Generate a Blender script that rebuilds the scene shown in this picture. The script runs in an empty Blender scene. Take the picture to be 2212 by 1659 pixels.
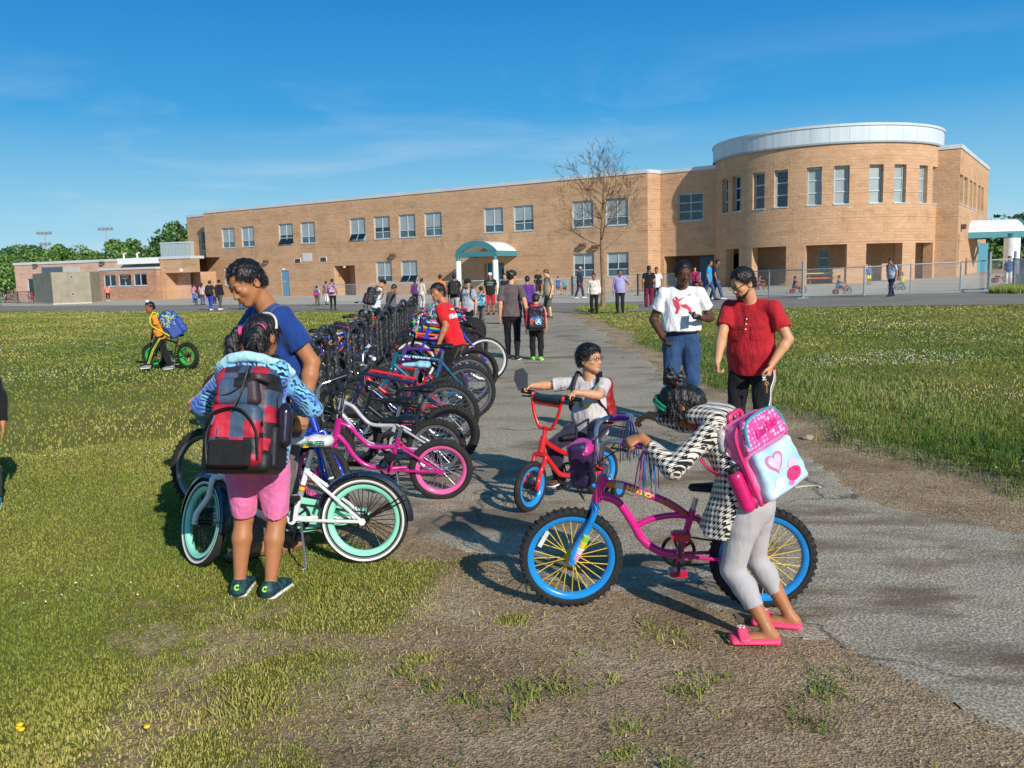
import bpy, math, random
import numpy as np
from mathutils import Vector, Matrix
random.seed(7); rng = np.random.default_rng(7)
SC = bpy.context.scene; COL = SC.collection
PI = math.pi; R_ = math.radians
# ---------------------------------------------------------------- camera model (photo pixels at 2212x1659)
PW, PH, PF = 2212, 1659, 1843.0
CZ = 1.6; PITCH = math.atan((829.5-594)/PF); ROLL = R_(1.5)
_fw = np.array([0, math.cos(PITCH), -math.sin(PITCH)]); _u0 = np.array([0, math.sin(PITCH), math.cos(PITCH)]); _r0 = np.array([1., 0, 0])
_R = math.cos(ROLL)*_r0-math.sin(ROLL)*_u0; _U = math.sin(ROLL)*_r0+math.cos(ROLL)*_u0
def sst(a, b, x):
    t = np.clip((x-a)/(b-a), 0, 1); return t*t*(3-2*t)
def gz(x, y):
    return 0.024*np.maximum(0, x-4.4)*sst(12, 34, y)
def ray(px, py): return PF*_fw+(px-PW/2)*_R+(PH/2-py)*_U
def G(px, py):
    d = ray(px, py); zz = 0.
    for _ in range(30):
        t = (zz-CZ)/d[2]; x, y = d[0]*t, d[1]*t; zz = float(gz(x, y))
    return np.array([x, y, zz])
def atY(px, py, Y):
    d = ray(px, py); t = Y/d[1]; return np.array([d[0]*t, Y, CZ+d[2]*t])
def onplane(px, py, p0, n):
    d = ray(px, py); o = np.array([0, 0, CZ]); t = np.dot(np.array(p0)-o, n)/np.dot(d, n); return o+d*t
# ---------------------------------------------------------------- colours and materials
def lin(c): c = c/255.; return c/12.92 if c <= .04045 else ((c+.055)/1.055)**2.4
def S(r, g, b): return (lin(r), lin(g), lin(b))
_mc = {}
class NT:
    def __init__(s, name):
        s.m = bpy.data.materials.new(name); s.m.use_nodes = True; s.t = s.m.node_tree; s.n = s.t.nodes; s.l = s.t.links
        s.b = s.n['Principled BSDF']
    def N(s, ty, **kw):
        n = s.n.new('ShaderNode'+ty)
        for k, v in kw.items():
            if k in n.inputs and not hasattr(n, k): n.inputs[k].default_value = v
            else: setattr(n, k, v)
        return n
    def L(s, a, b): s.l.new(a, b)
    def coord(s, which='Object', scale=(1, 1, 1), rot=(0, 0, 0)):
        tc = s.N('TexCoord'); mp = s.N('Mapping'); mp.inputs['Scale'].default_value = scale; mp.inputs['Rotation'].default_value = rot
        s.L(tc.outputs[which], mp.inputs['Vector']); return mp.outputs[0]
    def noise(s, vec, scale, detail=4, rough=.55):
        n = s.N('TexNoise'); n.inputs['Scale'].default_value = scale; n.inputs['Detail'].default_value = detail; n.inputs['Roughness'].default_value = rough
        s.L(vec, n.inputs['Vector']); return n.outputs['Fac']
    def ramp(s, fac, stops, interp='LINEAR'):
        r = s.N('ValToRGB'); r.color_ramp.interpolation = interp; e = r.color_ramp.elements
        while len(e) < len(stops): e.new(.5)
        for i, (p, c) in enumerate(stops):
            e[i].position = p; e[i].color = (*c, 1) if len(c) == 3 else c
        s.L(fac, r.inputs[0]); return r.outputs[0]
    def mix(s, fac, a, b, mode='MIX'):
        m = s.N('MixRGB'); m.blend_type = mode
        for i, v in ((0, fac), (1, a), (2, b)):
            if isinstance(v, (int, float)): m.inputs[i].default_value = v
            elif isinstance(v, tuple): m.inputs[i].default_value = (*v, 1)
            else: s.L(v, m.inputs[i])
        return m.outputs[0]
    def math(s, op, a, b=0.):
        m = s.N('Math'); m.operation = op
        for i, v in ((0, a), (1, b)):
            if isinstance(v, (int, float)): m.inputs[i].default_value = v
            else: s.L(v, m.inputs[i])
        return m.outputs[0]
    def sep(s, v):
        n = s.N('SeparateXYZ'); s.L(v, n.inputs[0]); return n.outputs
    def bump(s, h, st=.3, dist=.01):
        b = s.N('Bump'); b.inputs['Strength'].default_value = st; b.inputs['Distance'].default_value = dist
        s.L(h, b.inputs['Height']); s.L(b.outputs[0], s.b.inputs['Normal'])
    def base(s, c):
        if isinstance(c, tuple): s.b.inputs['Base Color'].default_value = (*c, 1)
        else: s.L(c, s.b.inputs['Base Color'])
    def set(s, **kw):
        for k, v in kw.items(): s.b.inputs[k.replace('_', ' ')].default_value = v
def mat(name, col, rough=.6, var=.12, vs=9., bump=0., bs=60., metal=0., coat=0., sheen=0., spec=.5, bd=.004):
    key = (name, col, rough, metal, coat)
    if key in _mc: return _mc[key]
    t = NT(name); v = t.coord()
    f = t.noise(v, vs, 5)
    a = tuple(max(0, c*(1-var*1.6)) for c in col); b = tuple(min(1, c*(1+var*1.6)) for c in col)
    t.base(t.ramp(f, [(.3, a), (.7, b)]))
    t.set(Roughness=rough, Metallic=metal, Coat_Weight=coat, Sheen_Weight=sheen); t.b.inputs['Specular IOR Level'].default_value = spec
    if var > 0: t.L(t.ramp(t.noise(v, vs*3), [(.3, (rough*.85,)*3), (.75, (min(1, rough*1.2),)*3)]), t.b.inputs['Roughness'])
    if bump: t.bump(t.noise(v, bs, 6), bump, bd)
    _mc[key] = t.m; return t.m
def cloth(name, col, fold=.9, weave=.15, var=.12, rough=.85):
    key = ('cl', name, col)
    if key in _mc: return _mc[key]
    t = NT(name); v = t.coord(); v2 = t.coord(scale=(1, 1, .45))
    f = t.noise(v, 7, 4); a = tuple(c*(1-var*1.5) for c in col); b = tuple(min(1, c*(1+var*1.5)) for c in col)
    t.base(t.ramp(f, [(.3, a), (.7, b)])); t.set(Roughness=rough, Sheen_Weight=.15); t.b.inputs['Specular IOR Level'].default_value = .25
    h = t.math('ADD', t.math('MULTIPLY', t.noise(v2, 11, 3, .6), fold), t.math('MULTIPLY', t.noise(v, 420, 2), weave*.12))
    t.bump(h, .75, .05); _mc[key] = t.m; return t.m
def skinmat(name, col):
    key = ('sk', name)
    if key in _mc: return _mc[key]
    t = NT(name); v = t.coord()
    r = (col[0]*1.08, col[1]*.86, col[2]*.8); d = tuple(c*.82 for c in col)
    c = t.ramp(t.noise(v, 14, 5), [(.25, d), (.5, col), (.8, r)])
    t.base(c); t.set(Roughness=.5, Subsurface_Weight=.08, Subsurface_Scale=.01); t.b.inputs['Specular IOR Level'].default_value = .4
    t.bump(t.noise(v, 160, 4), .12, .004); _mc[key] = t.m; return t.m
def hairmat(name, col):
    key = ('hr', name)
    if key in _mc: return _mc[key]
    t = NT(name); v = t.coord(scale=(150, 150, 16)); n = t.noise(v, 1, 3)
    t.base(t.ramp(n, [(.3, tuple(c*.5 for c in col)), (.7, tuple(c*1.5 for c in col))]))
    t.set(Roughness=.38); t.bump(n, .8, .006); _mc[key] = t.m; return t.m
# ---------------------------------------------------------------- objects
def tag(o, label=None, cat=None, group=None, kind=None):
    if label: o['label'] = label
    if cat: o['category'] = cat
    if group: o['group'] = group
    if kind: o['kind'] = kind
    return o
def empty(name, loc=(0, 0, 0), rz=0.):
    o = bpy.data.objects.new(name, None); COL.objects.link(o); o.location = loc; o.rotation_euler = (0, 0, rz); o.empty_display_size = .1; return o
def link(name, me, mats=None, parent=None):
    o = bpy.data.objects.new(name, me); COL.objects.link(o)
    if mats is not None and not me.materials:
        for m in (mats if isinstance(mats, (list, tuple)) else [mats]): me.materials.append(m)
    if parent is not None: o.parent = parent
    return o
def mk_mesh(name, v, f, smooth=True, sharp=None, uv=None, mi=None):
    me = bpy.data.meshes.new(name); v = np.asarray(v, dtype=np.float32)
    if isinstance(f, np.ndarray):
        n = f.shape[1]; me.vertices.add(len(v)); me.vertices.foreach_set('co', v.ravel())
        me.loops.add(f.size); me.loops.foreach_set('vertex_index', f.astype(np.int32).ravel())
        me.polygons.add(len(f)); me.polygons.foreach_set('loop_start', np.arange(0, f.size, n, dtype=np.int32))
        me.update(calc_edges=True)
    else: me.from_pydata(v.tolist(), [], f)
    me.polygons.foreach_set('use_smooth', np.full(len(me.polygons), smooth, dtype=bool))
    if mi is not None: me.polygons.foreach_set('material_index', np.asarray(mi, dtype=np.int32))
    if uv is not None:
        l = me.uv_layers.new(name='UVMap'); l.data.foreach_set('uv', np.asarray(uv, dtype=np.float32).ravel())
    me.update()
    if smooth and sharp is not None: me.set_sharp_from_angle(angle=R_(sharp))
    return me
class MB:
    def __init__(s): s.v = []; s.f = []; s.mi = []; s.n = 0; s.cur = 0
    def add(s, v, f):
        v = [tuple(map(float, p)) for p in v]; s.v += v; s.f += [tuple(int(i)+s.n for i in q) for q in f]; s.mi += [s.cur]*len(f); s.n += len(v); return s
    def box(s, c, d, M=None):
        hx, hy, hz = d[0]/2, d[1]/2, d[2]/2; P = []
        for x, y, z in ((-1, -1, -1), (1, -1, -1), (1, 1, -1), (-1, 1, -1), (-1, -1, 1), (1, -1, 1), (1, 1, 1), (-1, 1, 1)):
            q = np.array([x*hx, y*hy, z*hz])
            if M is not None: q = M @ q
            P.append(q+np.array(c))
        return s.add(P, [(0, 3, 2, 1), (4, 5, 6, 7), (0, 1, 5, 4), (1, 2, 6, 5), (2, 3, 7, 6), (3, 0, 4, 7)])
    def tube(s, pts, r, n=8, closed=False, cap=True, flat=None, up=None):
        P = [np.array(p, float) for p in pts]; m = len(P); rr = [r]*m if np.isscalar(r) else list(r)
        V = []; prev = None
        for i in range(m):
            a = P[(i-1) % m] if (closed or i > 0) else P[i]; b = P[(i+1) % m] if (closed or i < m-1) else P[i]
            t = b-a; t = t/(np.linalg.norm(t)+1e-12)
            if prev is None:
                ref = np.array(up, float) if up is not None else (np.array([0, 0, 1.]) if abs(t[2]) < .9 else np.array([1., 0, 0]))
            else: ref = prev
            u = ref-t*np.dot(ref, t); u /= (np.linalg.norm(u)+1e-12); prev = u; w = np.cross(t, u)
            fl = 1. if flat is None else flat
            for k in range(n):
                an = 2*PI*k/n; V.append(P[i]+rr[i]*(math.cos(an)*u*fl+math.sin(an)*w))
        F = []
        for i in range(m if closed else m-1):
            j = (i+1) % m
            for k in range(n):
                k2 = (k+1) % n; F.append((i*n+k, j*n+k, j*n+k2, i*n+k2))
        if cap and not closed:
            F.append(tuple(range(n))); F.append(tuple(reversed(range((m-1)*n, m*n))))
        return s.add(V, F)
    def ell(s, c, r, M=None, nu=12, nv=8):
        r = (r, r, r) if np.isscalar(r) else r; V = []
        for i in range(nv+1):
            ph = PI*i/nv
            for k in range(nu):
                th = 2*PI*k/nu; q = np.array([r[0]*math.sin(ph)*math.cos(th), r[1]*math.sin(ph)*math.sin(th), r[2]*math.cos(ph)])
                if M is not None: q = M @ q
                V.append(q+np.array(c))
        F = [(i*nu+k, (i+1)*nu+k, (i+1)*nu+(k+1) % nu, i*nu+(k+1) % nu) for i in range(nv) for k in range(nu)]
        return s.add(V, F)
    def ring(s, prof, n=40, closed=True, a0=0., a1=2*PI):      # lathe of (radius, y) profile about the Y axis
        m = len(prof); V = []; full = abs(a1-a0-2*PI) < 1e-6; nn = n if full else n+1
        for i in range(nn):
            a = a0+(a1-a0)*i/n; c, q = math.cos(a), math.sin(a)
            for (rad, y) in prof: V.append((rad*c, y, rad*q))
        F = []
        for i in range(n):
            j = (i+1) % nn
            for k in range(m if closed else m-1):
                k2 = (k+1) % m; F.append((i*m+k, i*m+k2, j*m+k2, j*m+k))
        return s.add(V, F)
    def cyl(s, a, b, r, n=16, r2=None): return s.tube([a, b], [r, r if r2 is None else r2], n)
    def prism(s, poly, z0, z1, M=None, o=(0, 0, 0)):            # poly in local xy, extruded along local z
        m = len(poly); V = [np.array([x, y, z0]) for x, y in poly]+[np.array([x, y, z1]) for x, y in poly]
        if M is not None: V = [M @ q for q in V]
        V = [q+np.array(o) for q in V]
        return s.add(V, [tuple(reversed(range(m))), tuple(range(m, 2*m))]+[(i, (i+1) % m, m+(i+1) % m, m+i) for i in range(m)])
    def xf(s, M, o=(0, 0, 0)):
        s.v = [tuple(M @ np.array(p)+np.array(o)) for p in s.v]; return s
    def build(s, name, mats, parent=None, smooth=True, sharp=40):
        me = mk_mesh(name, s.v, s.f, smooth, sharp, mi=s.mi if any(s.mi) else None)
        return link(name, me, mats, parent)
def rotx(a): c, s = math.cos(a), math.sin(a); return np.array([[1, 0, 0], [0, c, -s], [0, s, c]])
def roty(a): c, s = math.cos(a), math.sin(a); return np.array([[c, 0, s], [0, 1, 0], [-s, 0, c]])
def rotz(a): c, s = math.cos(a), math.sin(a); return np.array([[c, -s, 0], [s, c, 0], [0, 0, 1.]])
def nrm(v): v = np.array(v, float); return v/(np.linalg.norm(v)+1e-12)
def spline(pts, n=6, closed=False):
    P = [np.array(p, float) for p in pts]; out = []; m = len(P)
    for i in range(m if closed else m-1):
        g = lambda k: P[k % m] if closed else P[min(max(k, 0), m-1)]
        a, b, c, d = g(i-1), g(i), g(i+1), g(i+2)
        for j in range(n):
            t = j/n; out.append(.5*((2*b)+(-a+c)*t+(2*a-5*b+4*c-d)*t*t+(-a+3*b-3*c+d)*t**3))
    if not closed: out.append(P[-1])
    return out
def copy_tree(o, parent=None):
    c = o.copy(); COL.objects.link(c)
    if parent is not None: c.parent = parent
    for ch in list(o.children): copy_tree(ch, c)
    return c
def text_mesh(body, size, ext=.001, sx=1., bold=0., shear=0.):
    cu = bpy.data.curves.new('lettering', 'FONT'); cu.body = body; cu.size = size; cu.extrude = ext; cu.align_x = 'CENTER'; cu.align_y = 'CENTER'; cu.resolution_u = 2; cu.offset = bold; cu.shear = shear
    o = bpy.data.objects.new('lettering', cu); COL.objects.link(o); dg = bpy.context.evaluated_depsgraph_get()
    me = bpy.data.meshes.new_from_object(o.evaluated_get(dg)); bpy.data.objects.remove(o); bpy.data.curves.remove(cu); me.materials.clear()
    v = np.zeros(len(me.vertices)*3); me.vertices.foreach_get('co', v); v = v.reshape(-1, 3)*np.array([sx, 1, 1]); me.vertices.foreach_set('co', v.ravel()); return me
def warp(me, fn):
    v = np.zeros(len(me.vertices)*3); me.vertices.foreach_get('co', v); v = v.reshape(-1, 3)
    me.vertices.foreach_set('co', np.array([fn(*p) for p in v]).ravel()); me.update(); return me
# ---------------------------------------------------------------- implicit surfaces (bodies, clothes, bags)
class Sdf:
    def __init__(s): s.p = []; s.disp = []
    def _a(s, lo, hi, fn, k, op): s.p.append((np.minimum(lo, hi), np.maximum(lo, hi), fn, k, op)); return s
    def cone(s, a, b, ra, rb, k=.02, op='+', flat=False):
        a = np.array(a, float); b = np.array(b, float); ba = b-a; L2 = max(np.dot(ba, ba), 1e-9); L = math.sqrt(L2); mr = max(ra, rb)
        def fn(P):
            q = P-a; t = np.clip((q @ ba)/L2, 0, 1); d = np.linalg.norm(q-t[..., None]*ba, axis=-1)-(ra+(rb-ra)*t)
            if flat: d = np.maximum(d, (P-b) @ (ba/L))
            return d
        return s._a(np.minimum(a, b)-mr, np.maximum(a, b)+mr, fn, k, op)
    def econe(s, a, b, lat, ra, rb, k=.02, op='+', flat=0):
        a = np.array(a, float); b = np.array(b, float); ax = b-a; L = np.linalg.norm(ax)+1e-9; ax = ax/L
        u = np.array(lat, float); u = nrm(u-ax*np.dot(u, ax)); w = np.cross(ax, u); mr = max(*ra, *rb)
        def fn(P):
            q = P-a; tl = q @ ax; t = np.clip(tl/L, 0, 1); rx = ra[0]+(rb[0]-ra[0])*t; ry = ra[1]+(rb[1]-ra[1])*t
            ex = tl-t*L; m = np.minimum(rx, ry)
            d = (np.sqrt(((q @ u)/rx)**2+((q @ w)/ry)**2+(ex/m)**2)-1)*m
            if flat & 1: d = np.maximum(d, -tl)
            if flat & 2: d = np.maximum(d, tl-L)
            return d
        return s._a(np.minimum(a, b)-mr, np.maximum(a, b)+mr, fn, k, op)
    def ell(s, c, r, M=None, k=.02, op='+'):
        c = np.array(c, float); r = np.array((r, r, r) if np.isscalar(r) else r, float); m = r.min()
        Mi = None if M is None else np.array(M).T
        def fn(P):
            q = P-c
            if Mi is not None: q = q @ Mi.T
            return (np.linalg.norm(q/r, axis=-1)-1)*m
        R = r.max(); return s._a(c-R, c+R, fn, k, op)
    def rbox(s, c, h, M=None, rad=.02, k=.02, op='+', taper=0.):
        c = np.array(c, float); h = np.array(h, float); Mi = None if M is None else np.array(M).T
        def fn(P):
            q = P-c
            if Mi is not None: q = q @ Mi.T
            if taper: q = q*np.stack([1+taper*q[..., 2]/h[2], np.ones_like(q[..., 2]), np.ones_like(q[..., 2])], -1)
            e = np.abs(q)-(h-rad); return np.linalg.norm(np.maximum(e, 0), axis=-1)+np.minimum(e.max(-1), 0)-rad
        R = np.linalg.norm(h)*(1.+abs(taper)); return s._a(c-R, c+R, fn, k, op)
    def half(s, p, n, op='&'):          # keep the side where (x-p).n < 0
        p = np.array(p, float); n = nrm(n); B = np.full(3, 1e3)
        return s._a(-B, B, lambda P: (P-p) @ n, 0, op)
    def mesh(s, name, vox, noise=0., nf=18., seed=0, zfold=1.):
        adds = [q for q in s.p if q[4] == '+']
        lo = np.min([q[0] for q in adds], 0)-3*vox-noise; hi = np.max([q[1] for q in adds], 0)+3*vox+noise
        n = np.ceil((hi-lo)/vox).astype(int)+1; ax = [lo[i]+vox*np.arange(n[i]) for i in range(3)]
        D = np.full(n, 9., np.float32)
        for (l, h, fn, k, op) in s.p:
            m = k+3*vox; i0 = np.clip(np.floor((l-m-lo)/vox).astype(int), 0, n); i1 = np.clip(np.ceil((h+m-lo)/vox).astype(int)+1, 0, n)
            if (i1 <= i0).any(): continue
            P = np.stack(np.meshgrid(*[ax[i][i0[i]:i1[i]] for i in range(3)], indexing='ij'), -1)
            d = fn(P).astype(np.float32); sl = tuple(slice(i0[i], i1[i]) for i in range(3)); o = D[sl]
            if op == '+':
                if k > 0: hh = np.clip(.5+.5*(o-d)/k, 0, 1); D[sl] = o*(1-hh)+d*hh-k*hh*(1-hh)
                else: D[sl] = np.minimum(o, d)
            elif op == '-':
                if k > 0: hh = np.clip(.5-.5*(o+d)/k, 0, 1); D[sl] = o*(1-hh)-d*hh+k*hh*(1-hh)
                else: D[sl] = np.maximum(o, -d)
            else: D[sl] = np.maximum(o, d)
        if noise:
            r2 = np.random.default_rng(seed); X, Y, Z = np.meshgrid(*ax, indexing='ij', sparse=True); nz = 0
            for q in range(5):
                kx, ky, kz = r2.normal(size=3)*nf*(1+.35*q); kz *= zfold; ph = r2.uniform(0, 6.28, 2)
                nz = nz+np.sin(kx*X+ky*Y+kz*Z+ph[0]+1.3*np.sin(.6*nf*(X*.8+Y*.7+Z*zfold*.6)+ph[1]))
            D = D+(noise*.4*nz).astype(np.float32)
        v, f = surfnets(D, lo, vox); return mk_mesh(name, v, f, True)
def surfnets(D, lo, vox):
    S_ = D < 0; nx, ny, nz = D.shape
    c = np.zeros((nx-1, ny-1, nz-1), np.uint8)
    for dx in (0, 1):
        for dy in (0, 1):
            for dz in (0, 1): c += S_[dx:nx-1+dx, dy:ny-1+dy, dz:nz-1+dz]
    I = np.argwhere((c > 0) & (c < 8)); idm = np.full(c.shape, -1, np.int32); idm[tuple(I.T)] = np.arange(len(I))
    acc = np.zeros((len(I), 3)); cnt = np.zeros(len(I))
    for a in range(3):
        b1, b2 = [i for i in range(3) if i != a]
        for u in (0, 1):
            for w in (0, 1):
                o0 = np.zeros(3, int); o0[b1] = u; o0[b2] = w; o1 = o0.copy(); o1[a] = 1
                d0 = D[tuple((I+o0).T)]; d1 = D[tuple((I+o1).T)]; m = (d0 < 0) != (d1 < 0)
                t = np.where(m, d0/np.where(m, d0-d1, 1), 0); p = np.tile(o0.astype(float), (len(I), 1)); p[:, a] = t
                acc += p*m[:, None]; cnt += m
    V = lo+vox*(I+acc/np.maximum(cnt, 1)[:, None]); F = []
    for a in range(3):
        b1, b2 = (a+1) % 3, (a+2) % 3
        sl0 = [slice(None)]*3; sl1 = [slice(None)]*3; sl0[a] = slice(0, -1); sl1[a] = slice(1, None)
        A = S_[tuple(sl0)]; B = S_[tuple(sl1)]; E = np.argwhere(A != B)
        E = E[(E[:, b1] > 0) & (E[:, b2] > 0) & (E[:, b1] < D.shape[b1]-1) & (E[:, b2] < D.shape[b2]-1)]
        if not len(E): continue
        e1 = np.zeros(3, int); e1[b1] = 1; e2 = np.zeros(3, int); e2[b2] = 1
        q = np.stack([idm[tuple((E-e1-e2).T)], idm[tuple((E-e2).T)], idm[tuple(E.T)], idm[tuple((E-e1).T)]], 1)
        ins = A[tuple(E.T)]; q[~ins] = q[~ins][:, ::-1]; F.append(q)
    return V, np.concatenate(F)
# ================================================================ camera, sky, sun
cam = bpy.data.objects.new('camera', bpy.data.cameras.new('camera')); COL.objects.link(cam); SC.camera = cam
cam.data.sensor_width = 36; cam.data.lens = 36*PF/PW; cam.data.clip_end = 3000; cam.data.clip_start = .05
M = Matrix.Identity(4)
for i in range(3): M[i][0] = _R[i]; M[i][1] = _U[i]; M[i][2] = -_fw[i]
M[2][3] = CZ; cam.matrix_world = M
SUN_AZ = R_(30); SUN_EL = R_(27.5)          # sun to the right of and behind the camera
sdir = np.array([math.sin(SUN_AZ)*math.cos(SUN_EL), -math.cos(SUN_AZ)*math.cos(SUN_EL), math.sin(SUN_EL)])
sun = bpy.data.objects.new('sun', bpy.data.lights.new('sun', 'SUN')); COL.objects.link(sun)
sun.data.energy = 4.9; sun.data.angle = R_(.53); sun.data.color = (1, .94, .85)
sun.rotation_euler = Vector(-sdir).to_track_quat('-Z', 'Y').to_euler()
W = bpy.data.worlds.new('World'); SC.world = W; W.use_nodes = True; nt = W.node_tree; nn = nt.nodes; bg = nn['Background']
sky = nn.new('ShaderNodeTexSky'); sky.sky_type = 'NISHITA'; sky.sun_disc = False; sky.sun_elevation = SUN_EL
sky.sun_rotation = math.atan2(sdir[0], sdir[1]); sky.air_density = 1.25; sky.dust_density = .5; sky.ozone_density = 3.2; sky.altitude = 100
tc = nn.new('ShaderNodeTexCoord'); mp = nn.new('ShaderNodeMapping'); mp.inputs['Scale'].default_value = (1.1, 1.1, 5.5); mp.inputs['Rotation'].default_value = (0, .12, 0)
nt.links.new(tc.outputs['Generated'], mp.inputs[0])
cn = nn.new('ShaderNodeTexNoise'); cn.inputs['Scale'].default_value = 2.2; cn.inputs['Detail'].default_value = 7; cn.inputs['Roughness'].default_value = .6; cn.inputs['Distortion'].default_value = .5
nt.links.new(mp.outputs[0], cn.inputs['Vector'])
cr = nn.new('ShaderNodeValToRGB'); cr.color_ramp.elements[0].position = .52; cr.color_ramp.elements[0].color = (0, 0, 0, 1); cr.color_ramp.elements[1].position = .82; cr.color_ramp.elements[1].color = (1, 1, 1, 1)
nt.links.new(cn.outputs['Fac'], cr.inputs[0])
sx = nn.new('ShaderNodeSeparateXYZ'); nt.links.new(tc.outputs['Generated'], sx.inputs[0])
hr = nn.new('ShaderNodeValToRGB'); e = hr.color_ramp.elements; e[0].position = 0; e[0].color = (.7, .7, .7, 1); e[1].position = .26; e[1].color = (0, 0, 0, 1); k_ = e.new(.1); k_.color = (.5, .5, .5, 1)
nt.links.new(sx.outputs[2], hr.inputs[0])
mu = nn.new('ShaderNodeMath'); mu.operation = 'MULTIPLY'; nt.links.new(cr.outputs[0], mu.inputs[0]); nt.links.new(hr.outputs[0], mu.inputs[1])
hs = nn.new('ShaderNodeHueSaturation'); hs.inputs['Hue'].default_value = .476; hs.inputs['Saturation'].default_value = 1.25; hs.inputs['Value'].default_value = .95
nt.links.new(sky.outputs[0], hs.inputs['Color'])
hz = nn.new('ShaderNodeValToRGB'); e = hz.color_ramp.elements; e[0].position = 0.; e[0].color = (.96, .96, .96, 1); e[1].position = .55; e[1].color = (.3, .3, .3, 1); k_ = e.new(.34); k_.color = (.94, .94, .94, 1)
nt.links.new(sx.outputs[2], hz.inputs[0])
hc = nn.new('ShaderNodeValToRGB'); e = hc.color_ramp.elements; e[0].position = 0.; e[0].color = (5.0, 7.6, 8.8, 1); e[1].position = .32; e[1].color = (.16, 2.1, 6.1, 1); k_ = e.new(.07); k_.color = (3.0, 6.3, 8.4, 1); k_ = e.new(.18); k_.color = (.5, 3.6, 7.5, 1)
nt.links.new(sx.outputs[2], hc.inputs[0])
hm = nn.new('ShaderNodeMixRGB'); nt.links.new(hz.outputs[0], hm.inputs[0]); nt.links.new(hs.outputs[0], hm.inputs[1]); nt.links.new(hc.outputs[0], hm.inputs[2])
mx = nn.new('ShaderNodeMixRGB'); nt.links.new(mu.outputs[0], mx.inputs[0]); nt.links.new(hm.outputs[0], mx.inputs[1]); mx.inputs[2].default_value = (7.6, 8.3, 9.2, 1)
nt.links.new(mx.outputs[0], bg.inputs['Color']); bg.inputs['Strength'].default_value = .1
SC.view_settings.view_transform = 'Standard'; SC.view_settings.look = 'None'; SC.view_settings.exposure = 0; SC.view_settings.gamma = 1
SC.cycles.use_denoising = True; SC.cycles.max_bounces = 6; SC.cycles.transparent_max_bounces = 8

# ================================================================ layout frame parallel to the school wall
DS = np.array([.846, -.534]); DN = np.array([.534, .846])
def sn(x, y): return x*DS[0]+y*DS[1], x*DN[0]+y*DN[1]
def xy(s, n): return s*DS[0]+n*DN[0], s*DS[1]+n*DN[1]
# numpy value noise
_tab = np.random.default_rng(3).random((256, 256))
def vn(x, y):
    xi = np.floor(x).astype(int); yi = np.floor(y).astype(int); fx = x-xi; fy = y-yi; fx = fx*fx*(3-2*fx); fy = fy*fy*(3-2*fy)
    t = lambda a, b: _tab[a % 256, b % 256]
    return (t(xi, yi)*(1-fx)+t(xi+1, yi)*fx)*(1-fy)+(t(xi, yi+1)*(1-fx)+t(xi+1, yi+1)*fx)*fy
def fbm(x, y, o=4):
    a = 0; w = .5
    for i in range(o): a = a+w*vn(x*2**i+17.3*i, y*2**i+9.1*i); w *= .5
    return a/(1-.5**o)
def pathL(y): return -1.5+0*y
def pathR(y): return 2.35+.12*np.sin(y*.9)+.06*np.sin(y*3.1)
def diag(x, y): return y-np.interp(x, [-1, -.42, .45, .9, 1.3, 1.75, 2.4], [5.4, 4.86, 4.05, 3.75, 3.45, 2.75, 1.5])        # >0 beyond the diagonal near edge of the asphalt
def path_mask(x, y):           # 1 = asphalt
    w = (fbm(x*1.3, y*1.3)-.5)*.9
    far = 34.2-(.534*x)/.846*1.0
    m = sst(-.12, .12, diag(x, y)+w)*sst(-.15, .1, x-pathL(y)+w*.4)*(1-sst(-.1, .15, x-pathR(y)-(np.maximum(0, 6.2-y))*.5+w*.5))
    return m
def grass_mask(x, y):          # density of living grass, 0..1
    x = np.asarray(x, float); y = np.asarray(y, float)
    w = (fbm(x*.9+5, y*.9)-.5); w2 = (fbm(x*2.6+50, y*2.6+11, 3)-.5)
    pl = np.maximum(sst(-.25, .25, (-.62-x)+w*1.0+np.minimum(0, (y-4.2))*-.05), 0)      # left lawn
    near = sst(-.8, 1.0, (y-3.0)-x*.75+w*2.2)*sst(-.1, .5, 4.6-y+0*x)                # towards the camera: thins out to bare soil
    lawnL = np.where(y < 4.7, sst(.8, 2.6, y-(np.minimum(x, -.6)+1.0)*1.1+w*1.6)*(1-sst(-1.7, -.5, x+w*1.2))+sst(2.4, 4.5, y-np.maximum(x+.7, 0)*2.5+w*2.4)*.85*sst(-1.7, -.5, x+w*1.2), 1.)
    L = np.where(x < -.2, lawnL, lawnL*sst(.05, .5, -diag(x, y)-.1+w*.5))
    L = L*np.where(y > 4.7, sst(-.1, .3, -1.62-x+w*.3+np.maximum(0, 6.-y)*.75), 1.)
    L = L*np.where((y < 4.9) & (x < 1.4), 1-.6*sst(.50, .70, fbm(x*2.2+8, y*3.0+21, 4))*(1-sst(3.6, 4.9, y)*.6), 1.)
    tuft = sst(.64, .76, .5+w2+.35*w)*.55*(y < 4.6)*(x < 1.25)*sst(.05, .5, -diag(x, y))
    Rr = sst(0, .6, x-pathR(y)-.35-np.maximum(0, 7.5-y)*.42+w*.8)*(y > 4.0)
    g = np.maximum(np.where(x < 1.4, np.maximum(L, tuft), 0), Rr)
    s, n = sn(x, y); g = g*(1-sst(-.25, .15, n-31.9+w*1.0))
    return np.clip(g, 0, 1)*(1-path_mask(x, y))
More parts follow.
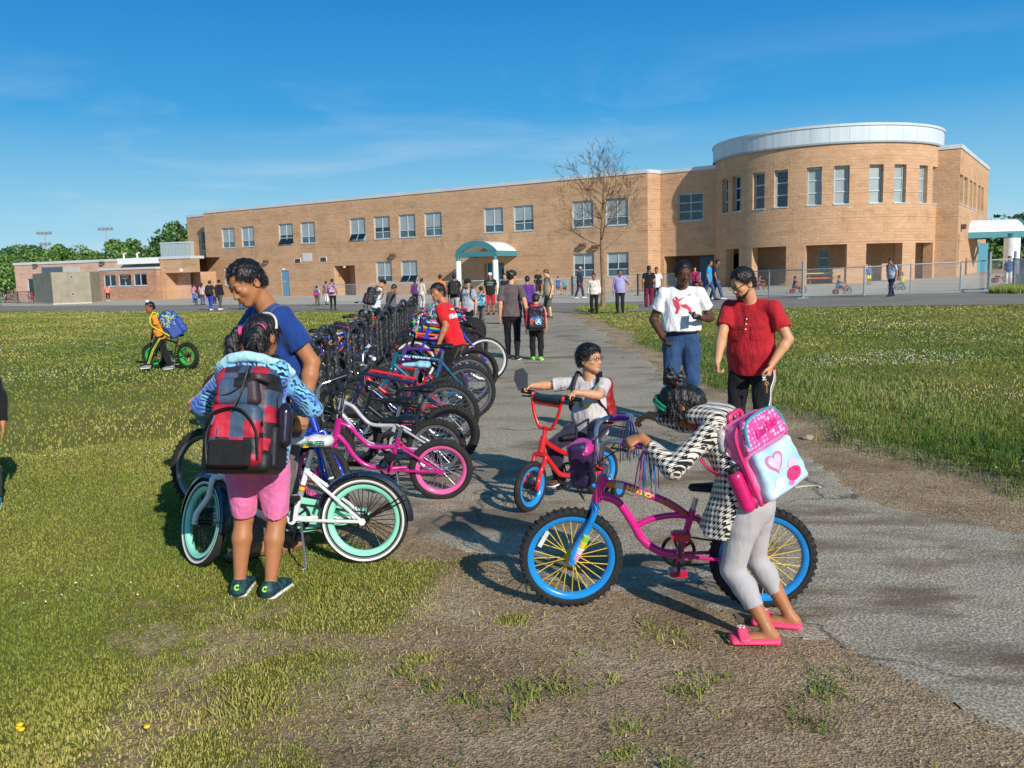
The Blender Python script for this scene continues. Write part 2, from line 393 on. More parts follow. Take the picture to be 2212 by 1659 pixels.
def hgt(x, y):                 # small relief on top of the lie of the land
    h = gz(x, y)
    near = np.exp(-((np.hypot(x, y-5)/14)**2))
    h = h+near*(.030*(fbm(x*1.1, y*1.1)-.5)+.012*(fbm(x*6, y*6)-.5))*(1-path_mask(x, y)*.85)
    bank = sst(0, .45, x-pathR(y)-.45-np.maximum(0, 7.5-y)*.42)*(y > 3.5)*np.exp(-np.maximum(0, y-8)/6)
    return h+.10*bank*(.6+.8*fbm(x*2.2, y*2.2)) + .16*np.exp(-((x-4.15)**2+(y-36.9)**2)/1.0)
def grid_mesh(name, xs, ys, fz, keep=None):
    X, Y = np.meshgrid(xs, ys, indexing='ij'); Z = fz(X, Y); n, m = X.shape; idx = np.arange(n*m).reshape(n, m)
    q = np.stack([idx[:-1, :-1], idx[1:, :-1], idx[1:, 1:], idx[:-1, 1:]], -1).reshape(-1, 4)
    V = np.stack([X, Y, Z], -1).reshape(-1, 3)
    if keep is not None:
        c = V[q].mean(1); k = keep(c[:, 0], c[:, 1]); q = q[k]; u, inv = np.unique(q, return_inverse=True); V = V[u]; q = inv.reshape(-1, 4)
    return mk_mesh(name, V, q, True)
def axis(lo, hi, c, d0, g): # graded axis, fine round c
    a = [c]; d = d0
    while a[-1] < hi: a.append(a[-1]+d); d *= g
    b = [c]; d = d0
    while b[-1] > lo: b.append(b[-1]-d); d *= g
    return np.array(sorted(set(b[1:]+a)))
gx = np.unique(np.concatenate([np.arange(-4.2, 4.6, .045), axis(-700, -4.2, -4.2, .06, 1.055)[:-1], axis(4.6, 700, 4.6, .06, 1.055)[1:]]))
gy = np.unique(np.concatenate([np.arange(1.6, 8.4, .045), axis(8.4, 1500, 8.4, .05, 1.035)[1:], np.arange(-60, 1.6, 6.)]))
gm = grid_mesh('ground', gx, gy, hgt)
co = np.zeros(len(gm.vertices)*3); gm.vertices.foreach_get('co', co); co = co.reshape(-1, 3)
at_ = gm.attributes.new('grass', 'FLOAT', 'POINT'); at_.data.foreach_set('value', grass_mask(co[:, 0], co[:, 1]).astype(np.float32))
t = NT('soil_and_turf'); v = t.coord('Object')
ga = t.N('Attribute'); ga.attribute_name = 'grass'
soil = t.ramp(t.noise(v, 1.7, 9, .62), [(.28, S(138, 112, 84)), (.5, S(188, 160, 126)), (.72, S(216, 192, 158))])
soil = t.mix(t.ramp(t.noise(v, 38, 4), [(.52, (0, 0, 0)), (.66, (1, 1, 1))]), soil, S(172, 154, 128))
soil = t.mix(t.math('MULTIPLY', t.ramp(t.noise(v, 21, 5), [(.52, (0, 0, 0)), (.7, (1, 1, 1))]), .4), soil, S(84, 66, 50))
turf = t.ramp(t.noise(v, .55, 6, .6), [(.3, S(104, 112, 48)), (.5, S(132, 130, 60)), (.7, S(160, 146, 82))])
turf = t.mix(t.math('MULTIPLY', t.ramp(t.noise(t.coord('Object', scale=(1, .45, 1)), 7, 6, .7), [(.36, (0, 0, 0)), (.7, (1, 1, 1))]), .6), turf, S(150, 144, 74))
turf = t.mix(t.math('MULTIPLY', t.ramp(t.noise(v, .16, 3), [(.48, (0, 0, 0)), (.62, (1, 1, 1))]), .55), turf, S(64, 100, 34))
m = t.ramp(t.math('ADD', ga.outputs['Fac'], t.math('MULTIPLY', t.math('SUBTRACT', t.noise(v, 9, 5), .5), .7)), [(.35, (0, 0, 0)), (.6, (1, 1, 1))])
grit = t.N('TexVoronoi'); grit.inputs['Scale'].default_value = 95; t.L(v, grit.inputs['Vector'])
soil = t.mix(.55, soil, t.mix(1., soil, t.ramp(t.sep(grit.outputs['Color'])[0], [(.1, (.45, .43, .40)), (.5, (.95, .94, .92)), (.85, (1.5, 1.46, 1.4))]), 'MULTIPLY'))
turf = t.mix(.5, turf, t.mix(1., turf, t.ramp(t.noise(v, 85, 4, .7), [(.3, (.35, .42, .3)), (.5, (.95, 1., .9)), (.7, (1.5, 1.4, 1.2))]), 'MULTIPLY'))
t.base(t.mix(m, soil, turf)); t.set(Roughness=.95); t.b.inputs['Specular IOR Level'].default_value = .15
t.bump(t.math('ADD', t.math('ADD', t.noise(v, 26, 8, .7), t.math('MULTIPLY', t.noise(v, 110, 3), .6)), t.math('MULTIPLY', grit.outputs['Distance'], .35)), 1., .035)
ground = link('ground', gm, t.m); tag(ground, 'grass lawn and bare trodden soil round the asphalt path', kind='structure')
# asphalt path
py_ = np.concatenate([np.arange(2.0, 9, .045), np.arange(9, 36, .12)])
pm = grid_mesh('path', np.arange(-2.1, 4.7, .045), py_, lambda x, y: hgt(x, y)+.006-.02*(path_mask(x, y) < .5), keep=lambda x, y: (path_mask(x, y) > .42) & (x*DN[0]+y*DN[1] < 32.4))
t = NT('worn_asphalt'); v = t.coord('Object')
vor = t.N('TexVoronoi'); vor.inputs['Scale'].default_value = 75; t.L(v, vor.inputs['Vector'])
agg = t.ramp(t.math('ADD', t.math('MULTIPLY', vor.outputs['Distance'], .6), t.math('MULTIPLY', t.noise(v, 130, 3), .5)), [(.28, S(84, 77, 66)), (.5, S(146, 135, 115)), (.75, S(216, 202, 176))])
agg = t.mix(.28, agg, t.ramp(t.noise(v, .8, 6), [(.3, S(134, 124, 106)), (.7, S(172, 160, 138))]))
dirt = t.ramp(t.noise(t.coord('Object', scale=(.8, 1.5, 1), rot=(0, 0, .6)), .95, 6, .6), [(.54, (0, 0, 0)), (.64, (.85, .85, .85))])
px_ = t.sep(v); nearr = t.math('MULTIPLY', t.ramp(t.math('MULTIPLY', px_[1], .1), [(.36, (1, 1, 1)), (.95, (.25, .25, .25))]), t.ramp(t.noise(t.coord('Object', scale=(.55, 1.5, 1), rot=(0, 0, .45)), 1.15, 7, .62), [(.50, (0, 0, 0)), (.60, (1, 1, 1))]))
agg = t.mix(dirt, agg, S(118, 99, 78)); agg = t.mix(t.math('MULTIPLY', nearr, .85), agg, S(104, 86, 66))
agg = t.mix(t.math('MULTIPLY', t.ramp(t.noise(v, .33, 4), [(.5, (0, 0, 0)), (.66, (1, 1, 1))]), .35), agg, S(96, 90, 82))
cv = t.N('TexVoronoi'); cv.feature = 'DISTANCE_TO_EDGE'; cv.inputs['Scale'].default_value = .75
nz_ = t.N('TexNoise'); nz_.inputs['Scale'].default_value = 2.2; nz_.inputs['Detail'].default_value = 8; t.L(v, nz_.inputs['Vector']); wv = t.mix(.4, v, nz_.outputs['Color']); t.L(wv, cv.inputs['Vector'])
crk = t.ramp(cv.outputs['Distance'], [(.0, (.8, .8, .8)), (.010, (0, 0, 0))]); crk = t.math('MULTIPLY', crk, t.ramp(t.noise(v, 1.1, 3), [(.42, (0, 0, 0)), (.54, (1, 1, 1))]))
agg = t.mix(t.math('MULTIPLY', crk, .9), agg, S(60, 54, 46))
t.base(agg); t.set(Roughness=.9); t.b.inputs['Specular IOR Level'].default_value = .25
t.bump(t.math('ADD', vor.outputs['Distance'], t.math('MULTIPLY', t.noise(v, 60, 4), .9)), .4, .006)
tag(link('path', pm, t.m), 'worn grey asphalt path leading to the school', kind='structure')
# school road and the paler pavement behind it
def strip(name, n0, n1, dz, m, s0=-150, s1=150):
    ss = np.concatenate([np.arange(s0, -60, 10.), np.arange(-60, 40, .8), np.arange(40, s1, 10.)]); nnv = np.linspace(n0, n1, max(3, int((n1-n0)/1.5)))
    A, B = np.meshgrid(ss, nnv, indexing='ij'); X, Y = A*DS[0]+B*DN[0], A*DS[1]+B*DN[1]
    if n0 < 33:
        e0 = .7*(fbm(ss*.35, ss*.0+3)-.5); X[:, 0] += e0*DN[0]; Y[:, 0] += e0*DN[1]
    Z = hgt(X, Y)+dz; n_, k_ = X.shape; idx = np.arange(n_*k_).reshape(n_, k_)
    q = np.stack([idx[:-1, :-1], idx[1:, :-1], idx[1:, 1:], idx[:-1, 1:]], -1).reshape(-1, 4)
    return tag(link(name, mk_mesh(name, np.stack([X, Y, Z], -1).reshape(-1, 3), q), m), kind='structure')
def tarmac(name, a, b, c):
    t = NT(name); v = t.coord('Object')
    col = t.ramp(t.noise(v, .35, 7, .6), [(.3, a), (.5, b), (.72, c)])
    col = t.mix(.3, col, t.ramp(t.noise(v, 40, 3), [(.3, a), (.7, c)]))
    br = t.N('TexVoronoi'); br.feature = 'DISTANCE_TO_EDGE'; br.inputs['Scale'].default_value = .16; t.L(v, br.inputs['Vector'])
    col = t.mix(t.math('MULTIPLY', t.ramp(br.outputs['Distance'], [(0, (1, 1, 1)), (.012, (0, 0, 0))]), .35), col, a)
    t.base(col); t.set(Roughness=.9); t.b.inputs['Specular IOR Level'].default_value = .3; t.bump(t.noise(v, 30, 5), .3, .01); return t.m
strip('road', 31.9, 41.0, .012, tarmac('road_asphalt', S(120, 112, 102), S(136, 128, 116), S(152, 143, 130)))
strip('pavement', 41.0, 75., .016, tarmac('pale_pavement', S(166, 156, 140), S(184, 174, 156), S(198, 188, 170)))
# ---------------------------------------------------------------- grass blades, clover, pebbles
def scatter_pts(n, d0, d1, a0=-34, a1=34, p=1.0):
    u = rng.random(n); d = (d0**(2-p)+(d1**(2-p)-d0**(2-p))*u)**(1/(2-p)) if p != 2 else d0*(d1/d0)**u
    a = np.radians(rng.uniform(a0, a1, n)); return d*np.sin(a), d*np.cos(a), d
def blades(name, n, d0, d1, hmin, hmax, wpx, p, label, dens=lambda x, y: grass_mask(x, y), lean=.6, cols=None, cc=2.0, off=0., nz=.15):
    x, y, d = scatter_pts(n, d0, d1, p=p); g = dens(x, y); k = rng.random(n) < g; x, y, d, g = x[k], y[k], d[k], g[k]; n = len(x)
    z = hgt(x, y); h = rng.uniform(hmin, hmax, n)*(.55+.6*fbm(x*1.7+9, y*1.7))*(.55+.45*g); w = np.maximum(.0028, wpx*d/853*.5)*rng.uniform(.6, 1.3, n)
    a = rng.uniform(0, 2*PI, n); b = rng.uniform(0, 2*PI, n); l = h*rng.uniform(.15, 1.0, n)*lean
    dx, dy = np.cos(a)*w, np.sin(a)*w; lx, ly = np.cos(b)*l, np.sin(b)*l
    V = np.zeros((n, 5, 3), np.float32)
    V[:, 0] = np.stack([x-dx, y-dy, z-.006], -1); V[:, 1] = np.stack([x+dx, y+dy, z-.006], -1)
    V[:, 2] = np.stack([x+dx*.8+lx*.4, y+dy*.8+ly*.4, z+h*.6], -1); V[:, 3] = np.stack([x-dx*.8+lx*.4, y-dy*.8+ly*.4, z+h*.6], -1)
    V[:, 4] = np.stack([x+lx, y+ly, z+h*.95], -1)
    i = np.arange(n)[:, None]*5; tr = np.concatenate([i+np.array([[0, 1, 2]]), i+np.array([[0, 2, 3]]), i+np.array([[3, 2, 4]])])
    me = mk_mesh(name, V.reshape(-1, 3), tr, True)
    at = me.attributes.new('tone', 'FLOAT', 'POINT'); patch = fbm(x*.5+30, y*.5+3, 4); tone = np.clip(.5+off+(patch-.5)*cc+rng.normal(0, nz, n), 0, 1)
    at.data.foreach_set('value', np.repeat(tone, 5).astype(np.float32)); return link(name, me, cols), label
t = NT('grass_blades'); at = t.N('Attribute'); at.attribute_name = 'tone'
t.base(t.ramp(at.outputs['Fac'], [(.12, S(74, 104, 34)), (.38, S(122, 134, 52)), (.66, S(158, 152, 74)), (.92, S(196, 178, 116))]))
t.set(Roughness=.6); t.b.inputs['Specular IOR Level'].default_value = .25
try: t.set(Transmission_Weight=0.); 
except Exception: pass
GR = t.m
o, _ = blades('grass', 420000, 2.2, 9.5, .006, .024, .55, 1.25, '', cols=GR, off=.02, cc=1.3, nz=.11); tag(o, 'short trodden grass blades on the near lawn', 'grass', kind='stuff')
o, _ = blades('grass', 190000, 9.0, 66, .02, .05, 1.0, 1.2, '', dens=lambda x, y: grass_mask(x, y)*.85, cols=GR, cc=.9, off=.02, nz=.06); tag(o, 'mown lawn reaching back to the school road', 'grass', kind='stuff')
t2 = NT('tall_grass_blades'); at = t2.N('Attribute'); at.attribute_name = 'tone'
t2.base(t2.ramp(at.outputs['Fac'], [(.1, S(50, 86, 30)), (.5, S(88, 116, 48)), (.8, S(124, 132, 68)), (.97, S(170, 164, 104))])); t2.set(Roughness=.6); t2.b.inputs['Specular IOR Level'].default_value = .25
def tall(x, y):
    e = x-pathR(y)-.45-np.maximum(0, 7.5-y)*.42
    return sst(-.1, .25, e+(fbm(x*2, y*2)-.5)*.5)*(1-sst(1.2, 3.2, e))*(y > 4)*(1-sst(15, 22, y))
o, _ = blades('grass', 170000, 5.0, 22,   .05, .13, .6, 1.2, '', dens=tall, lean=.75, cols=t2.m, cc=1.2, off=-.06); tag(o, 'long uncut grass along the right edge of the path', 'grass', kind='stuff')
def tufts(x, y):
    c = .85*sst(.56, .70, .55*fbm(x*1.6+3, y*1.6+7, 3)+.45*fbm(x*6+5, y*6, 2))+.10*sst(.42, .6, fbm(x*2.2, y*2.2+4, 3))
    return c*sst(-.1, .3, -diag(x, y)-.15)*(y < 5.)*(x > -1.6)
o, _ = blades('grass', 60000, 2.2, 5.5, .015, .055, .55, 1.2, '', dens=tufts, lean=1.2, cols=GR, off=-.05); tag(o, 'loose grass tufts scattered over the bare soil', 'grass', kind='stuff')
def sprinkle(name, n, d0, d1, dens, rad, m, label, cat, p=1.2, squash=.8, zoff=.03, sink=0.):
    x, y, d = scatter_pts(n, d0, d1, p=p); k = rng.random(n) < dens(x, y); x, y, d = x[k], y[k], d[k]; n = len(x)
    oc = np.array([[1, 0, 0], [-.5, .87, 0], [-.5, -.87, 0], [0, 0, 1], [.3, .2, -.8]]); V = np.zeros((n, 5, 3)); r = rad(d)*rng.uniform(.5, 1.25, n)
    a = rng.uniform(0, 6.28, n); ca, sa = np.cos(a), np.sin(a); st = rng.uniform(.6, 1.3, (n, 5))
    V[:, :, 0] = x[:, None]+r[:, None]*st*(oc[:, 0]*ca[:, None]-oc[:, 1]*sa[:, None]); V[:, :, 1] = y[:, None]+r[:, None]*st*(oc[:, 0]*sa[:, None]+oc[:, 1]*ca[:, None])
    V[:, :, 2] = hgt(x, y)[:, None]+zoff+r[:, None]*(oc[:, 2]*squash*st-sink)
    i = np.arange(n)[:, None]*5; tr = np.concatenate([i+np.array([[0, 1, 3]]), i+np.array([[1, 2, 3]]), i+np.array([[2, 0, 3]]), i+np.array([[1, 0, 4]]), i+np.array([[2, 1, 4]]), i+np.array([[0, 2, 4]])])
    return tag(link(name, mk_mesh(name, V.reshape(-1, 3), tr, True), m), label, cat, kind='stuff')
def straw(x, y): return np.clip(.25+.75*sst(.4, .65, fbm(x*1.2+40, y*1.2, 3)), 0, 1)*(1-path_mask(x, y))*(y < 6.5)*np.where(x > -1, 1., .5)
STRAW = mat('dry_straw', S(172, 148, 106), .8, var=.25, vs=2)
o, _ = blades('dry_grass', 14000, 2.2, 6.5, .006, .018, .5, 1.2, '', dens=straw, lean=3.0, cols=STRAW); tag(o, 'dry straw coloured blades lying over the near ground', 'dry grass', kind='stuff')
WHT = mat('clover_white', S(226, 220, 200), .8)
def clov(x, y):
    a = sst(.5, .64, fbm(x*.32+70, y*.8+2, 4))
    band = np.exp(-((y-12.5-.12*x)/2.6)**2)*(x > 3.2)*1.3+np.exp(-((y-10.5)/4.)**2)*(x < -2.2)*.75+.10*(y > 5)+.02
    return np.clip(a*band*grass_mask(x, y), 0, 1)
sprinkle('clover_flowers', 60000, 4.5, 38, clov, lambda d: np.maximum(.008, .62*d/853), WHT, 'white clover flowers dotted through the lawn', 'clover')
PEB = mat('pebble_stone', S(150, 136, 116), .9, var=.3, vs=3)
bare = lambda x, y: np.clip((1-grass_mask(x, y))*(1-.7*path_mask(x, y)), 0, 1)*(.25+1.2*sst(.45, .7, fbm(x*1.4, y*1.4)))
sprinkle('pebbles', 26000, 2.2, 9, bare, lambda d: .0036+0*d, PEB, 'small pebbles and crumbs of soil on the bare ground', 'pebbles', zoff=.0, squash=.6)
sprinkle('pebbles', 420, 2.2, 8, lambda x, y: bare(x, y)*.8, lambda d: .013+0*d, PEB, 'larger stones lying on the bare soil', 'stones', zoff=.002, squash=.5)
def stem_flower(px, py, n, label):
    p = G(px, py); r = empty('dandelion', (p[0], p[1], float(hgt(p[0], p[1])))); tag(r, label, 'flower')
    for i in range(n):
        b = MB(); ox, oy = random.uniform(-.025, .025), random.uniform(-.02, .02); h = random.uniform(.03, .06)
        b.tube([(ox*.3, oy*.3, 0), (ox, oy, h)], .0016, 5).build('stem', mat('stem_green', S(90, 120, 50)), r)
        b = MB(); b.ell((ox, oy, h+.004), (.012, .012, .007), nu=10, nv=6).build('blossom', mat('dandelion_yellow', S(250, 205, 20)), r)
stem_flower(57, 1592, 4, 'cluster of yellow dandelion blossoms low in the left foreground grass'); stem_flower(318, 1594, 1, 'single small yellow dandelion beside a dark clover patch')
# ================================================================ the school
def block_mat(name, c0, c1, c2, rough_face=1., flat=False):
    t = NT(name); tc = t.N('TexCoord'); uv = tc.outputs['UV']
    br = t.N('TexBrick'); t.L(uv, br.inputs['Vector']); br.offset = .5
    br.inputs['Scale'].default_value = 1.; br.inputs['Brick Width'].default_value = .4; br.inputs['Row Height'].default_value = .2; br.inputs['Mortar Size'].default_value = .015; br.inputs['Mortar Smooth'].default_value = .3; br.inputs['Bias'].default_value = 0
    br.inputs['Color1'].default_value = (0, 0, 0, 1); br.inputs['Color2'].default_value = (1, 1, 1, 1); br.inputs['Mortar'].default_value = (.5, .5, .5, 1)
    col = t.ramp(br.outputs['Color'], [(0, c0), (.5, c1), (1, c2)])
    o = t.coord('UV'); o2 = t.coord('UV', scale=(.35, 1, 1))
    col = t.mix(.5, col, t.ramp(t.noise(o, .5, 5), [(.3, c0), (.7, c2)]))
    col = t.mix(t.math('MULTIPLY', t.ramp(t.noise(o2, .9, 5, .65), [(.53, (0, 0, 0)), (.66, (1, 1, 1))]), .38), col, tuple(c*.55 for c in c0))
    col = t.mix(t.math('MULTIPLY', br.outputs['Fac'], .55), col, tuple(min(1, c*1.15) for c in c2))
    zz = t.sep(uv)[1]; sb = t.ramp(t.math('MULTIPLY', zz, .1), [(.36, (0, 0, 0)), (.44, (1, 1, 1)), (.53, (1, 1, 1)), (.545, (0, 0, 0))])
    st_ = t.math('MULTIPLY', sb, t.ramp(t.noise(t.coord('UV', scale=(.8, .5, 1)), 1.1, 6, .65), [(.5, (0, 0, 0)), (.64, (1, 1, 1))])); col = t.mix(t.math('MULTIPLY', st_, .32), col, S(120, 88, 66))
    st2 = t.math('MULTIPLY', sb, t.ramp(t.noise(t.coord('UV', scale=(1.2, .8, 1)), 2.1, 5, .7), [(.58, (0, 0, 0)), (.68, (1, 1, 1))])); col = t.mix(t.math('MULTIPLY', st2, .4), col, S(214, 190, 166))
    t.base(col); t.set(Roughness=.92); t.b.inputs['Specular IOR Level'].default_value = .2
    # split-faced courses alternate with smooth bands
    z = t.sep(uv)[1]; band = t.ramp(t.math('FRACT', t.math('MULTIPLY', z, 1/1.6)), [(.0, (1, 1, 1)), (.62, (1, 1, 1)), (.63, (.12, .12, .12)), (.99, (.12, .12, .12))], 'CONSTANT')
    n = t.math('MULTIPLY', t.math('MULTIPLY', t.noise(o, 7, 4, .6), band), 1.3*rough_face)
    h = t.math('SUBTRACT', t.math('ADD', n, t.math('MULTIPLY', t.noise(o, 40, 3), .15)), t.math('MULTIPLY', br.outputs['Fac'], .5))
    t.bump(h, .9, .045); return t.m
BRK = block_mat('tan_split_block', S(184, 145, 110), S(198, 158, 122), S(209, 169, 133))
BRK2 = block_mat('pink_block', S(192, 154, 134), S(206, 168, 148), S(216, 180, 160), .35)
BRK3 = block_mat('red_brown_block', S(162, 122, 98), S(180, 138, 112), S(196, 154, 126), .8)
TRIM = mat('grey_metal_trim', S(196, 202, 204), .45, var=.05, vs=.6)
BAND = NT('silver_cladding'); v = BAND.coord('UV'); fx = BAND.math('FRACT', BAND.math('MULTIPLY', BAND.sep(v)[0], 1/1.22))
BAND.base(BAND.mix(BAND.ramp(fx, [(0, (1, 1, 1)), (.015, (0, 0, 0))], 'CONSTANT'), BAND.ramp(BAND.noise(BAND.coord('UV', scale=(1, .15, 1)), .7, 3), [(.3, S(186, 196, 202)), (.7, S(206, 214, 218))]), S(130, 140, 146))); BAND.set(Roughness=.6, Metallic=0.); BAND = BAND.m
FRAME = mat('pale_blue_frame', S(176, 198, 210), .45, var=.06); GLASS = NT('window_glass'); v = GLASS.coord('Object')
GLASS.base(GLASS.ramp(GLASS.noise(v, .5, 3), [(.35, S(58, 72, 80)), (.7, S(92, 108, 114))])); GLASS.set(Roughness=.06); GLASS.b.inputs['Specular IOR Level'].default_value = .9; GLASS = GLASS.m
BLIND = mat('window_blind', S(150, 160, 160), .5, var=.08, vs=1.5, coat=.5); DARKG = mat('dark_glass', S(26, 32, 38), .06, var=.1, spec=.9)
TEAL = mat('teal_paint', S(62, 132, 140), .5); BLUED = mat('blue_door_paint', S(92, 150, 182), .55, var=.08); WHITEM = mat('white_membrane', S(232, 234, 232), .5, var=.04)
CONC = mat('cast_concrete', S(150, 142, 122), .9, var=.12, vs=1.2, bump=.3, bs=8, bd=.02); WHITEP = mat('white_paint', S(236, 236, 232), .5, var=.05, vs=2); BRONZE = mat('bronze_fitting', S(96, 76, 58), .5)
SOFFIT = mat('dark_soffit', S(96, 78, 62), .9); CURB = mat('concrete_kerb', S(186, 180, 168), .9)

def wall_grid(mb_uv, fn, us, zs, holes, depth, seg=None):
    """wall with reveals: fn(u, z, d) -> point at depth d behind the face; holes = [(u0,u1,z0,z1)]"""
    V, F, UV = mb_uv; eps = 1e-5
    us = sorted(set([round(float(q), 4) for q in us]+[round(float(h[i]), 4) for h in holes for i in (0, 1)])); zs = sorted(set([round(float(q), 4) for q in zs]+[round(float(h[i]), 4) for h in holes for i in (2, 3)]))
    def quad(pts, uvs):
        i = len(V); V.extend(pts); F.append((i, i+1, i+2, i+3)); UV.extend(uvs)
    for a, b in zip(us[:-1], us[1:]):
        if b-a < eps: continue
        for c, d in zip(zs[:-1], zs[1:]):
            if d-c < eps: continue
            um, zm = (a+b)/2, (c+d)/2
            if any(h[0] < um < h[1] and h[2] < zm < h[3] for h in holes): continue
            quad([fn(a, c, 0), fn(b, c, 0), fn(b, d, 0), fn(a, d, 0)], [(a, c), (b, c), (b, d), (a, d)])
    for (u0, u1, z0, z1, *dd) in holes:
        dp = dd[0] if dd else depth
        uu = [u0]+[q for q in us if u0+eps < q < u1-eps]+[u1]
        quad([fn(u0, z0, 0), fn(u0, z1, 0), fn(u0, z1, dp), fn(u0, z0, dp)], [(u0, z0), (u0, z1), (u0+dp, z1), (u0+dp, z0)])
        quad([fn(u1, z1, 0), fn(u1, z0, 0), fn(u1, z0, dp), fn(u1, z1, dp)], [(u1, z1), (u1, z0), (u1+dp, z0), (u1+dp, z1)])
        for p, q in zip(uu[:-1], uu[1:]):
            quad([fn(p, z1, 0), fn(q, z1, 0), fn(q, z1, dp), fn(p, z1, dp)], [(p, z1), (q, z1), (q, z1+dp), (p, z1+dp)])
            if z0 > .35: quad([fn(q, z0, 0), fn(p, z0, 0), fn(p, z0, dp), fn(q, z0, dp)], [(q, z0), (p, z0), (p, z0-dp), (q, z0-dp)])
def wall_obj(name, data, m, parent): return link(name, mk_mesh(name, data[0], data[1], False, uv=data[2]), m, parent)
def flatfn(p0, d, n):
    p0 = np.array(p0, float); d = np.array([d[0], d[1], 0.]); n = np.array([n[0], n[1], 0.])
    return lambda u, z, q: p0+d*u+np.array([0, 0, z])+n*q
def window(parent, fn, u0, u1, z0, z1, dp, kind='pair', open_=False, blind=1.):
    """frame, mullions and panes set in the reveal"""
    fw = .07; f = MB(); du = u1-u0
    def bar(a, b, c, d, t0=-.06, t1=.02):
        P = [fn(a, c, dp+t0), fn(b, c, dp+t0), fn(b, d, dp+t0), fn(a, d, dp+t0), fn(a, c, dp+t1), fn(b, c, dp+t1), fn(b, d, dp+t1), fn(a, d, dp+t1)]
        f.add(P, [(0, 1, 2, 3), (4, 7, 6, 5), (0, 4, 5, 1), (1, 5, 6, 2), (2, 6, 7, 3), (3, 7, 4, 0)])
    bar(u0, u0+fw, z0, z1); bar(u1-fw, u1, z0, z1); bar(u0+fw, u1-fw, z1-fw, z1); bar(u0+fw, u1-fw, z0, z0+fw)
    if kind == 'pair':
        zt = z0+.31*(z1-z0); um = (u0+u1)/2; bar(u0+fw, u1-fw, zt-fw/2, zt+fw/2); bar(um-.035, um+.035, z0+fw, zt-fw/2, -.055, .02); bar(um-.025, um+.025, zt+fw/2, z1-fw, -.055, .02)
    elif kind == 'tall':
        for q in (.33, .66): bar(u0+fw, u1-fw, z0+q*(z1-z0)-.04, z0+q*(z1-z0)+.04, -.055)
    elif kind == 'six':
        um = (u0+u1)/2; bar(um-.03, um+.03, z0+fw, z1-fw, -.055)
        for q in (.33, .66): bar(u0+fw, u1-fw, z0+q*(z1-z0)-.03, z0+q*(z1-z0)+.03, -.05)
    elif kind == 'row':
        um = (u0+u1)/2; bar(um-.04, um+.04, z0+fw, z1-fw, -.055)
    w = f.build('window', FRAME, parent, smooth=False)
    g = MB(); e = .012
    zt = z0+.31*(z1-z0) if kind == 'pair' else z0
    def pane(a, b, c, d, m, tilt=0.):
        g.cur = m; g.add([fn(a, c, dp+.0-tilt), fn(b, c, dp+.0-tilt), fn(b, d, dp), fn(a, d, dp)], [(0, 1, 2, 3)])
    zb = z1-(z1-zt)*blind
    pane(u0+fw, u1-fw, zb, z1-fw, 1)
    if blind < 1: pane(u0+fw, u1-fw, zt, zb, 2)
    if kind == 'pair':
        if open_:
            um = (u0+u1)/2
            for a, b in ((u0+fw, um-.04), (um+.04, u1-fw)): pane(a, b, z0+fw, zt-.03, 2, .34)
        else: pane(u0+fw, u1-fw, z0+fw, zt, 0)
    g.build('pane', [GLASS, BLIND, DARKG], w, smooth=False)
    # sill
    s = MB(); P = [fn(u0-.03, z0-.06, -.05), fn(u1+.03, z0-.06, -.05), fn(u1+.03, z0-.002, -.05), fn(u0-.03, z0-.002, -.05), fn(u0-.03, z0-.06, dp), fn(u1+.03, z0-.06, dp), fn(u1+.03, z0-.002, dp), fn(u0-.03, z0-.002, dp)]
    s.add(P, [(0, 1, 2, 3), (4, 7, 6, 5), (0, 4, 5, 1), (1, 5, 6, 2), (2, 6, 7, 3), (3, 7, 4, 0)]).build('sill', FRAME, w, smooth=False)
    return w
SCH = empty('school_building', (0, 0, 0)); tag(SCH, 'two storey tan block school with round tower and blue framed windows', 'school')
HT = 9.5
P2 = lambda p: np.array([p[0], p[1], 0.])
A1 = atY(452, 640, 96.4); B0 = atY(1400, 620, 68.0); B1 = atY(1427, 620, 69.0); C1 = atY(1546, 620, 66.4); A0 = atY(415, 640, 101)
A1, B0, B1, C1, A0 = map(P2, (A1, B0, B1, C1, A0))
wd = nrm(B0-A1); wn = np.array([-wd[1], wd[0], 0]);  wn = wn if wn[1] > 0 else -wn      # into the building
L_ = np.linalg.norm(B0-A1); mfn = flatfn(A1, wd, wn)
def UZ(px, py, p0=A1, d=wd, n=wn): q = onplane(px, py, p0, n); return float(np.dot(q-p0, d)), float(q[2])
def rect(x0, x1, y0, y1, **k):
    a = UZ(x0, (y0+y1)/2, **k); b = UZ(x1, (y0+y1)/2, **k); m = (x0+x1)/2; return a[0], b[0], UZ(m, y1, **k)[1], UZ(m, y0, **k)[1]
f2 = lambda ox, oy, s: (lambda x0, x1, y0, y1: ((ox+x0/s)/1.4756, (ox+x1/s)/1.4756, (oy+y0/s)/1.4756, (oy+y1/s)/1.4756))
Z2 = f2(600, 600, 2.711); Z3 = f2(1350, 500, 2.711)
ups = [Z2(290, 400, 347, 520), Z2(460, 570, 332, 510), Z2(782, 905, 308, 488), Z2(970, 1095, 292, 478), Z2(1395, 1530, 262, 450), Z2(1603, 1743, 240, 438), Z2(1818, 1962, 224, 425), Z2(2040, 2190, 208, 412), Z3(522, 687, 433, 648), Z3(778, 950, 410, 628), Z3(1283, 1467, 366, 592), Z3(1572, 1768, 340, 575)]
los = [Z2(315, 430, 695, 858), Z2(1623, 1760, 638, 810), Z2(1838, 1980, 625, 808), Z3(1293, 1475, 830, 1010), Z3(1585, 1773, 825, 1000)]
U_ = [rect(*q) for q in ups]; Lw = [rect(*q) for q in los]
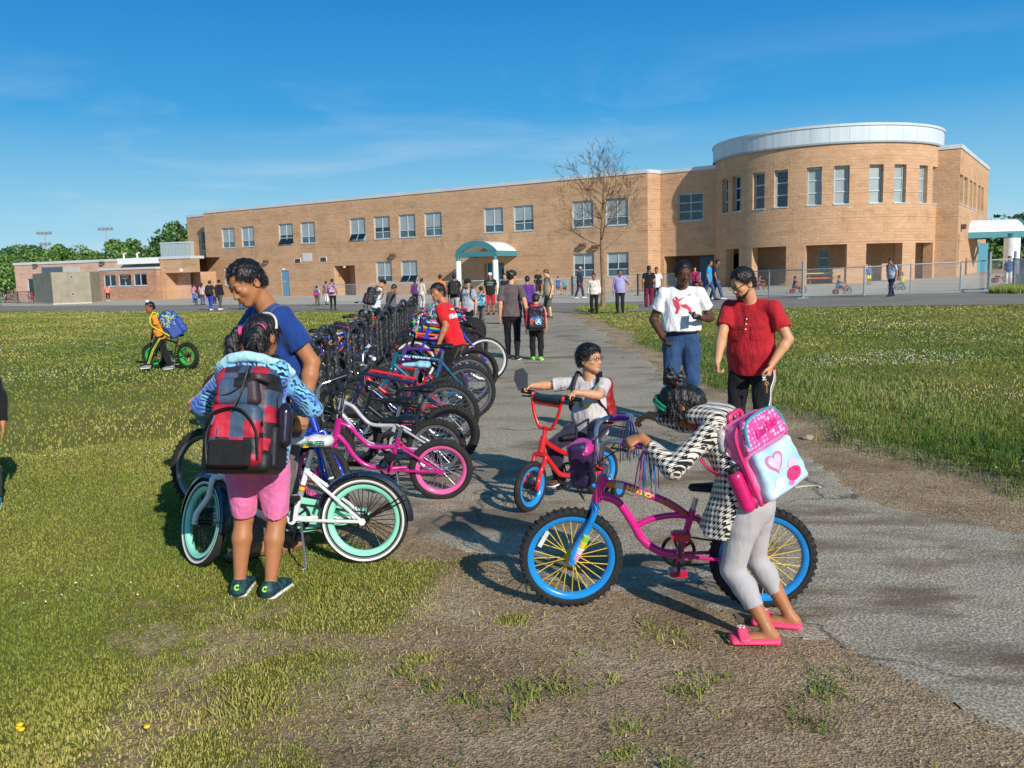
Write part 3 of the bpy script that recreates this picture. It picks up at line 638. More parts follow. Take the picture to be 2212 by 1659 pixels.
zu0 = np.median([q[2] for q in U_]); zu1 = np.median([q[3] for q in U_]); zl0 = np.median([q[2] for q in Lw]); zl1 = np.median([q[3] for q in Lw])
U_ = [(a, b, zu0, zu1) for a, b, *_ in U_]; Lw = [(a, b, zl0, zl1) for a, b, *_ in Lw]
dr = rect(*Z2(808, 873, 712, 925)); rc = rect(*Z2(1265, 1445, 688, 915)); ce = rect(*Z3(525, 698, 905, 1180))
dr = (dr[0], dr[1], 0., 2.75); rc = (rc[0], rc[1], 0., 2.95, 2.2); ce = (ce[0], ce[1], 0., 2.7, .5)
data = ([], [], [])
wall_grid(data, mfn, [0, L_], [-.3, HT-.25], [(*q, .16) for q in U_+Lw]+[(*dr, .15), rc, ce], .16)
# the other outer faces of the long wing
def plain(p, q, z0, z1, dat, holes=(), dep=.16):
    d = nrm(q-p); n = np.array([-d[1], d[0], 0.]); fn = flatfn(p, d, n); wall_grid(dat, fn, [0, np.linalg.norm(q-p)], [z0, z1], list(holes), dep); return fn, d, n
plain(B0, B1, -.3, HT-.25, data)
cfn, cd_, cn_ = plain(B1, C1+nrm(C1-B1)*1.5, -.3, HT-.25, data) if False else (None, None, None)
cd_ = nrm(C1-B1); cn_ = np.array([-cd_[1], cd_[0], 0.]); cfn = flatfn(B1, cd_, cn_); Lc = np.linalg.norm(C1-B1)+2.2
kw = dict(p0=B1, d=cd_, n=cn_); cw = rect(*(lambda q: q)(f2(2100, 350, 2.711)(168, 382, 722, 955)), **kw)
cdz = rect(*f2(2100, 350, 2.711)(0, 500, 1250, 1400), **kw)
wall_grid(data, cfn, [0, Lc], [-.3, HT-.25], [(cw[0], cw[1], cw[2], cw[3], .16), (.3, Lc-.1, -.3, 2.75, 2.4)], .16)
# left end: the stair bay set back behind the long face
eb = A1+wn*1.3; plain(eb, A1, -.3, HT-.25, data) if False else None
lfn = flatfn(A0, nrm(A1+wn*1.6-A0), wn); Ll = np.linalg.norm(A1+wn*1.6-A0)
kl = dict(p0=A0, d=nrm(A1+wn*1.6-A0), n=np.array([-nrm(A1+wn*1.6-A0)[1], nrm(A1+wn*1.6-A0)[0], 0]))
lfn = flatfn(A0, kl['d'], kl['n']); lw_ = rect(*f2(0, 650, 2.711)(1745, 1822, 240, 400), **kl)
wall_grid(data, lfn, [0, Ll], [-.3, HT-.3], [(lw_[0], min(lw_[1], Ll-.05), zu0, zu1, .16), (max(.2, Ll-2.6), Ll-.05, -.3, 2.7, 2.)], .16)
plain(A1+wn*1.6, A1, -.3, HT-.25, data)
plain(A0+wn*24, A0, -.3, HT-.3, data)
wall_obj('wall', data, BRK, SCH)
for i, q in enumerate(U_): window(SCH, mfn, *q, .16, 'pair', open_=i in (2, 4), blind=(.999, .999, .8, .999, .999, .72, .999, .9, .999, .85, .999, .94)[i])
for i, q in enumerate(Lw): window(SCH, mfn, *q, .16, 'pair', open_=i in (2,), blind=1. if i < 3 else .62)
window(SCH, cfn, *cw, .16, 'six', blind=.001); window(SCH, lfn, lw_[0], min(lw_[1], Ll-.05), zu0, zu1, .16, 'pair', blind=.001)
def slab(name, fn, u0, u1, z0, z1, d0, d1, m, parent):
    b = MB(); P = [fn(u0, z0, d0), fn(u1, z0, d0), fn(u1, z1, d0), fn(u0, z1, d0), fn(u0, z0, d1), fn(u1, z0, d1), fn(u1, z1, d1), fn(u0, z1, d1)]
    b.add(P, [(0, 1, 2, 3), (4, 7, 6, 5), (0, 4, 5, 1), (1, 5, 6, 2), (2, 6, 7, 3), (3, 7, 4, 0)]); return b.build(name, m, parent, smooth=False)
d1 = slab('door', mfn, dr[0]+.06, dr[1]-.06, .02, dr[3]-.06, .08, .14, BLUED, SCH); slab('door_label', mfn, dr[0]+.3, dr[0]+.5, 1.5, 1.58, .07, .079, WHITEP, d1)
slab('door_frame', mfn, dr[0]-.02, dr[1]+.02, dr[3]-.06, dr[3]+.02, -.01, .13, FRAME, d1)
d2 = slab('door', mfn, rc[0]+1.2, rc[1]-.1, .02, 2.5, 1.9, 1.98, BLUED, SCH); slab('door_pane', mfn, rc[0]+1.9, rc[0]+2.2, 1.1, 2.1, 1.88, 1.899, DARKG, d2)
slab('recess_wall', mfn, rc[0]-.1, rc[1]+.1, -.1, 3.0, 2.2, 2.3, BRK3, SCH)
d3 = slab('door', mfn, ce[0]+.35, ce[1]-.06, .02, 2.45, .42, .5, mat('teal_door', S(58, 140, 160), .5), SCH)
for a in (.5, 1.6): slab('door_pane', mfn, ce[0]+a, ce[0]+a+.5, .4, 2.2, .40, .419, DARKG, d3)
slab('door_surround', mfn, ce[0], ce[1], -.1, 2.7, .52, .6, TEAL, SCH)
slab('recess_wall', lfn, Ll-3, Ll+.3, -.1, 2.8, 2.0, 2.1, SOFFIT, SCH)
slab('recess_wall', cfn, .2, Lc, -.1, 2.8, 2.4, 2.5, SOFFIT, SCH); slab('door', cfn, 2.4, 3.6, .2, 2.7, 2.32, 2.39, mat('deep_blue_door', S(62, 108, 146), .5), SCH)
# door numbers, vents, panel, lamps
for q in ((Z2(815, 835, 692, 708)), (Z2(1340, 1360, 672, 688))):
    r_ = rect(*q); pl = slab('number_plate', mfn, r_[0], r_[1], r_[2], r_[3], -.02, .0, WHITEP, SCH)
for q in ((917, 975, 607, 643), (1137, 1198, 595, 632)):
    r_ = rect(*Z2(*q)); vt = slab('vent', mfn, r_[0], r_[1], r_[2], r_[3], -.03, .0, WHITEP, SCH)
    for k in range(4): z = r_[2]+(k+.6)*(r_[3]-r_[2])/4.4; slab('louvre', mfn, r_[0]+.08, r_[1]-.08, z-.06, z+.04, -.034, -.0305, DARKG, vt)
r_ = rect(*Z2(990, 1070, 560, 632)); slab('wall_panel', mfn, *r_, -.03, 0., mat('pale_panel', S(206, 202, 196), .6), SCH)
def wall_lamp(fn, u, z, w=.55, parent=SCH):
    f = slab('wall_lamp', fn, u-w/2, u+w/2, z-.16, z+.16, -.32, -.02, BRONZE, parent); slab('lamp_lens', fn, u-w/2+.06, u+w/2-.06, z-.2, z-.161, -.3, -.06, mat('lamp_lens', S(220, 214, 196), .3), f)
for x, y, zf in ((680, 635, Z2), (1775, 583, Z2), (1380, 768, Z3), (1490, 782, Z3)):
    q = zf(x, x, y, y); u, z = UZ(q[0], q[2]); wall_lamp(mfn, u, z)
# parapet trim and roof of the long wing
def coping(fn, u0, u1, z, parent=SCH, h=.28, m=TRIM): return slab('roof_trim', fn, u0, u1, z-h, z, -.07, .34, m, parent)
coping(mfn, -.07, L_-.0, HT); coping(flatfn(B0, nrm(B1-B0), np.array([-nrm(B1-B0)[1], nrm(B1-B0)[0], 0])), .03, np.linalg.norm(B1-B0)-.03, HT+.003); coping(cfn, .08, Lc, HT-.003); coping(lfn, -.05, Ll, HT-.06)
rb = MB(); rp = [A0, A1+wn*1.6, A1, B0, B1, C1+cd_*2.2, C1+cd_*2.2+cn_*22, A0+wn*24]
rb.add([p+np.array([0, 0, HT-.5]) for p in rp], [tuple(range(8))]).build('roof', mat('roof_gravel', S(150, 146, 138), .9), SCH, smooth=False)
# control joints (thin recessed-looking lines of sealant) on the long wall
for zz in (zl1+.5, zu0-.02-.6, zu1+.25):
    pass
# canopy over the central entrance
def arch_canopy(parent, fn, uc, w, dout, zbase, rise, pil=True, pr=.22):
    r = (w*w/4+rise*rise)/(2*rise); a = math.asin(w/2/r); n = 18
    arc = lambda e: [(uc+(r+e)*math.sin(-a+2*a*i/n), zbase+(r+e)*math.cos(-a+2*a*i/n)-(r-rise)) for i in range(n+1)]
    b = MB(); o = arc(0); i_ = arc(-.1)
    for (u0, z0), (u1, z1), (x0, y0), (x1, y1) in zip(o[:-1], o[1:], i_[:-1], i_[1:]):
        b.add([fn(u0, z0, -dout), fn(u1, z1, -dout), fn(u1, z1, 0), fn(u0, z0, 0), fn(x0, y0, -dout), fn(x1, y1, -dout), fn(x1, y1, 0), fn(x0, y0, 0)], [(0, 1, 2, 3), (4, 7, 6, 5), (0, 4, 5, 1)])
    c = b.build('canopy', WHITEM, parent, smooth=True, sharp=30)
    for nm, d0, d1 in (('canopy_fascia', -dout-.12, -dout+.06),):
        b = MB(); o = arc(.06); i_ = arc(-.42)
        for (u0, z0), (u1, z1), (x0, y0), (x1, y1) in zip(o[:-1], o[1:], i_[:-1], i_[1:]):
            y0 = max(y0, zbase-.05); y1 = max(y1, zbase-.05)
            b.add([fn(u0, z0, d0), fn(u1, z1, d0), fn(x1, y1, d0), fn(x0, y0, d0), fn(u0, z0, d1), fn(u1, z1, d1), fn(x1, y1, d1), fn(x0, y0, d1)], [(0, 3, 2, 1), (4, 5, 6, 7), (0, 1, 5, 4), (3, 7, 6, 2)])
        b.build(nm, TEAL, c, smooth=False)
    slab('canopy_beam', fn, uc-w/2-.08, uc+w/2+.08, zbase-.42, zbase-.03, -dout-.1, -dout+.12, TEAL, c)
    for sgn in (-1, 1): slab('canopy_beam', fn, uc+sgn*w/2-.08, uc+sgn*w/2+.08, zbase-.42, zbase+.02, -dout+.125, -.01, TEAL, c)
    if pil:
        for sgn in (-1, 1):
            p0 = fn(uc+sgn*(w/2-.15), -.1, -dout+.02); p1 = fn(uc+sgn*(w/2-.15), zbase-.75, -dout+.02); p2 = fn(uc+sgn*(w/2-.15), zbase-.42, -dout+.02)
            MB().cyl(p0, p1, pr, 20).build('column', WHITEP, parent); MB().cyl(p1, p2, pr*.7, 16).build('column_cap', TEAL, parent)
    return c
fpl = A1-wn*3.2; uL = UZ(985.5, 540, fpl)[0]; uR = UZ(1072, 540, fpl)[0]; zB = UZ(1040, 543, fpl)[1]; zT = UZ(1030, 521, fpl)[1]
arch_canopy(SCH, mfn, (uL+uR)/2, uR-uL, 3.2, zB, zT-zB, True, .24)
# ---------------------------------------------------------------- round tower
TC = np.array([23.9, 65.8, 0.]); TR = 8.0; TZ0 = float(gz(24, 58)); THT = 10.15
def thof(px):        # angle on the drum (0 = towards -Y, + to the right) seen at image column px
    best = None
    for k in range(-1000, 1001):
        th = k*.0014; p = TC+TR*np.array([math.sin(th), -math.cos(th), 0]); d = p-np.array([0, 0, CZ]); c = d @ _fw
        xp = PW/2+PF*(d @ _R)/c
        if np.dot(p[:2], [math.sin(th), -math.cos(th)]) < 0:
            e = abs(xp-px)
            if best is None or e < best[0]: best = (e, th)
    return best[1]
def tfn(u, z, d): th = u/TR; r = TR-d; return TC+np.array([r*math.sin(th), -r*math.cos(th), z])
Z4 = lambda x: (2100+x/2.711)/1.4756
Z5 = lambda x: (2700+x/2.711)/1.4756
wpx = [(Z4(545), Z4(578)), (Z4(640), Z4(688)), (Z4(808), Z4(898)), (Z4(988), Z4(1098)), (Z4(1260), Z4(1392)), (Z4(1492), Z4(1628)), (Z4(1790), Z4(1918)), (Z5(372), Z5(487)), (Z5(594), Z5(660)), (Z5(703), Z5(748))]
tw = sorted([(thof(a)*TR, thof(b)*TR) for a, b in wpx])
opx = [(Z4(575), Z4(690)), (Z4(800), Z4(1095)), (Z4(1262), Z4(1617)), (Z4(1783), Z5(468)), (Z5(580), Z5(730))]
op = [(thof(a)*TR, thof(b)*TR) for a, b in opx]
wc = [(a+b)/2 for a, b in tw]; ww = .98
def zat(px, py, th):
    p = TC+TR*np.array([math.sin(th), -math.cos(th), 0]); return float(atY(px, py, p[1])[2])
tz1 = zat(1754, (350+485/2.711)/1.4756, 0.-.05); tz0 = zat(1754, (350+820/2.711)/1.4756, -.05); oz1 = zat(1780, (350+1165/2.711)/1.4756, -.05); tb0 = zat(1786, (350+275/2.711)/1.4756, 0); tb1 = zat(1786, (350+122/2.711)/1.4756, 0)
print('tower', tz0, tz1, oz1, tb0, tb1, 'wing', zu0, zu1, zl0, zl1, [round(c/TR, 2) for c in wc], [(round(a, 1), round(b, 1)) for a, b in op])
dt = ([], [], []); U0, U1 = -1.95*TR, 1.9*TR
wall_grid(dt, tfn, np.linspace(U0, U1, 110), [TZ0-.4, tb0], [(c-ww/2, c+ww/2, tz0, tz1, .42) for c in wc]+[(a, b, TZ0-.4, oz1, .65) for a, b in op], .4)
wall_obj('tower_wall', dt, BRK, SCH)
for i, c in enumerate(wc): window(SCH, tfn, c-ww/2+.02, c+ww/2-.02, tz0+.02, tz1-.02, .34, 'tall', blind=.999 if i > 3 else .001)
# recessed ground-floor drum behind the arcade, with its windows
r2 = 2.6; i2 = ([], [], []); ifn = lambda u, z, d: (TC+np.array([(TR-r2-d)*math.sin(u/TR), -(TR-r2-d)*math.cos(u/TR), z]))
iw = [(op[1][1]-.55, op[1][1]+.45), ((op[2][0]+op[2][1])/2-.65, (op[2][0]+op[2][1])/2+.45), (op[3][1]-1.9, op[3][1]-1.0)]
wall_grid(i2, ifn, np.linspace(U0, U1, 70), [TZ0-.4, oz1+.3], [(a, b, TZ0+.55, oz1-.25, .15) for a, b in iw], .15); wall_obj('arcade_wall', i2, BRK, SCH)
for a, b in iw: window(SCH, ifn, a, b, TZ0+.55, oz1-.25, .15, 'tall', blind=.001)
cb_ = MB(); n = 70; V = []
for i in range(n+1):
    u = U0+(U1-U0)*i/n; V += [tfn(u, oz1+.02, .02), ifn(u, oz1+.02, .0)]
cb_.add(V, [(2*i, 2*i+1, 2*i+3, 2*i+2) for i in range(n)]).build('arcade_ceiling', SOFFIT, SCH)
def bandmesh(name, r0, z0, z1, m, lip=0., n=96):
    d = ([], [], []); fn = lambda u, z, q: TC+np.array([(TR+r0-q)*math.sin(u/TR), -(TR+r0-q)*math.cos(u/TR), z])
    wall_grid(d, fn, np.linspace(-PI*TR, PI*TR, n), [z0, z1], [], .1)
    V, F, UV = d; us = np.linspace(-PI*TR, PI*TR, n)
    for zz in (z0, z1):
        for a, b in zip(us[:-1], us[1:]):
            i = len(V); V.extend([fn(a, zz, 0), fn(b, zz, 0), fn(b, zz, .35), fn(a, zz, .35)]); F.append((i, i+1, i+2, i+3)); UV.extend([(a, 0), (b, 0), (b, .3), (a, .3)])
    return wall_obj(name, d, m, SCH)
bandmesh('tower_cladding', .10, tb0, tb1-.16, BAND); bandmesh('tower_coping', .17, tb1-.157, tb1, TRIM); bandmesh('tower_flashing', .14, tb0-.12, tb0-.003, mat('flashing', S(150, 160, 164), .4))
b = MB(); b.add([TC+np.array([(TR)*math.cos(6.2832*i/60), TR*math.sin(6.2832*i/60), tb1-.3]) for i in range(60)], [tuple(range(60))]).build('tower_roof', mat('roof_gravel', S(150, 146, 138), .9), SCH)
# ---------------------------------------------------------------- right wing
K0 = P2(atY(2065, 600, 59.8)); K1 = P2(atY(2126, 600, 74.6)); KJ = K0-nrm(B0-A1)*4.2; WT = atY(2065, 311, 59.8)[2]
dw = ([], [], []); kd = nrm(K1-K0); kn = np.array([-kd[1], kd[0], 0.]); kfn = flatfn(K0, kd, kn); kk = dict(p0=K0, d=kd, n=kn)
plain(KJ-nrm(K0-KJ)*2, K0, -.2, WT-.2, dw)
kz = lambda x: UZ(Z5(x), 500, **kk)[0]
kw_ = [(kz(a), kz(b)) for a, b in ((958, 988), (995, 1028), (1045, 1070), (1078, 1102), (1118, 1140), (1146, 1167))]
kz0 = UZ(Z5(975), (350+810/2.711)/1.4756, **kk)[1]; kz1 = UZ(Z5(975), (350+548/2.711)/1.4756, **kk)[1]
klo = (.22, 1.05); LK = np.linalg.norm(K1-K0)
hl = [(a, b, kz0, kz1, .3) for a, b in kw_]+[(klo[0], klo[1], TZ0+1.0, TZ0+3.1, .25)]
wall_grid(dw, kfn, [0, LK], [-.2, WT-.2], hl, .3); plain(K1, K1+kn*14, -.2, WT-.2, dw); wall_obj('wing_wall', dw, BRK, SCH)
for a, b in kw_: window(SCH, kfn, a, b, kz0, kz1, .28, 'tall')
window(SCH, kfn, klo[0], klo[1], TZ0+1., TZ0+3.1, .24, 'tall')
coping(kfn, -.05, LK+.05, WT); kf2 = flatfn(KJ-nrm(K0-KJ)*2, nrm(K0-KJ), np.array([-nrm(K0-KJ)[1], nrm(K0-KJ)[0], 0])); coping(kf2, 0, np.linalg.norm(K0-KJ)+1.9, WT-.003)
MB().add([KJ+[0, 0, WT-.4], K0+[0, 0, WT-.4], K1+[0, 0, WT-.4], K1+kn*14+[0, 0, WT-.4]], [(0, 1, 2, 3)]).build('roof', mat('roof_gravel', S(150, 146, 138), .9), SCH, smooth=False)
wall_lamp(kfn, kz(985), UZ(Z5(985), (350+1010/2.711)/1.4756, **kk)[1], .5)
# side entrance canopy on the right wing: a barrel roof carried on one white column
E0 = atY(Z5(1035), 560, 64.5); sd = np.array([1, -.12, 0.]); sd /= np.linalg.norm(sd)
def afn(u, z, q): return np.array([E0[0], E0[1], 0])+np.array([sd[1], -sd[0], 0])*(-u)*1.0+np.array([0, 0, z])-sd*q
zb_ = atY(Z5(1230), (350+1075/2.711)/1.4756, 62.5)[2]
arch_canopy(SCH, lambda u, z, q: np.array([E0[0], E0[1]+.6, 0])+np.array([.12, .99, 0])*u+np.array([0, 0, z])-sd*q, 1.6, 4.2, 4.3, zb_+.22, 1.0, False)
cp = atY(Z5(1412), 600, 61.2); MB().cyl((cp[0], cp[1], .2), (cp[0], cp[1], zb_-.35), .52, 24).build('column', WHITEP, SCH); MB().cyl((cp[0], cp[1], zb_-.35), (cp[0], cp[1], zb_-.02), .3, 16).build('column_cap', TEAL, SCH)
db = atY(2090, 526, 70.); slab('side_door', flatfn((db[0], 70., 0), (1, 0), (0, 1)), 0., 1.7, .3, db[2], 0, .2, mat('side_door_teal', S(66, 140, 164), .5), SCH)
# ---------------------------------------------------------------- low annex on the left
AN = empty('annex_building', (0, 0, 0)); tag(AN, 'low single storey pink block annex with flat grey roof edge', 'building')
Z1 = f2(0, 650, 2.711)
q0 = P2(atY(37, 640, 101.)); q1 = P2(atY(415, 640, 92.0)); ad = nrm(q1-q0); an_ = np.array([-ad[1], ad[0], 0.]); fan = flatfn(q0, ad, an_); ka = dict(p0=q0, d=ad, n=an_); LA = np.linalg.norm(q1-q0)
ah = UZ(37, (650+510/2.711)/1.4756, **ka)[1]; ah2 = UZ(400, (650+455/2.711)/1.4756, **ka)[1]; AH = (ah+ah2)/2
print('annex', ah, ah2, LA)
def ar(x0, x1, y0, y1): return rect(*Z1(x0, x1, y0, y1), **ka)
w1 = ar(238, 300, 645, 760); w2 = ar(810, 890, 620, 760); rcs = ar(1478, 1672, 612, 812); dr1 = ar(955, 990, 615, 830)
da = ([], [], [])
wall_grid(da, fan, [0, LA], [-.3, AH-.25], [(w1[0], w1[1]+.6, .45, w1[3], .15), (w2[0], w2[1], .45, w2[3], .15), (dr1[0], dr1[1], -.3, 2.4, .6)], .15)
plain(q0+an_*16, q0, -.3, AH-.25, da); wall_obj('wall', da, BRK2, AN)
window(AN, fan, w1[0], w1[1]+.6, .45, w1[3], .14, 'row', blind=.001); window(AN, fan, w2[0], w2[1], .45, w2[3], .14, 'row', blind=.001)
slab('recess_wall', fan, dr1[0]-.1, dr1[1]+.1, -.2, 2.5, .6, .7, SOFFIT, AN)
bd = 2.2; bfn = lambda u, z, q: fan(u, z, q-bd); ub0 = ar(972, 972, 500, 500)[0]+.2; ub1 = ar(1445, 1445, 500, 500)[0]+.4; bz = AH-1.25
db_ = ([], [], []); bw = [ar(1018, 1120, 620, 698), ar(1143, 1250, 612, 695), ar(1272, 1383, 608, 690)]
wall_grid(db_, bfn, [ub0, ub1], [-.3, bz], [(a+.25, b+.25, 1.5, 2.75, .14) for a, b, *_ in bw], .14)
plain(bfn(ub0, 0, bd), bfn(ub0, 0, 0), -.3, bz, db_); plain(bfn(ub1, 0, 0), bfn(ub1, 0, bd), -.3, bz, db_); wall_obj('wall', db_, BRK3, AN)
for a, b, *_ in bw: window(AN, bfn, a+.25, b+.25, 1.5, 2.75, .13, 'row', blind=.001)
slab('roof_trim', bfn, ub0-.08, ub1+.08, bz, bz+.22, -.08, bd-.02, TRIM, AN)
slab('fascia_panel', fan, ub0+2.2, ub1-.1, bz+.6, AH-.02, -1.7, -.02, WHITEM, AN)
u3 = ub1+.05; pf = lambda u, z, q: fan(u, z, q-1.6); dp_ = ([], [], [])
rc0 = (u3+.6, u3+5.2, -.3, 2.75, 2.2); wall_grid(dp_, pf, [u3, LA+1.5], [-.3, AH-.28], [rc0], 1.); wall_obj('wall', dp_, BRK, AN); slab('recess_wall', pf, rc0[0]-.1, rc0[1]+.1, -.2, 2.8, 2.2, 2.3, BRK3, AN)
slab('number_plate', pf, u3+2.6, u3+2.95, 2.85, 3.15, -.02, 0., WHITEP, AN)
slab('roof_trim', fan, -.1, u3-.05, AH-.25, AH+.03, -.1, .3, TRIM, AN); slab('roof_trim', pf, u3-.04, LA+1.6, AH-.28, AH, -.1, 2., TRIM, AN)
MB().add([fan(0, AH-.1, .2), fan(LA+1, AH-.1, .2), fan(LA+1, AH-.1, 16), fan(0, AH-.1, 16)], [(0, 1, 2, 3)]).build('roof', mat('roof_gravel', S(150, 146, 138), .9), AN, smooth=False)
wp = ar(365, 545, 545, 608); b0 = slab('notice_panel', fan, wp[0], wp[1], wp[2], wp[3], -.06, 0., mat('slate_blue_panel', S(78, 92, 112), .4), AN); wq = ar(545, 690, 545, 608); slab('notice_panel', fan, wq[0]+.02, wq[1], wq[2], wq[3], -.05, 0, mat('pale_grey_panel', S(188, 186, 184), .5), AN)
wall_lamp(fan, ar(312, 312, 515, 515)[0], AH-.35, .5, AN); wall_lamp(fan, ar(888, 888, 485, 485)[0], AH-.35, .5, AN); wall_lamp(bfn, ar(1205, 1205, 580, 580)[0]+.3, bz-.75, .7, AN)
mh = UZ(Z1(1430, 1430, 0, 0)[0], (650+340/2.711)/1.4756, **ka)[1]+.3
mf = lambda u, z, q: fan(u, z, q+6)
CLAD = NT('plant_cladding'); v = CLAD.coord('Object'); CLAD.base(CLAD.ramp(CLAD.math('FRACT', CLAD.math('MULTIPLY', CLAD.sep(v)[0], 2.2)), [(0, S(122, 138, 142)), (.12, S(160, 174, 176)), (.9, S(166, 180, 182))])); CLAD.set(Roughness=.5); CLAD = CLAD.m
pe = slab('roof_plant_enclosure', mf, 16.2, 20.2, AH-.15, mh, 0, 6, CLAD, AN); slab('plant_trim', mf, 16.15, 20.25, mh, mh+.14, -.06, 6.05, TRIM, pe)
for x in (1010, 1130): u = ar(x, x, 440, 440)[0]-2.; MB().tube([fan(u, AH-.1, 3), fan(u, AH+.7, 3), fan(u+.3, AH+.72, 3)], .1, 10).build('roof_vent', WHITEP, AN)
# concrete enclosure in front of the annex
c0 = G(116, 658.5); ce_ = empty('concrete_enclosure', (c0[0], c0[1], 0)); tag(ce_, 'plain concrete walled enclosure standing in front of the pink annex', 'enclosure')
cl, crr = G(76, 656), G(199, 655.5)
b = MB(); hC = 2.9; pts = [cl-c0, np.zeros(3), crr-c0]; back = [crr-c0+np.array([-.6, 3.2, 0]), cl-c0+np.array([.6, 3.4, 0])]
poly = [(p[0], p[1]) for p in pts+back]; b.prism(poly, -.1, hC).build('wall', CONC, ce_, smooth=False)
b = MB(); b.prism([(x*1.02+(.0), y*1.02-.12) for x, y in poly], -.1, .14).build('footing', CURB, ce_, smooth=False)
ed = nrm(crr-c0); ef = flatfn((0, 0, 0), ed, (-ed[1], ed[0])); Lq = np.linalg.norm(crr-c0)
for z in (.75, 2.3):
    h = slab('lifting_pocket', ef, Lq*.48, Lq*.56, z, z+.3, -.02, .01, CURB, ce_); slab('pocket_recess', ef, Lq*.49, Lq*.55, z+.05, z+.25, -.024, -.0205, mat('pocket_dark', S(92, 86, 74), .9), h)
# ================================================================ people
def ik(a, t, l1, l2, pole):
    a = np.array(a, float); t = np.array(t, float); d = t-a; L = np.linalg.norm(d)
    if L > (l1+l2)*.995: t = a+d/L*(l1+l2)*.995; d = t-a; L = np.linalg.norm(d)
    x = (l1*l1-l2*l2+L*L)/(2*L); h = math.sqrt(max(l1*l1-x*x, 0)); u = d/L; p = np.array(pole, float); p = p-u*np.dot(p, u); p = nrm(p)
    return a+u*x+p*h, t
SKINS = dict(tan=S(176, 118, 78), brown=S(150, 96, 62), dark=S(92, 58, 40), fair=S(222, 172, 140), light=S(206, 150, 112))
HAIRC = dict(black=S(26, 22, 22), dbrown=S(56, 38, 28), brown=S(96, 62, 40), grey=S(110, 104, 100))
EYEM = mat('eye_white', S(226, 220, 212), .25, var=0); IRISM = mat('eye_iris', S(34, 22, 16), .15, var=0)
class Rig: pass
def strands(o, n, L, m, seed=1, out=.55, down=.8, w=.0011, keep=None):
    me = o.data; v = np.zeros(len(me.vertices)*3); me.vertices.foreach_get('co', v); v = v.reshape(-1, 3); nn_ = np.zeros(len(v)*3); me.vertices.foreach_get('normal', nn_); nn_ = nn_.reshape(-1, 3); g = np.random.default_rng(seed)
    i = g.integers(0, len(v), n); p, q = v[i], nn_[i]; d = q*out*g.uniform(.3, 1., (n, 1))+np.array([0, 0, -1.])*down+g.normal(0, .16, (n, 3)); d /= np.linalg.norm(d, axis=1)[:, None]; l = L*g.uniform(.4, 1.3, (n, 1))
    s = np.cross(d, q+g.normal(0, .3, (n, 3))); s /= np.linalg.norm(s, axis=1)[:, None]+1e-9; m1 = p+(d+q*.35)*l*.55
    V = np.stack([p-s*w-q*.002, p+s*w-q*.002, m1+s*w*.8, m1-s*w*.8, p+d*l], 1).reshape(-1, 3); k = np.arange(n)[:, None]*5; F = np.concatenate([k+np.array([[0, 1, 2]]), k+np.array([[0, 2, 3]]), k+np.array([[3, 2, 4]])])
    return link('strands', mk_mesh('strands', V, F, True), m, o)
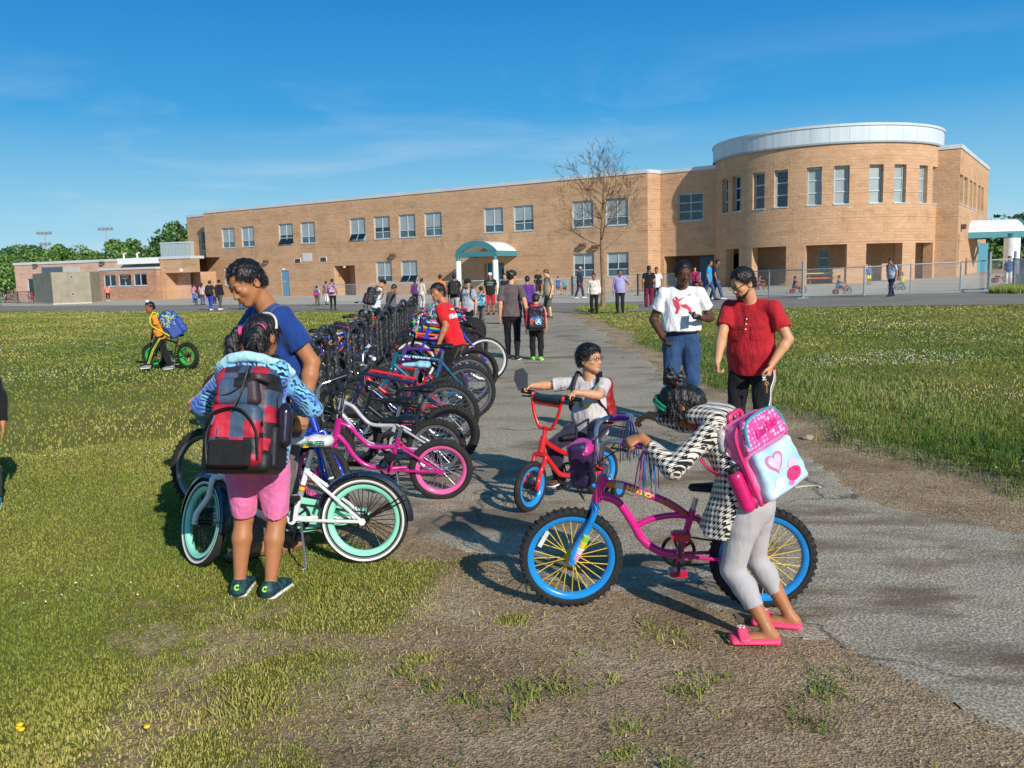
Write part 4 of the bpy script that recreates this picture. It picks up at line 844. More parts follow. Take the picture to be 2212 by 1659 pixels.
def rig(H, build=1., pose=None, pos=None, yaw=0.):
    """joints in the person's own frame (x right, y forward, z up); targets in world coordinates are brought into it"""
    p = pose or {}; r = Rig(); r.H = H; r.b = build
    Rw = rotz(yaw); o = np.array(pos, float) if pos is not None else np.zeros(3)
    L = lambda q: Rw.T @ (np.array(q, float)-o)
    r.toL = L; r.toW = lambda q: Rw @ np.array(q, float)+o
    hd = H/np.interp(H, [.9, 1.2, 1.45, 1.7], [5.3, 6.0, 6.7, 7.15]); r.hd = hd
    hip = H*np.interp(H, [.9, 1.4, 1.7], [.47, .5, .515]); r.hip = hip
    P = np.array([0, 0, hip+.03*H])+np.array(p.get('hips', (0, 0, 0)), float)
    if 'hips_w' in p: P = L(p['hips_w'])
    nb = H-hd*1.2; T = nb-(hip+.03*H)
    a1, a2 = R_(p.get('lean', 2)), R_(p.get('lean', 2)+p.get('bend', 0)); tl = R_(p.get('tilt', 0)); tw = R_(p.get('twist', 0))
    R1 = roty(tl) @ rotx(-a1); R2 = roty(tl*1.3) @ rotz(tw) @ rotx(-a2); r.R1, r.R2 = R1, R2
    mid = P+R1 @ np.array([0, 0, T*.42]); neck = mid+R2 @ np.array([0, 0, T*.58]); r.P, r.mid, r.neck, r.T = P, mid, neck, T
    sw = .100*H*build**.8*np.interp(H, [.9, 1.7], [.95, 1.]); shz = p.get('shrug', 0)
    r.sh = {k: neck+R2 @ np.array([s*sw, 0, -.036*H+shz]) for k, s in (('R', 1), ('L', -1))}; r.sw = sw
    hy, hp, hr = p.get('head', (0, 0, 0)); r.Rh = rotz(R_(hy)) @ rotx(R_(-hp)) @ roty(R_(hr))
    r.hc = neck+R2 @ np.array([0, .01*H, .26*hd])+r.Rh @ np.array([0, .09*hd, .44*hd])
    r.el, r.wr, r.hdir = {}, {}, {}
    for k, s in (('R', 1), ('L', -1)):
        w = p.get('hand'+k)
        if w is None: t = r.sh[k]+np.array([s*.045*H, .03*H, -.305*H]) if 'handl'+k not in p else r.P*0+np.array(p['handl'+k])*H
        else: t = L(w)
        pole = p.get('pole'+k, (s*.35, -1, -.2)); r.el[k], r.wr[k] = ik(r.sh[k], t, .168*H, .15*H, pole)
        hdv = p.get('hdir'+k); r.hdir[k] = nrm(r.wr[k]-r.el[k]) if hdv is None else nrm(Rw.T @ np.array(hdv, float))
    r.hp, r.kn, r.an, r.fd = {}, {}, {}, {}
    for k, s in (('R', 1), ('L', -1)):
        r.hp[k] = P+R1 @ np.array([s*.052*H*(.7+.3*build), 0, -.03*H])
        ft = p.get('foot'+k); t = np.array([s*.06*H, 0, .045*H]) if ft is None else L(ft)+np.array([0, 0, .045*H])
        if 'footl'+k in p: t = np.append(np.array(p['footl'+k], float)[:2], 0.)*H+np.array([0, 0, .045*H])
        r.kn[k], r.an[k] = ik(r.hp[k], t, .245*H*hip/(.515*H), .235*H*hip/(.515*H), p.get('kpole'+k, (s*.12, 1, 0)))
        fa = R_(p.get('toe'+k, -s*8)); r.fd[k] = rotz(fa) @ np.array([0, 1., 0])
        if 'toed'+k in p: r.fd[k] = nrm(Rw.T @ np.array(p['toed'+k], float))
    return r
def hand_prims(s, r, k, sg, curl=.35, detail=True):
    H = r.H; f = H/1.72; w = r.wr[k]; d = r.hdir[k]; side = sg
    n = nrm(np.cross(d, np.array([0, 1., .2]))) * side       # back of the hand points outwards
    if abs(np.dot(d, [0, 1, 0])) > .85: n = np.array([0, 0, 1.])
    a = nrm(np.cross(n, d)); a = a*(1 if np.dot(a, [0, 1, 0]) > 0 else -1)      # towards the thumb (forward)
    pl = w+d*.085*f
    s.econe(w, pl, a, (.024*f, .018*f), (.040*f, .014*f), k=.012*f)
    if not detail: s.econe(pl, pl+d*.06*f-n*.02*f, a, (.036*f, .013*f), (.026*f, .011*f), k=.012*f); return
    for i, (off, ln) in enumerate(((.030, .072), (.011, .080), (-.009, .075), (-.028, .058))):
        b = pl+a*off*f; c1 = curl*(1+.12*i); d1 = nrm(d*math.cos(c1)-n*math.sin(c1)); d2 = nrm(d*math.cos(c1*2.2)-n*math.sin(c1*2.2)); d3 = nrm(d*math.cos(c1*3.1)-n*math.sin(c1*3.1))
        p1 = b+d1*ln*.45*f; p2 = p1+d2*ln*.33*f; p3 = p2+d3*ln*.25*f
        s.cone(b-d*.01*f, p1, .0095*f, .009*f, k=.005*f); s.cone(p1, p2, .009*f, .0082*f, k=.004*f); s.cone(p2, p3, .0082*f, .007*f, k=.004*f)
    t0 = w+d*.028*f+a*.022*f; t1 = t0+nrm(d*.7+a*.75-n*.35*(.4+curl))*.045*f; t2 = t1+nrm(d*.95+a*.25-n*.5*curl)*.034*f
    s.cone(t0, t1, .014*f, .0115*f, k=.01*f); s.cone(t1, t2, .0115*f, .009*f, k=.005*f)
def head_prims(s, r, child=False, detail=2):
    h = r.hd; C = r.hc; R = r.Rh; X = lambda x, y, z: C+R @ (np.array([x, y, z])*h); E = lambda c, rr, k, op='+': s.ell(X(*c), np.array(rr)*h, R, k*h, op)
    fw = 1.08 if child else 1.
    E((0, -.03, .13), (.325*fw, .40, .365), .04); E((0, .10, -.14), (.262*fw, .29, .35), .10)
    for q in (-1, 1):
        s.cone(X(q*.2*fw, -.02, -.2), X(q*.06, .27, -.40), .085*h, .075*h, k=.08*h)
        if detail: E((q*.335*fw, -.04, -.06), (.04, .085, .135), .03)
        if detail > 1:
            E((q*.165, .25, -.11), (.10, .09, .085), .07); E((q*.145, .425, .0), (.085, .07, .055), .05, '-')
            E((q*.335*fw+q*.02, -.02, -.06), (.018, .05, .085), .02, '-')
    E((0, .275, -.40), (.105, .09, .085), .06)
    if detail:
        s.cone(X(0, .345, .03), X(0, .44, -.15), .032*h, .05*h, k=.04*h)
        if detail > 1:
            s.cone(X(-.15, .335, .075), X(.15, .335, .075), .045*h, .045*h, k=.06*h)
            for q in (-1, 1): E((q*.052, .40, -.165), (.04, .05, .035), .03)
            E((0, .36, -.25), (.115, .05, .03), .03); E((0, .352, -.30), (.095, .05, .032), .03); s.cone(X(-.10, .415, -.275), X(.10, .415, -.275), .008*h, .008*h, k=.02*h, op='-')
            for q in (-1, 1): E((q*.142, .325, -.005), (.075, .07, .058), .015)
    s.cone(X(0, -.06, -.22), r.neck+r.R2 @ np.array([0, -.01*r.H, -.02*r.H]), (.21 if not child else .19)*h*(.9+.1*r.b), .245*h*(.88+.12*r.b), k=.06*h)
def person(label, pos, yaw, H, skin='brown', hair='short', hairc='black', top=('tee', None), bottom=('trousers', None), shoe=(None, None), build=1., belly=0., pose=None, vox=.012, detail=1, group=None, fem=False, curl=(.35, .35), child=None, sleeve=None, cat='person'):
    pos = np.array(pos, float); child = H < 1.5 if child is None else child; f = H/1.72
    r = rig(H, build, pose, pos, yaw); s = Sdf(); b = build
    head_prims(s, r, child, detail)
    # torso, limbs
    s.econe(r.P+r.R1 @ np.array([0, 0, -.03*H]), r.mid, r.R1[:, 0], (.078*H*b, .056*H), (.070*H*b, .05*H), k=.02*f)
    s.econe(r.mid, r.neck-r.R2 @ np.array([0, 0, .08*H]), r.R2[:, 0], (.072*H*b, .052*H), (.088*H*b, .052*H), k=.03*f)
    s.cone(r.sh['L'], r.sh['R'], .026*H, .026*H, k=.03*f)
    lw = (.9+.1*b)*(1.06 if child else 1.)
    for k, sg in (('R', 1), ('L', -1)):
        s.cone(r.sh[k], r.el[k], .029*H*lw*b**.4, .0245*H*lw, k=.02*f); m = r.el[k]+(r.wr[k]-r.el[k])*.28
        s.cone(r.el[k], m, .0245*H*lw, .0245*H*lw*b**.4, k=.015*f); s.cone(m, r.wr[k], .0245*H*lw*b**.4, .0155*H*lw, k=.015*f)
        hand_prims(s, r, k, sg, curl[0] if k == 'R' else curl[1], detail > 0 and vox < .009)
        s.cone(r.hp[k], r.kn[k], .047*H*lw, .031*H*lw, k=.03*f); q = r.kn[k]+(r.an[k]-r.kn[k])*.3; back = -r.fd[k]*.008*H
        s.cone(r.kn[k], q+back, .030*H*lw, .032*H*lw, k=.02*f); s.cone(q+back, r.an[k], .032*H*lw, .0185*H*lw, k=.02*f)
        heel = r.an[k]-r.fd[k]*.018*H+np.array([0, 0, -.022*H]); toe = r.an[k]+r.fd[k]*.095*H+np.array([0, 0, -.032*H]); lat = np.cross(r.fd[k], [0, 0, 1])
        s.econe(heel, toe, lat, (.021*H, .022*H), (.027*H, .012*H), k=.02*f); s.cone(r.an[k], heel, .02*H, .02*H, k=.02*f)
    me = s.mesh('person', vox); root = link('person', me, skinmat('skin_'+skin, SKINS[skin])); root.location = pos; root.rotation_euler = (0, 0, yaw); tag(root, label, cat, group)
    r.root = root; r.vox = vox; r.f = f; r.child = child; r.pos = pos; r.yaw = yaw; r.detail = detail
    X = lambda x, y, z: r.hc+r.Rh @ (np.array([x, y, z])*r.hd); h = r.hd; r.X = X
    hm = hairmat('hair_'+hairc, HAIRC[hairc])
    def part(name, sd, m, v=None, **kw): return link(name, sd.mesh(name, v or vox, **kw), m, root)
    r.part = part
    if detail > 1:
        for q in (-1, 1):
            mb = MB(); mb.ell(X(q*.142, .338, -.008), np.array((.056, .05, .034))*h, r.Rh, 12, 8); e = mb.build('eye', EYEM, root); mb = MB(); mb.ell(X(q*.142+.0, .378, -.012), np.array((.027, .02, .027))*h, r.Rh, 10, 6); mb.build('iris', IRISM, e)
            sd = Sdf(); sd.cone(X(q*.06, .378, .078), X(q*.15, .375, .10), .018*h, .019*h, k=.01*h); sd.cone(X(q*.15, .375, .10), X(q*.235, .305, .08), .019*h, .011*h, k=.01*h); part('eyebrow', sd, hm, .006*f)
        lp = Sdf(); lp.ell(X(0, .385, -.252), np.array((.10, .035, .022))*h, r.Rh, 0); lp.ell(X(0, .38, -.298), np.array((.085, .036, .026))*h, r.Rh, 0); part('lips', lp, mat('lips_'+skin, tuple(c*q for c, q in zip(SKINS[skin], (.95, .62, .62))), .45), .005*f)
    # hair
    hs_ = Sdf(); E = lambda c, rr, k=.03, op='+': hs_.ell(X(*c), np.array(rr)*h, r.Rh, k*h, op)
    fwk = 1.08 if child else 1.
    def cap(th, front=.16, low=-.1):
        E((0, -.035, .145), (.325*fwk+th, .40+th, .365+th)); 
        if low < -.05: E((0, -.19, -.08), (.27*fwk+th*.6, .22+th, .30), .08)
        hs_.half(X(0, front, .18), r.Rh @ np.array([0, 1., -.95]))          # hairline over the forehead
        hs_.half(X(0, 0, low), r.Rh @ np.array([0, .35, -1]))
    hn = dict(noise=.0032*f, nf=85, zfold=.5) if detail else {}
    done = False
    if hair == 'short': cap(.045, .25, -.16)
    elif hair == 'receding': cap(.045, .235, -.16); E((.17, .40, .36), (.10, .14, .14), .10, '-'); E((-.17, .40, .36), (.10, .14, .14), .10, '-')
    elif hair == 'boy': cap(.075, .27, -.16); E((.05, .20, .38), (.26, .16, .12), .06)
    elif hair == 'bun': cap(.035, .24, -.18); E((0, -.50, .30), (.17, .15, .16), .03)
    elif hair == 'tied': cap(.035, .24, -.18); E((0, -.44, -.08), (.12, .10, .12), .04)
    elif hair == 'ponytail':
        cap(.04, .24, -.18); hs_.cone(X(0, -.42, .18), X(0, -.56, -.1), .08*h, .10*h, k=.04*h); hs_.cone(X(0, -.56, -.1), X(0, -.5, -.75), .10*h, .03*h, k=.04*h)
    elif hair == 'long':
        cap(.045, .24, -.18); hs_.econe(X(0, -.2, 0), r.neck+r.R2 @ np.array([0, -.055*H, -.12*H]), r.Rh[:, 0], (.32*h, .2*h), (.26*h, .09*h), k=.05*h)
    elif hair == 'pigtails':
        cap(.045, .24, -.30); E((0, -.22, -.12), (.28, .22, .22), .06)
        for q in (-1, 1): hs_.cone(X(q*.36, -.16, .05), X(q*.52, -.2, .06), .075*h, .08*h, k=.03*h); hs_.cone(X(q*.52, -.2, .06), X(q*.56, -.25, -.3), .09*h, .13*h, k=.05*h); hs_.cone(X(q*.56, -.25, -.3), X(q*.5, -.22, -.62), .12*h, .05*h, k=.05*h)
    elif hair == 'topknot_white':
        cap(.04, .22, -.1); done = True; part('hair', hs_, hm, **hn); k_ = Sdf(); k_.ell(X(0, .12, .56), np.array((.17, .17, .13))*h, r.Rh, .02); k_.cone(X(0, .1, .46), X(0, .12, .56), .1*h, .12*h, k=.02*h); part('topknot_cloth', k_, mat('white_cotton', S(236, 234, 228), .9))
    elif hair == 'turban':
        E((0, -.02, .22), (.40, .46, .34)); E((0, .16, .34), (.28, .26, .22), .06); hs_.half(X(0, .30, .02), r.Rh @ np.array([0, .5, -1])); done = True; part('turban', hs_, cloth('black_turban', S(24, 24, 28)), noise=.008*f, nf=40)
    elif hair in ('cap', 'cap_white', 'cap_black'):
        cap(.03, .16, -.18); part('hair', hs_, hm); done = True
        c = Sdf(); c.ell(X(0, -.01, .20), np.array((.365*fwk, .43, .33))*h, r.Rh, 0); c.half(X(0, .1, .10), r.Rh @ np.array([0, .12, -1])); cc = {'cap': S(196, 176, 158), 'cap_white': S(230, 228, 224), 'cap_black': S(34, 36, 44)}[hair]
        v = c; v.econe(X(0, .25, .145), X(0, .66, .10), r.Rh[:, 0], (.30*h, .03*h), (.2*h, .02*h), k=.02*h); part('cap', c, cloth('cap_'+hair, cc))
    elif hair == 'crop': cap(.022, .235, -.14)
    if hair and not done:
        ho = part('hair', hs_, hm, **hn)
        if detail > 1: strands(ho, 3800, .026*f if hair in ('boy', 'tied') else .014*f, hm, int(H*100), .75 if hair not in ('tied',) else .25)
    # garments
    kind, mt = top[0], top[1]
    if mt is not None:
        g = Sdf(); hemz = {'tee': -.075, 'polo': -.075, 'coat': -.17, 'jacket': -.06, 'tank': -.05, 'long': -.075, 'tucked': .028, 'dress': -.22}[kind]*H; bl = belly
        R1, R2 = r.R1, r.R2; hw = (.104 if not fem else .108)*H*b**.8; ww_ = (.093 if not fem else .080)*H*b; cw_ = .098*H*b**.8
        hem = r.P+R1 @ np.array([0, -.0*H, hemz]); ex = {'coat': 1.16, 'jacket': 1.12, 'dress': 1.1}.get(kind, 1.)
        if kind == 'coat': hem = r.P+np.array([0, .075*H, -.15*H])
        g.econe(hem, r.P+R1 @ np.array([0, .012*H+bl*.02*H, .04*H]), R1[:, 0], (hw*ex*1.07, (.084+bl*.010)*H*ex), (hw*.98*ex, (.071+bl*.026)*H*ex), k=.03*f, flat=1)
        g.econe(r.P+R1 @ np.array([0, bl*.035*H, .04*H]), r.mid+R1 @ np.array([0, bl*.03*H, 0]), R1[:, 0], (hw*.97*ex, (.066+bl*.03)*H*ex), (ww_*ex, (.06+bl*.028)*H*ex), k=.05*f)
        up = r.neck-R2 @ np.array([0, 0, .085*H]); g.econe(r.mid+R1 @ np.array([0, bl*.028*H, 0]), up, R2[:, 0], (ww_*ex, (.06+bl*.028)*H*ex), (cw_*ex, .065*H*ex), k=.06*f)
        g.econe(up, r.neck-R2 @ np.array([0, 0, .045*H]), R2[:, 0], (cw_*ex, .064*H*ex), (.075*H*b**.8, .044*H), k=.03*f)
        if fem:
            for q in (-1, 1): g.ell(r.neck+R2 @ np.array([q*.042*H, .048*H, -.115*H]), (.04*H, .035*H, .038*H), R2, .03*f)
        g.half(hem, -nrm(r.P+R1 @ np.array([0, .0, .06*H])-hem) if kind != 'coat' else (0, 0, -1.))
        for k in 'RL':
            g.cone(r.neck+R2 @ np.array([0, -.008*H, -.016*H]), r.sh[k], .031*H, .032*H*b**.4, k=.035*f)
            if kind == 'tank': continue
            fr = sleeve if sleeve is not None else (1.9 if kind in ('coat', 'jacket', 'long') else (.62 if kind != 'polo' else .7))
            sr = .0365*H*lw*b**.4*{'coat': 1.05, 'jacket': 1.05}.get(kind, 1.)
            if fr <= 1: e = r.sh[k]+(r.el[k]-r.sh[k])*fr; g.cone(r.sh[k], e, sr, sr*1.10, k=.022*f, flat=True)
            else:
                g.cone(r.sh[k], r.el[k], sr, .034*H*lw, k=.03*f); e = r.el[k]+(r.wr[k]-r.el[k])*(fr-1); g.cone(r.el[k], e, .034*H*lw, .027*H*lw, k=.015*f, flat=True)
        if kind in ('tee', 'tucked'): g.ell(r.neck+R2 @ np.array([0, .028*H, .028*H]), (.046*H, .052*H, .045*H), R2, .008*f, '-')
        if kind in ('polo', 'jacket', 'coat'): g.ell(r.neck+R2 @ np.array([0, .055*H, .02*H]), (.024*H, .05*H, .055*H), R2, .008*f, '-')
        r.shirt = part('coat' if kind == 'coat' else 'jacket' if kind == 'jacket' else 'shirt', g, mt, noise=.0048*f if detail else .003*f, nf=19/f, seed=int(H*1000), zfold=.6)
    kind, mt = bottom[0], bottom[1]
    if mt is not None:
        g = Sdf(); wst = r.P+r.R1 @ np.array([0, 0, .045*H if top[0] != 'tucked' else .05*H]); R1 = r.R1; hw = .088*H*(.55+.45*b)*(1.04 if fem else 1.)
        g.econe(wst, r.P+R1 @ np.array([0, -.004*H, -.045*H]), R1[:, 0], (hw*.94, (.06+.012*belly)*H), (hw, .068*H), k=.03*f, flat=1)
        end = {'trousers': 2., 'leggings': 2., 'capri': 1.62, 'shorts': .92, 'long_shorts': 1.12, 'wide': 2., 'skirt': 1.3}[kind]
        loose = {'trousers': 1.18, 'leggings': 1.02, 'capri': 1.04, 'shorts': 1.14, 'long_shorts': 1.3, 'wide': 1.5, 'skirt': 1.5}[kind]
        for k in 'RL':
            hp, kn, an = r.hp[k], r.kn[k], r.an[k]; r0, r1, r2_ = .052*H*lw*(1+.15*(loose-1)), .035*H*lw*loose, .0235*H*lw*loose*(1.15 if loose > 1.1 else 1.)
            g.cone(R1 @ np.array([0, 0, -.01*H])+hp, hp+(kn-hp)*.3, r0*1.03, r0*1.02, k=.03*f)
            if end <= 1: g.cone(hp+(kn-hp)*.2, hp+(kn-hp)*end, r0*1.02, r1*1.12, k=.03*f, flat=True)
            else:
                g.cone(hp+(kn-hp)*.2, kn, r0*1.02, r1, k=.03*f); q = kn+(an-kn)*.3-r.fd[k]*.006*H
                e = kn+(an-kn)*(end-1)*(.99 if end == 2 else 1.)
                if end > 1.35: g.cone(kn, q, r1, r1*1.03, k=.02*f); g.cone(q, e, r1*1.03, r2_+(r1-r2_)*max(0, (2-end)*1.2), k=.02*f, flat=True)
                else: g.cone(kn, e, r1, r1*1.06, k=.02*f, flat=True)
        r.trousers = part({'shorts': 'shorts', 'long_shorts': 'shorts', 'leggings': 'leggings', 'capri': 'leggings'}.get(kind, 'trousers'), g, mt, noise=(.007 if loose > 1.1 else .003)*f if detail else .003*f, nf=16/f, seed=int(H*777), zfold=.5)
    if shoe[0] is not None:
        for k in 'RL':
            g = Sdf(); an, fd = r.an[k], r.fd[k]; lat = np.cross(fd, [0, 0, 1]); heel = an-fd*.02*H+np.array([0, 0, -.018*H]); toe = an+fd*.10*H+np.array([0, 0, -.026*H])
            g.econe(heel, toe, lat, (.027*H, .029*H), (.031*H, .019*H), k=.02*f); g.cone(an+np.array([0, 0, .006*H])-fd*.004*H, heel, .024*H, .026*H, k=.02*f); g.half(an+np.array([0, 0, -.037*H]), (0, 0, -1))
            g.half(an+np.array([0, 0, .012*H]), nrm(np.array([0, 0, 1.])+fd*.25))
            so = part('shoe', g, shoe[0], max(.005, min(vox, .012)))
            if detail or shoe[1] is not None:
                g = Sdf(); z = np.array([0, 0, -.040*H]); g.econe(an-fd*.022*H+z, an+fd*.104*H+z, lat, (.030*H, .009*H), (.034*H, .009*H), k=0); link('sole', g.mesh('sole', max(.004, min(vox*.6, .008))), shoe[1] or WHITEP, so)
    return r
def wave_mat(name, stops, scale, dist, det=2.5, kind='BANDS', rough=.85):
    t = NT(name); v = t.coord('Object'); w = t.N('TexWave'); w.wave_type = kind; w.inputs['Scale'].default_value = scale; w.inputs['Distortion'].default_value = dist; w.inputs['Detail'].default_value = det; w.inputs['Detail Scale'].default_value = 1.4
    t.L(v, w.inputs['Vector']); t.base(t.ramp(w.outputs['Fac'], stops)); t.set(Roughness=rough); t.bump(t.noise(v, 12, 4), .3, .02); return t.m
def zebra():
    t = NT('zebra_print_fleece'); v = t.coord('Object', rot=(.3, .9, .2)); w = t.N('TexWave'); w.inputs['Scale'].default_value = 15; w.inputs['Distortion'].default_value = 10; w.inputs['Detail'].default_value = 2.2; w.inputs['Detail Scale'].default_value = 1.3; t.L(v, w.inputs['Vector'])
    z = t.ramp(w.outputs['Fac'], [(.44, S(10, 16, 40)), (.54, S(120, 200, 240))]); vo = t.N('TexVoronoi'); vo.inputs['Scale'].default_value = 46; t.L(v, vo.inputs['Vector'])
    d = t.ramp(vo.outputs['Distance'], [(.16, S(36, 76, 190)), (.3, S(16, 22, 60)), (.36, S(16, 22, 60)), (.46, S(120, 190, 236))]); bl = t.ramp(t.noise(v, 6, 2), [(.45, (0, 0, 0)), (.55, (1, 1, 1))])
    c = t.mix(bl, z, d); c = t.mix(t.math('MULTIPLY', t.ramp(t.noise(v, 7, 2), [(.48, (0, 0, 0)), (.62, (1, 1, 1))]), .75), c, S(40, 84, 190)); t.base(c); t.set(Roughness=.9, Sheen_Weight=.3); t.bump(t.noise(v, 200, 3), .3, .005); return t.m
def houndstooth():
    t = NT('houndstooth_wool'); o = t.coord('Object', scale=(38, 38, 38)); x, y, z = t.sep(o)[0], t.sep(o)[1], t.sep(o)[2]
    u = t.math('ADD', y, t.math('MULTIPLY', x, .7)); w = t.math('ADD', z, t.math('MULTIPLY', x, .3)); fr = lambda q: t.math('FRACT', q)
    a = t.math('GREATER_THAN', fr(u), .5); b_ = t.math('GREATER_THAN', fr(w), .5); c = t.math('GREATER_THAN', fr(t.math('MULTIPLY', t.math('ADD', u, w), 2.)), .5)
    same = t.math('COMPARE', a, b_); same.node.inputs[2].default_value = .1
    k = t.mix(same, c, a); t.base(t.mix(k, S(22, 20, 22), S(222, 214, 200))); t.set(Roughness=.95, Sheen_Weight=.2); v = t.coord('Object'); t.bump(t.noise(v, 10, 4), .4, .03); return t.m
def plaid_pack():
    t = NT('plaid_nylon'); v = t.coord('Object', scale=(1, 1, 1)); x, y, z = t.sep(v)
    def cell(q, s, off): return t.math('FLOOR', t.math('MULTIPLY', t.math('ADD', q, off), s))
    cv = t.N('CombineXYZ'); t.L(cell(x, 15, .013), cv.inputs[0]); t.L(cell(z, 13, .02), cv.inputs[2]); wn = t.N('TexWhiteNoise'); t.L(cv.outputs[0], wn.inputs['Vector'])
    t.base(t.ramp(wn.outputs['Value'], [(0, S(178, 30, 52)), (.42, S(62, 82, 106)), (.64, S(196, 40, 62)), (.74, S(58, 40, 48)), (.88, S(26, 24, 28))], 'CONSTANT')); t.set(Roughness=.55); t.bump(t.noise(v, 9, 4), .5, .03); return t.m
def backpack(r, label, size, mats, pose=None, group=None, vox=.012, handle=True, straps=True, detail=1, tilt=0., dz=0., dy=0., pockets=1, turn=0., fp=(.40, .29, -.17), dx=0.):
    """a pack on the wearer's back; its frame follows the wearer's upper body"""
    w, d, h = size; H = r.H; R2 = r.R2; main, trim, pocket = mats[:3]; sidem = mats[3] if len(mats) > 3 else trim
    c = r.neck+R2 @ np.array([dx, -(.058*H+d/2)-dy, -h/2-.02*H+dz]); Rb = R2 @ rotz(R_(turn)) @ rotx(R_(tilt))
    root = empty('backpack', r.toW(c)); root.rotation_euler = Matrix((rotz(r.yaw) @ Rb).tolist()).to_euler(); tag(root, label, 'backpack', group)
    s = Sdf(); s.rbox((0, 0, 0), (w/2, d/2, h/2), None, min(w, d)*.32, 0, taper=.10); link('bag_body', s.mesh('bag_body', vox, noise=.006, nf=22), main, root)
    s = Sdf(); s.rbox((0, -d*.52, h*fp[2]), (w*fp[0], d*.22, h*fp[1]), None, d*.16, 0, taper=.06); link('front_pocket', s.mesh('front_pocket', vox, noise=.004, nf=25), pocket, root)
    if detail:
        b = MB(); hh = h/2
        for zz, ww, yy in ((h*.16, w*.44, -d*.52), (-h*.47, w*.44, -d*.5)): pass
        pts = [(-w*.44, -.0*d, -h*.30), (-w*.46, 0, .1*h), (-w*.36, 0, .40*h), (0, 0, .505*h), (w*.36, 0, .40*h), (w*.46, 0, .1*h), (w*.44, 0, -h*.30)]
        b.tube(spline([(x*1.03, y-.02*d, z*1.0) for x, y, z in pts], 5), .007, 6); b.build('zip', trim, root)
        s = Sdf(); s.rbox((0, -d*.50, h*.24), (w*.33, d*.16, h*.13), None, d*.12, 0, taper=.1); link('top_pocket', s.mesh('top_pocket', vox), pocket if pockets == 1 else main, root)
        for q in (-1, 1): s = Sdf(); s.rbox((q*w*.5, 0, -h*.27), (w*.09, d*.36, h*.2), None, w*.06, 0); link('side_pocket', s.mesh('side_pocket', vox), sidem, root)
    if handle: MB().tube(spline([(-w*.13, d*.3, h*.47), (-w*.12, d*.28, h*.57), (w*.12, d*.28, h*.57), (w*.13, d*.3, h*.47)], 5), .011, 8, flat=1.).build('handle', trim, root)
    if straps:
        for k, sg in (('R', 1), ('L', -1)):
            q = lambda x, y, z: Rb.T @ (r.neck+R2 @ np.array([sg*x*H, y*H, z*H])-c)
            P = [np.array([sg*w*.2, d*.42, h*.40]), q(.068, -.03, .024), q(.072, .012, .022), q(.078, .066, -.05), q(.088, .072, -.13), q(.115, .02, -.2), np.array([sg*w*.42, d*.4, -h*.33])]
            MB().tube(spline(P, 6), .019*max(.7, H/1.5), 8, flat=.38, up=(0, 0, 1)).build('strap', trim, root)
    return root
# ================================================================ bicycles
RUB = mat('tyre_rubber', S(36, 35, 34), .85, var=.2, vs=12, bump=.3, bs=90); STEEL = mat('chromed_steel', S(190, 192, 196), .25, metal=.9, var=.05); BLKP = mat('black_plastic', S(24, 24, 26), .45, var=.15); WHTR = mat('white_rubber', S(232, 230, 222), .6, var=.05)
REFL = mat('clear_reflector', S(214, 216, 214), .2, var=.05); REDR = mat('red_reflector', S(200, 24, 20), .25, var=.05)
def paint(name, c, rough=.28, metal=.0): return mat(name, c, rough, var=.08, vs=5, coat=.6, metal=metal)
def wheel(parent, axle, r, tw, cols, steer=0., axis=None, pivot=None, spokes=28, knobs=False, lod=0, name='wheel', mag=False, whitewall=False, rimw=None):
    """spokes and hub, with tyre and rim as sub-parts; the wheel spins about local Y"""
    tyre_m, rim_m, spoke_m = cols; root_mb = MB(); rt = r-tw*.5; ri = r-tw*.98; n = 48 if lod == 0 else 26
    root_mb.cyl((0, -.045, 0), (0, .045, 0), .016, 10); root_mb.cyl((0, -.03, 0), (0, -.024, 0), .028, 12); root_mb.cyl((0, .024, 0), (0, .03, 0), .028, 12)
    ns = spokes if lod == 0 else max(10, spokes//2)
    for k in range(ns):
        a = 2*PI*k/ns; sg = 1 if k % 2 else -1; a2 = a+(.42 if (k//2) % 2 else -.42)
        root_mb.tube([(.024*math.cos(a2), sg*.026, .024*math.sin(a2)), ((ri-.004)*math.cos(a), 0, (ri-.004)*math.sin(a))], .0022 if lod == 0 else .0028, 4, cap=False)
    w = root_mb.build(name, spoke_m, parent); w.location = axle
    ty = MB(); m = 10 if lod == 0 else 6
    ty.ring([(rt+tw*.5*math.cos(2*PI*i/m), tw*.5*math.sin(2*PI*i/m)) for i in range(m)], n)
    if knobs:
        for k in range(44 if lod == 0 else 30):
            a = 2*PI*k/(44 if lod == 0 else 30)
            for q in (-1, 1):
                aa = a+q*.03; c = np.array([(r-.001)*math.cos(aa), q*tw*.27, (r-.001)*math.sin(aa)]); Mx = np.array([[math.cos(aa), 0, -math.sin(aa)], [0, 1, 0], [math.sin(aa), 0, math.cos(aa)]])
                ty.box(c, (.006, tw*.32, .014), Mx)
                c2 = np.array([(r-.010)*math.cos(aa), q*tw*.48, (r-.010)*math.sin(aa)]); ty.box(c2, (.014, .005, .011), Mx)
    ty.build('tyre', tyre_m, w, sharp=35)
    if whitewall:
        ww = MB()
        for q in (-1, 1): ww.ring([(ri+.001, q*tw*.20), (ri+tw*.30, q*tw*.46), (ri+tw*.62, q*tw*.515), (ri+tw*.60, q*tw*.45), (ri+tw*.2, q*tw*.3)], n)
        ww.build('whitewall', WHTR, w)
    rw = rimw or tw*.42; rm = MB(); rm.ring([(ri+.004, -rw), (ri+.004, rw), (ri-.014, rw*.95), (ri-.026, rw*.3), (ri-.026, -rw*.3), (ri-.014, -rw*.95)], n); rm.build('rim', rim_m, w, sharp=50)
    return w
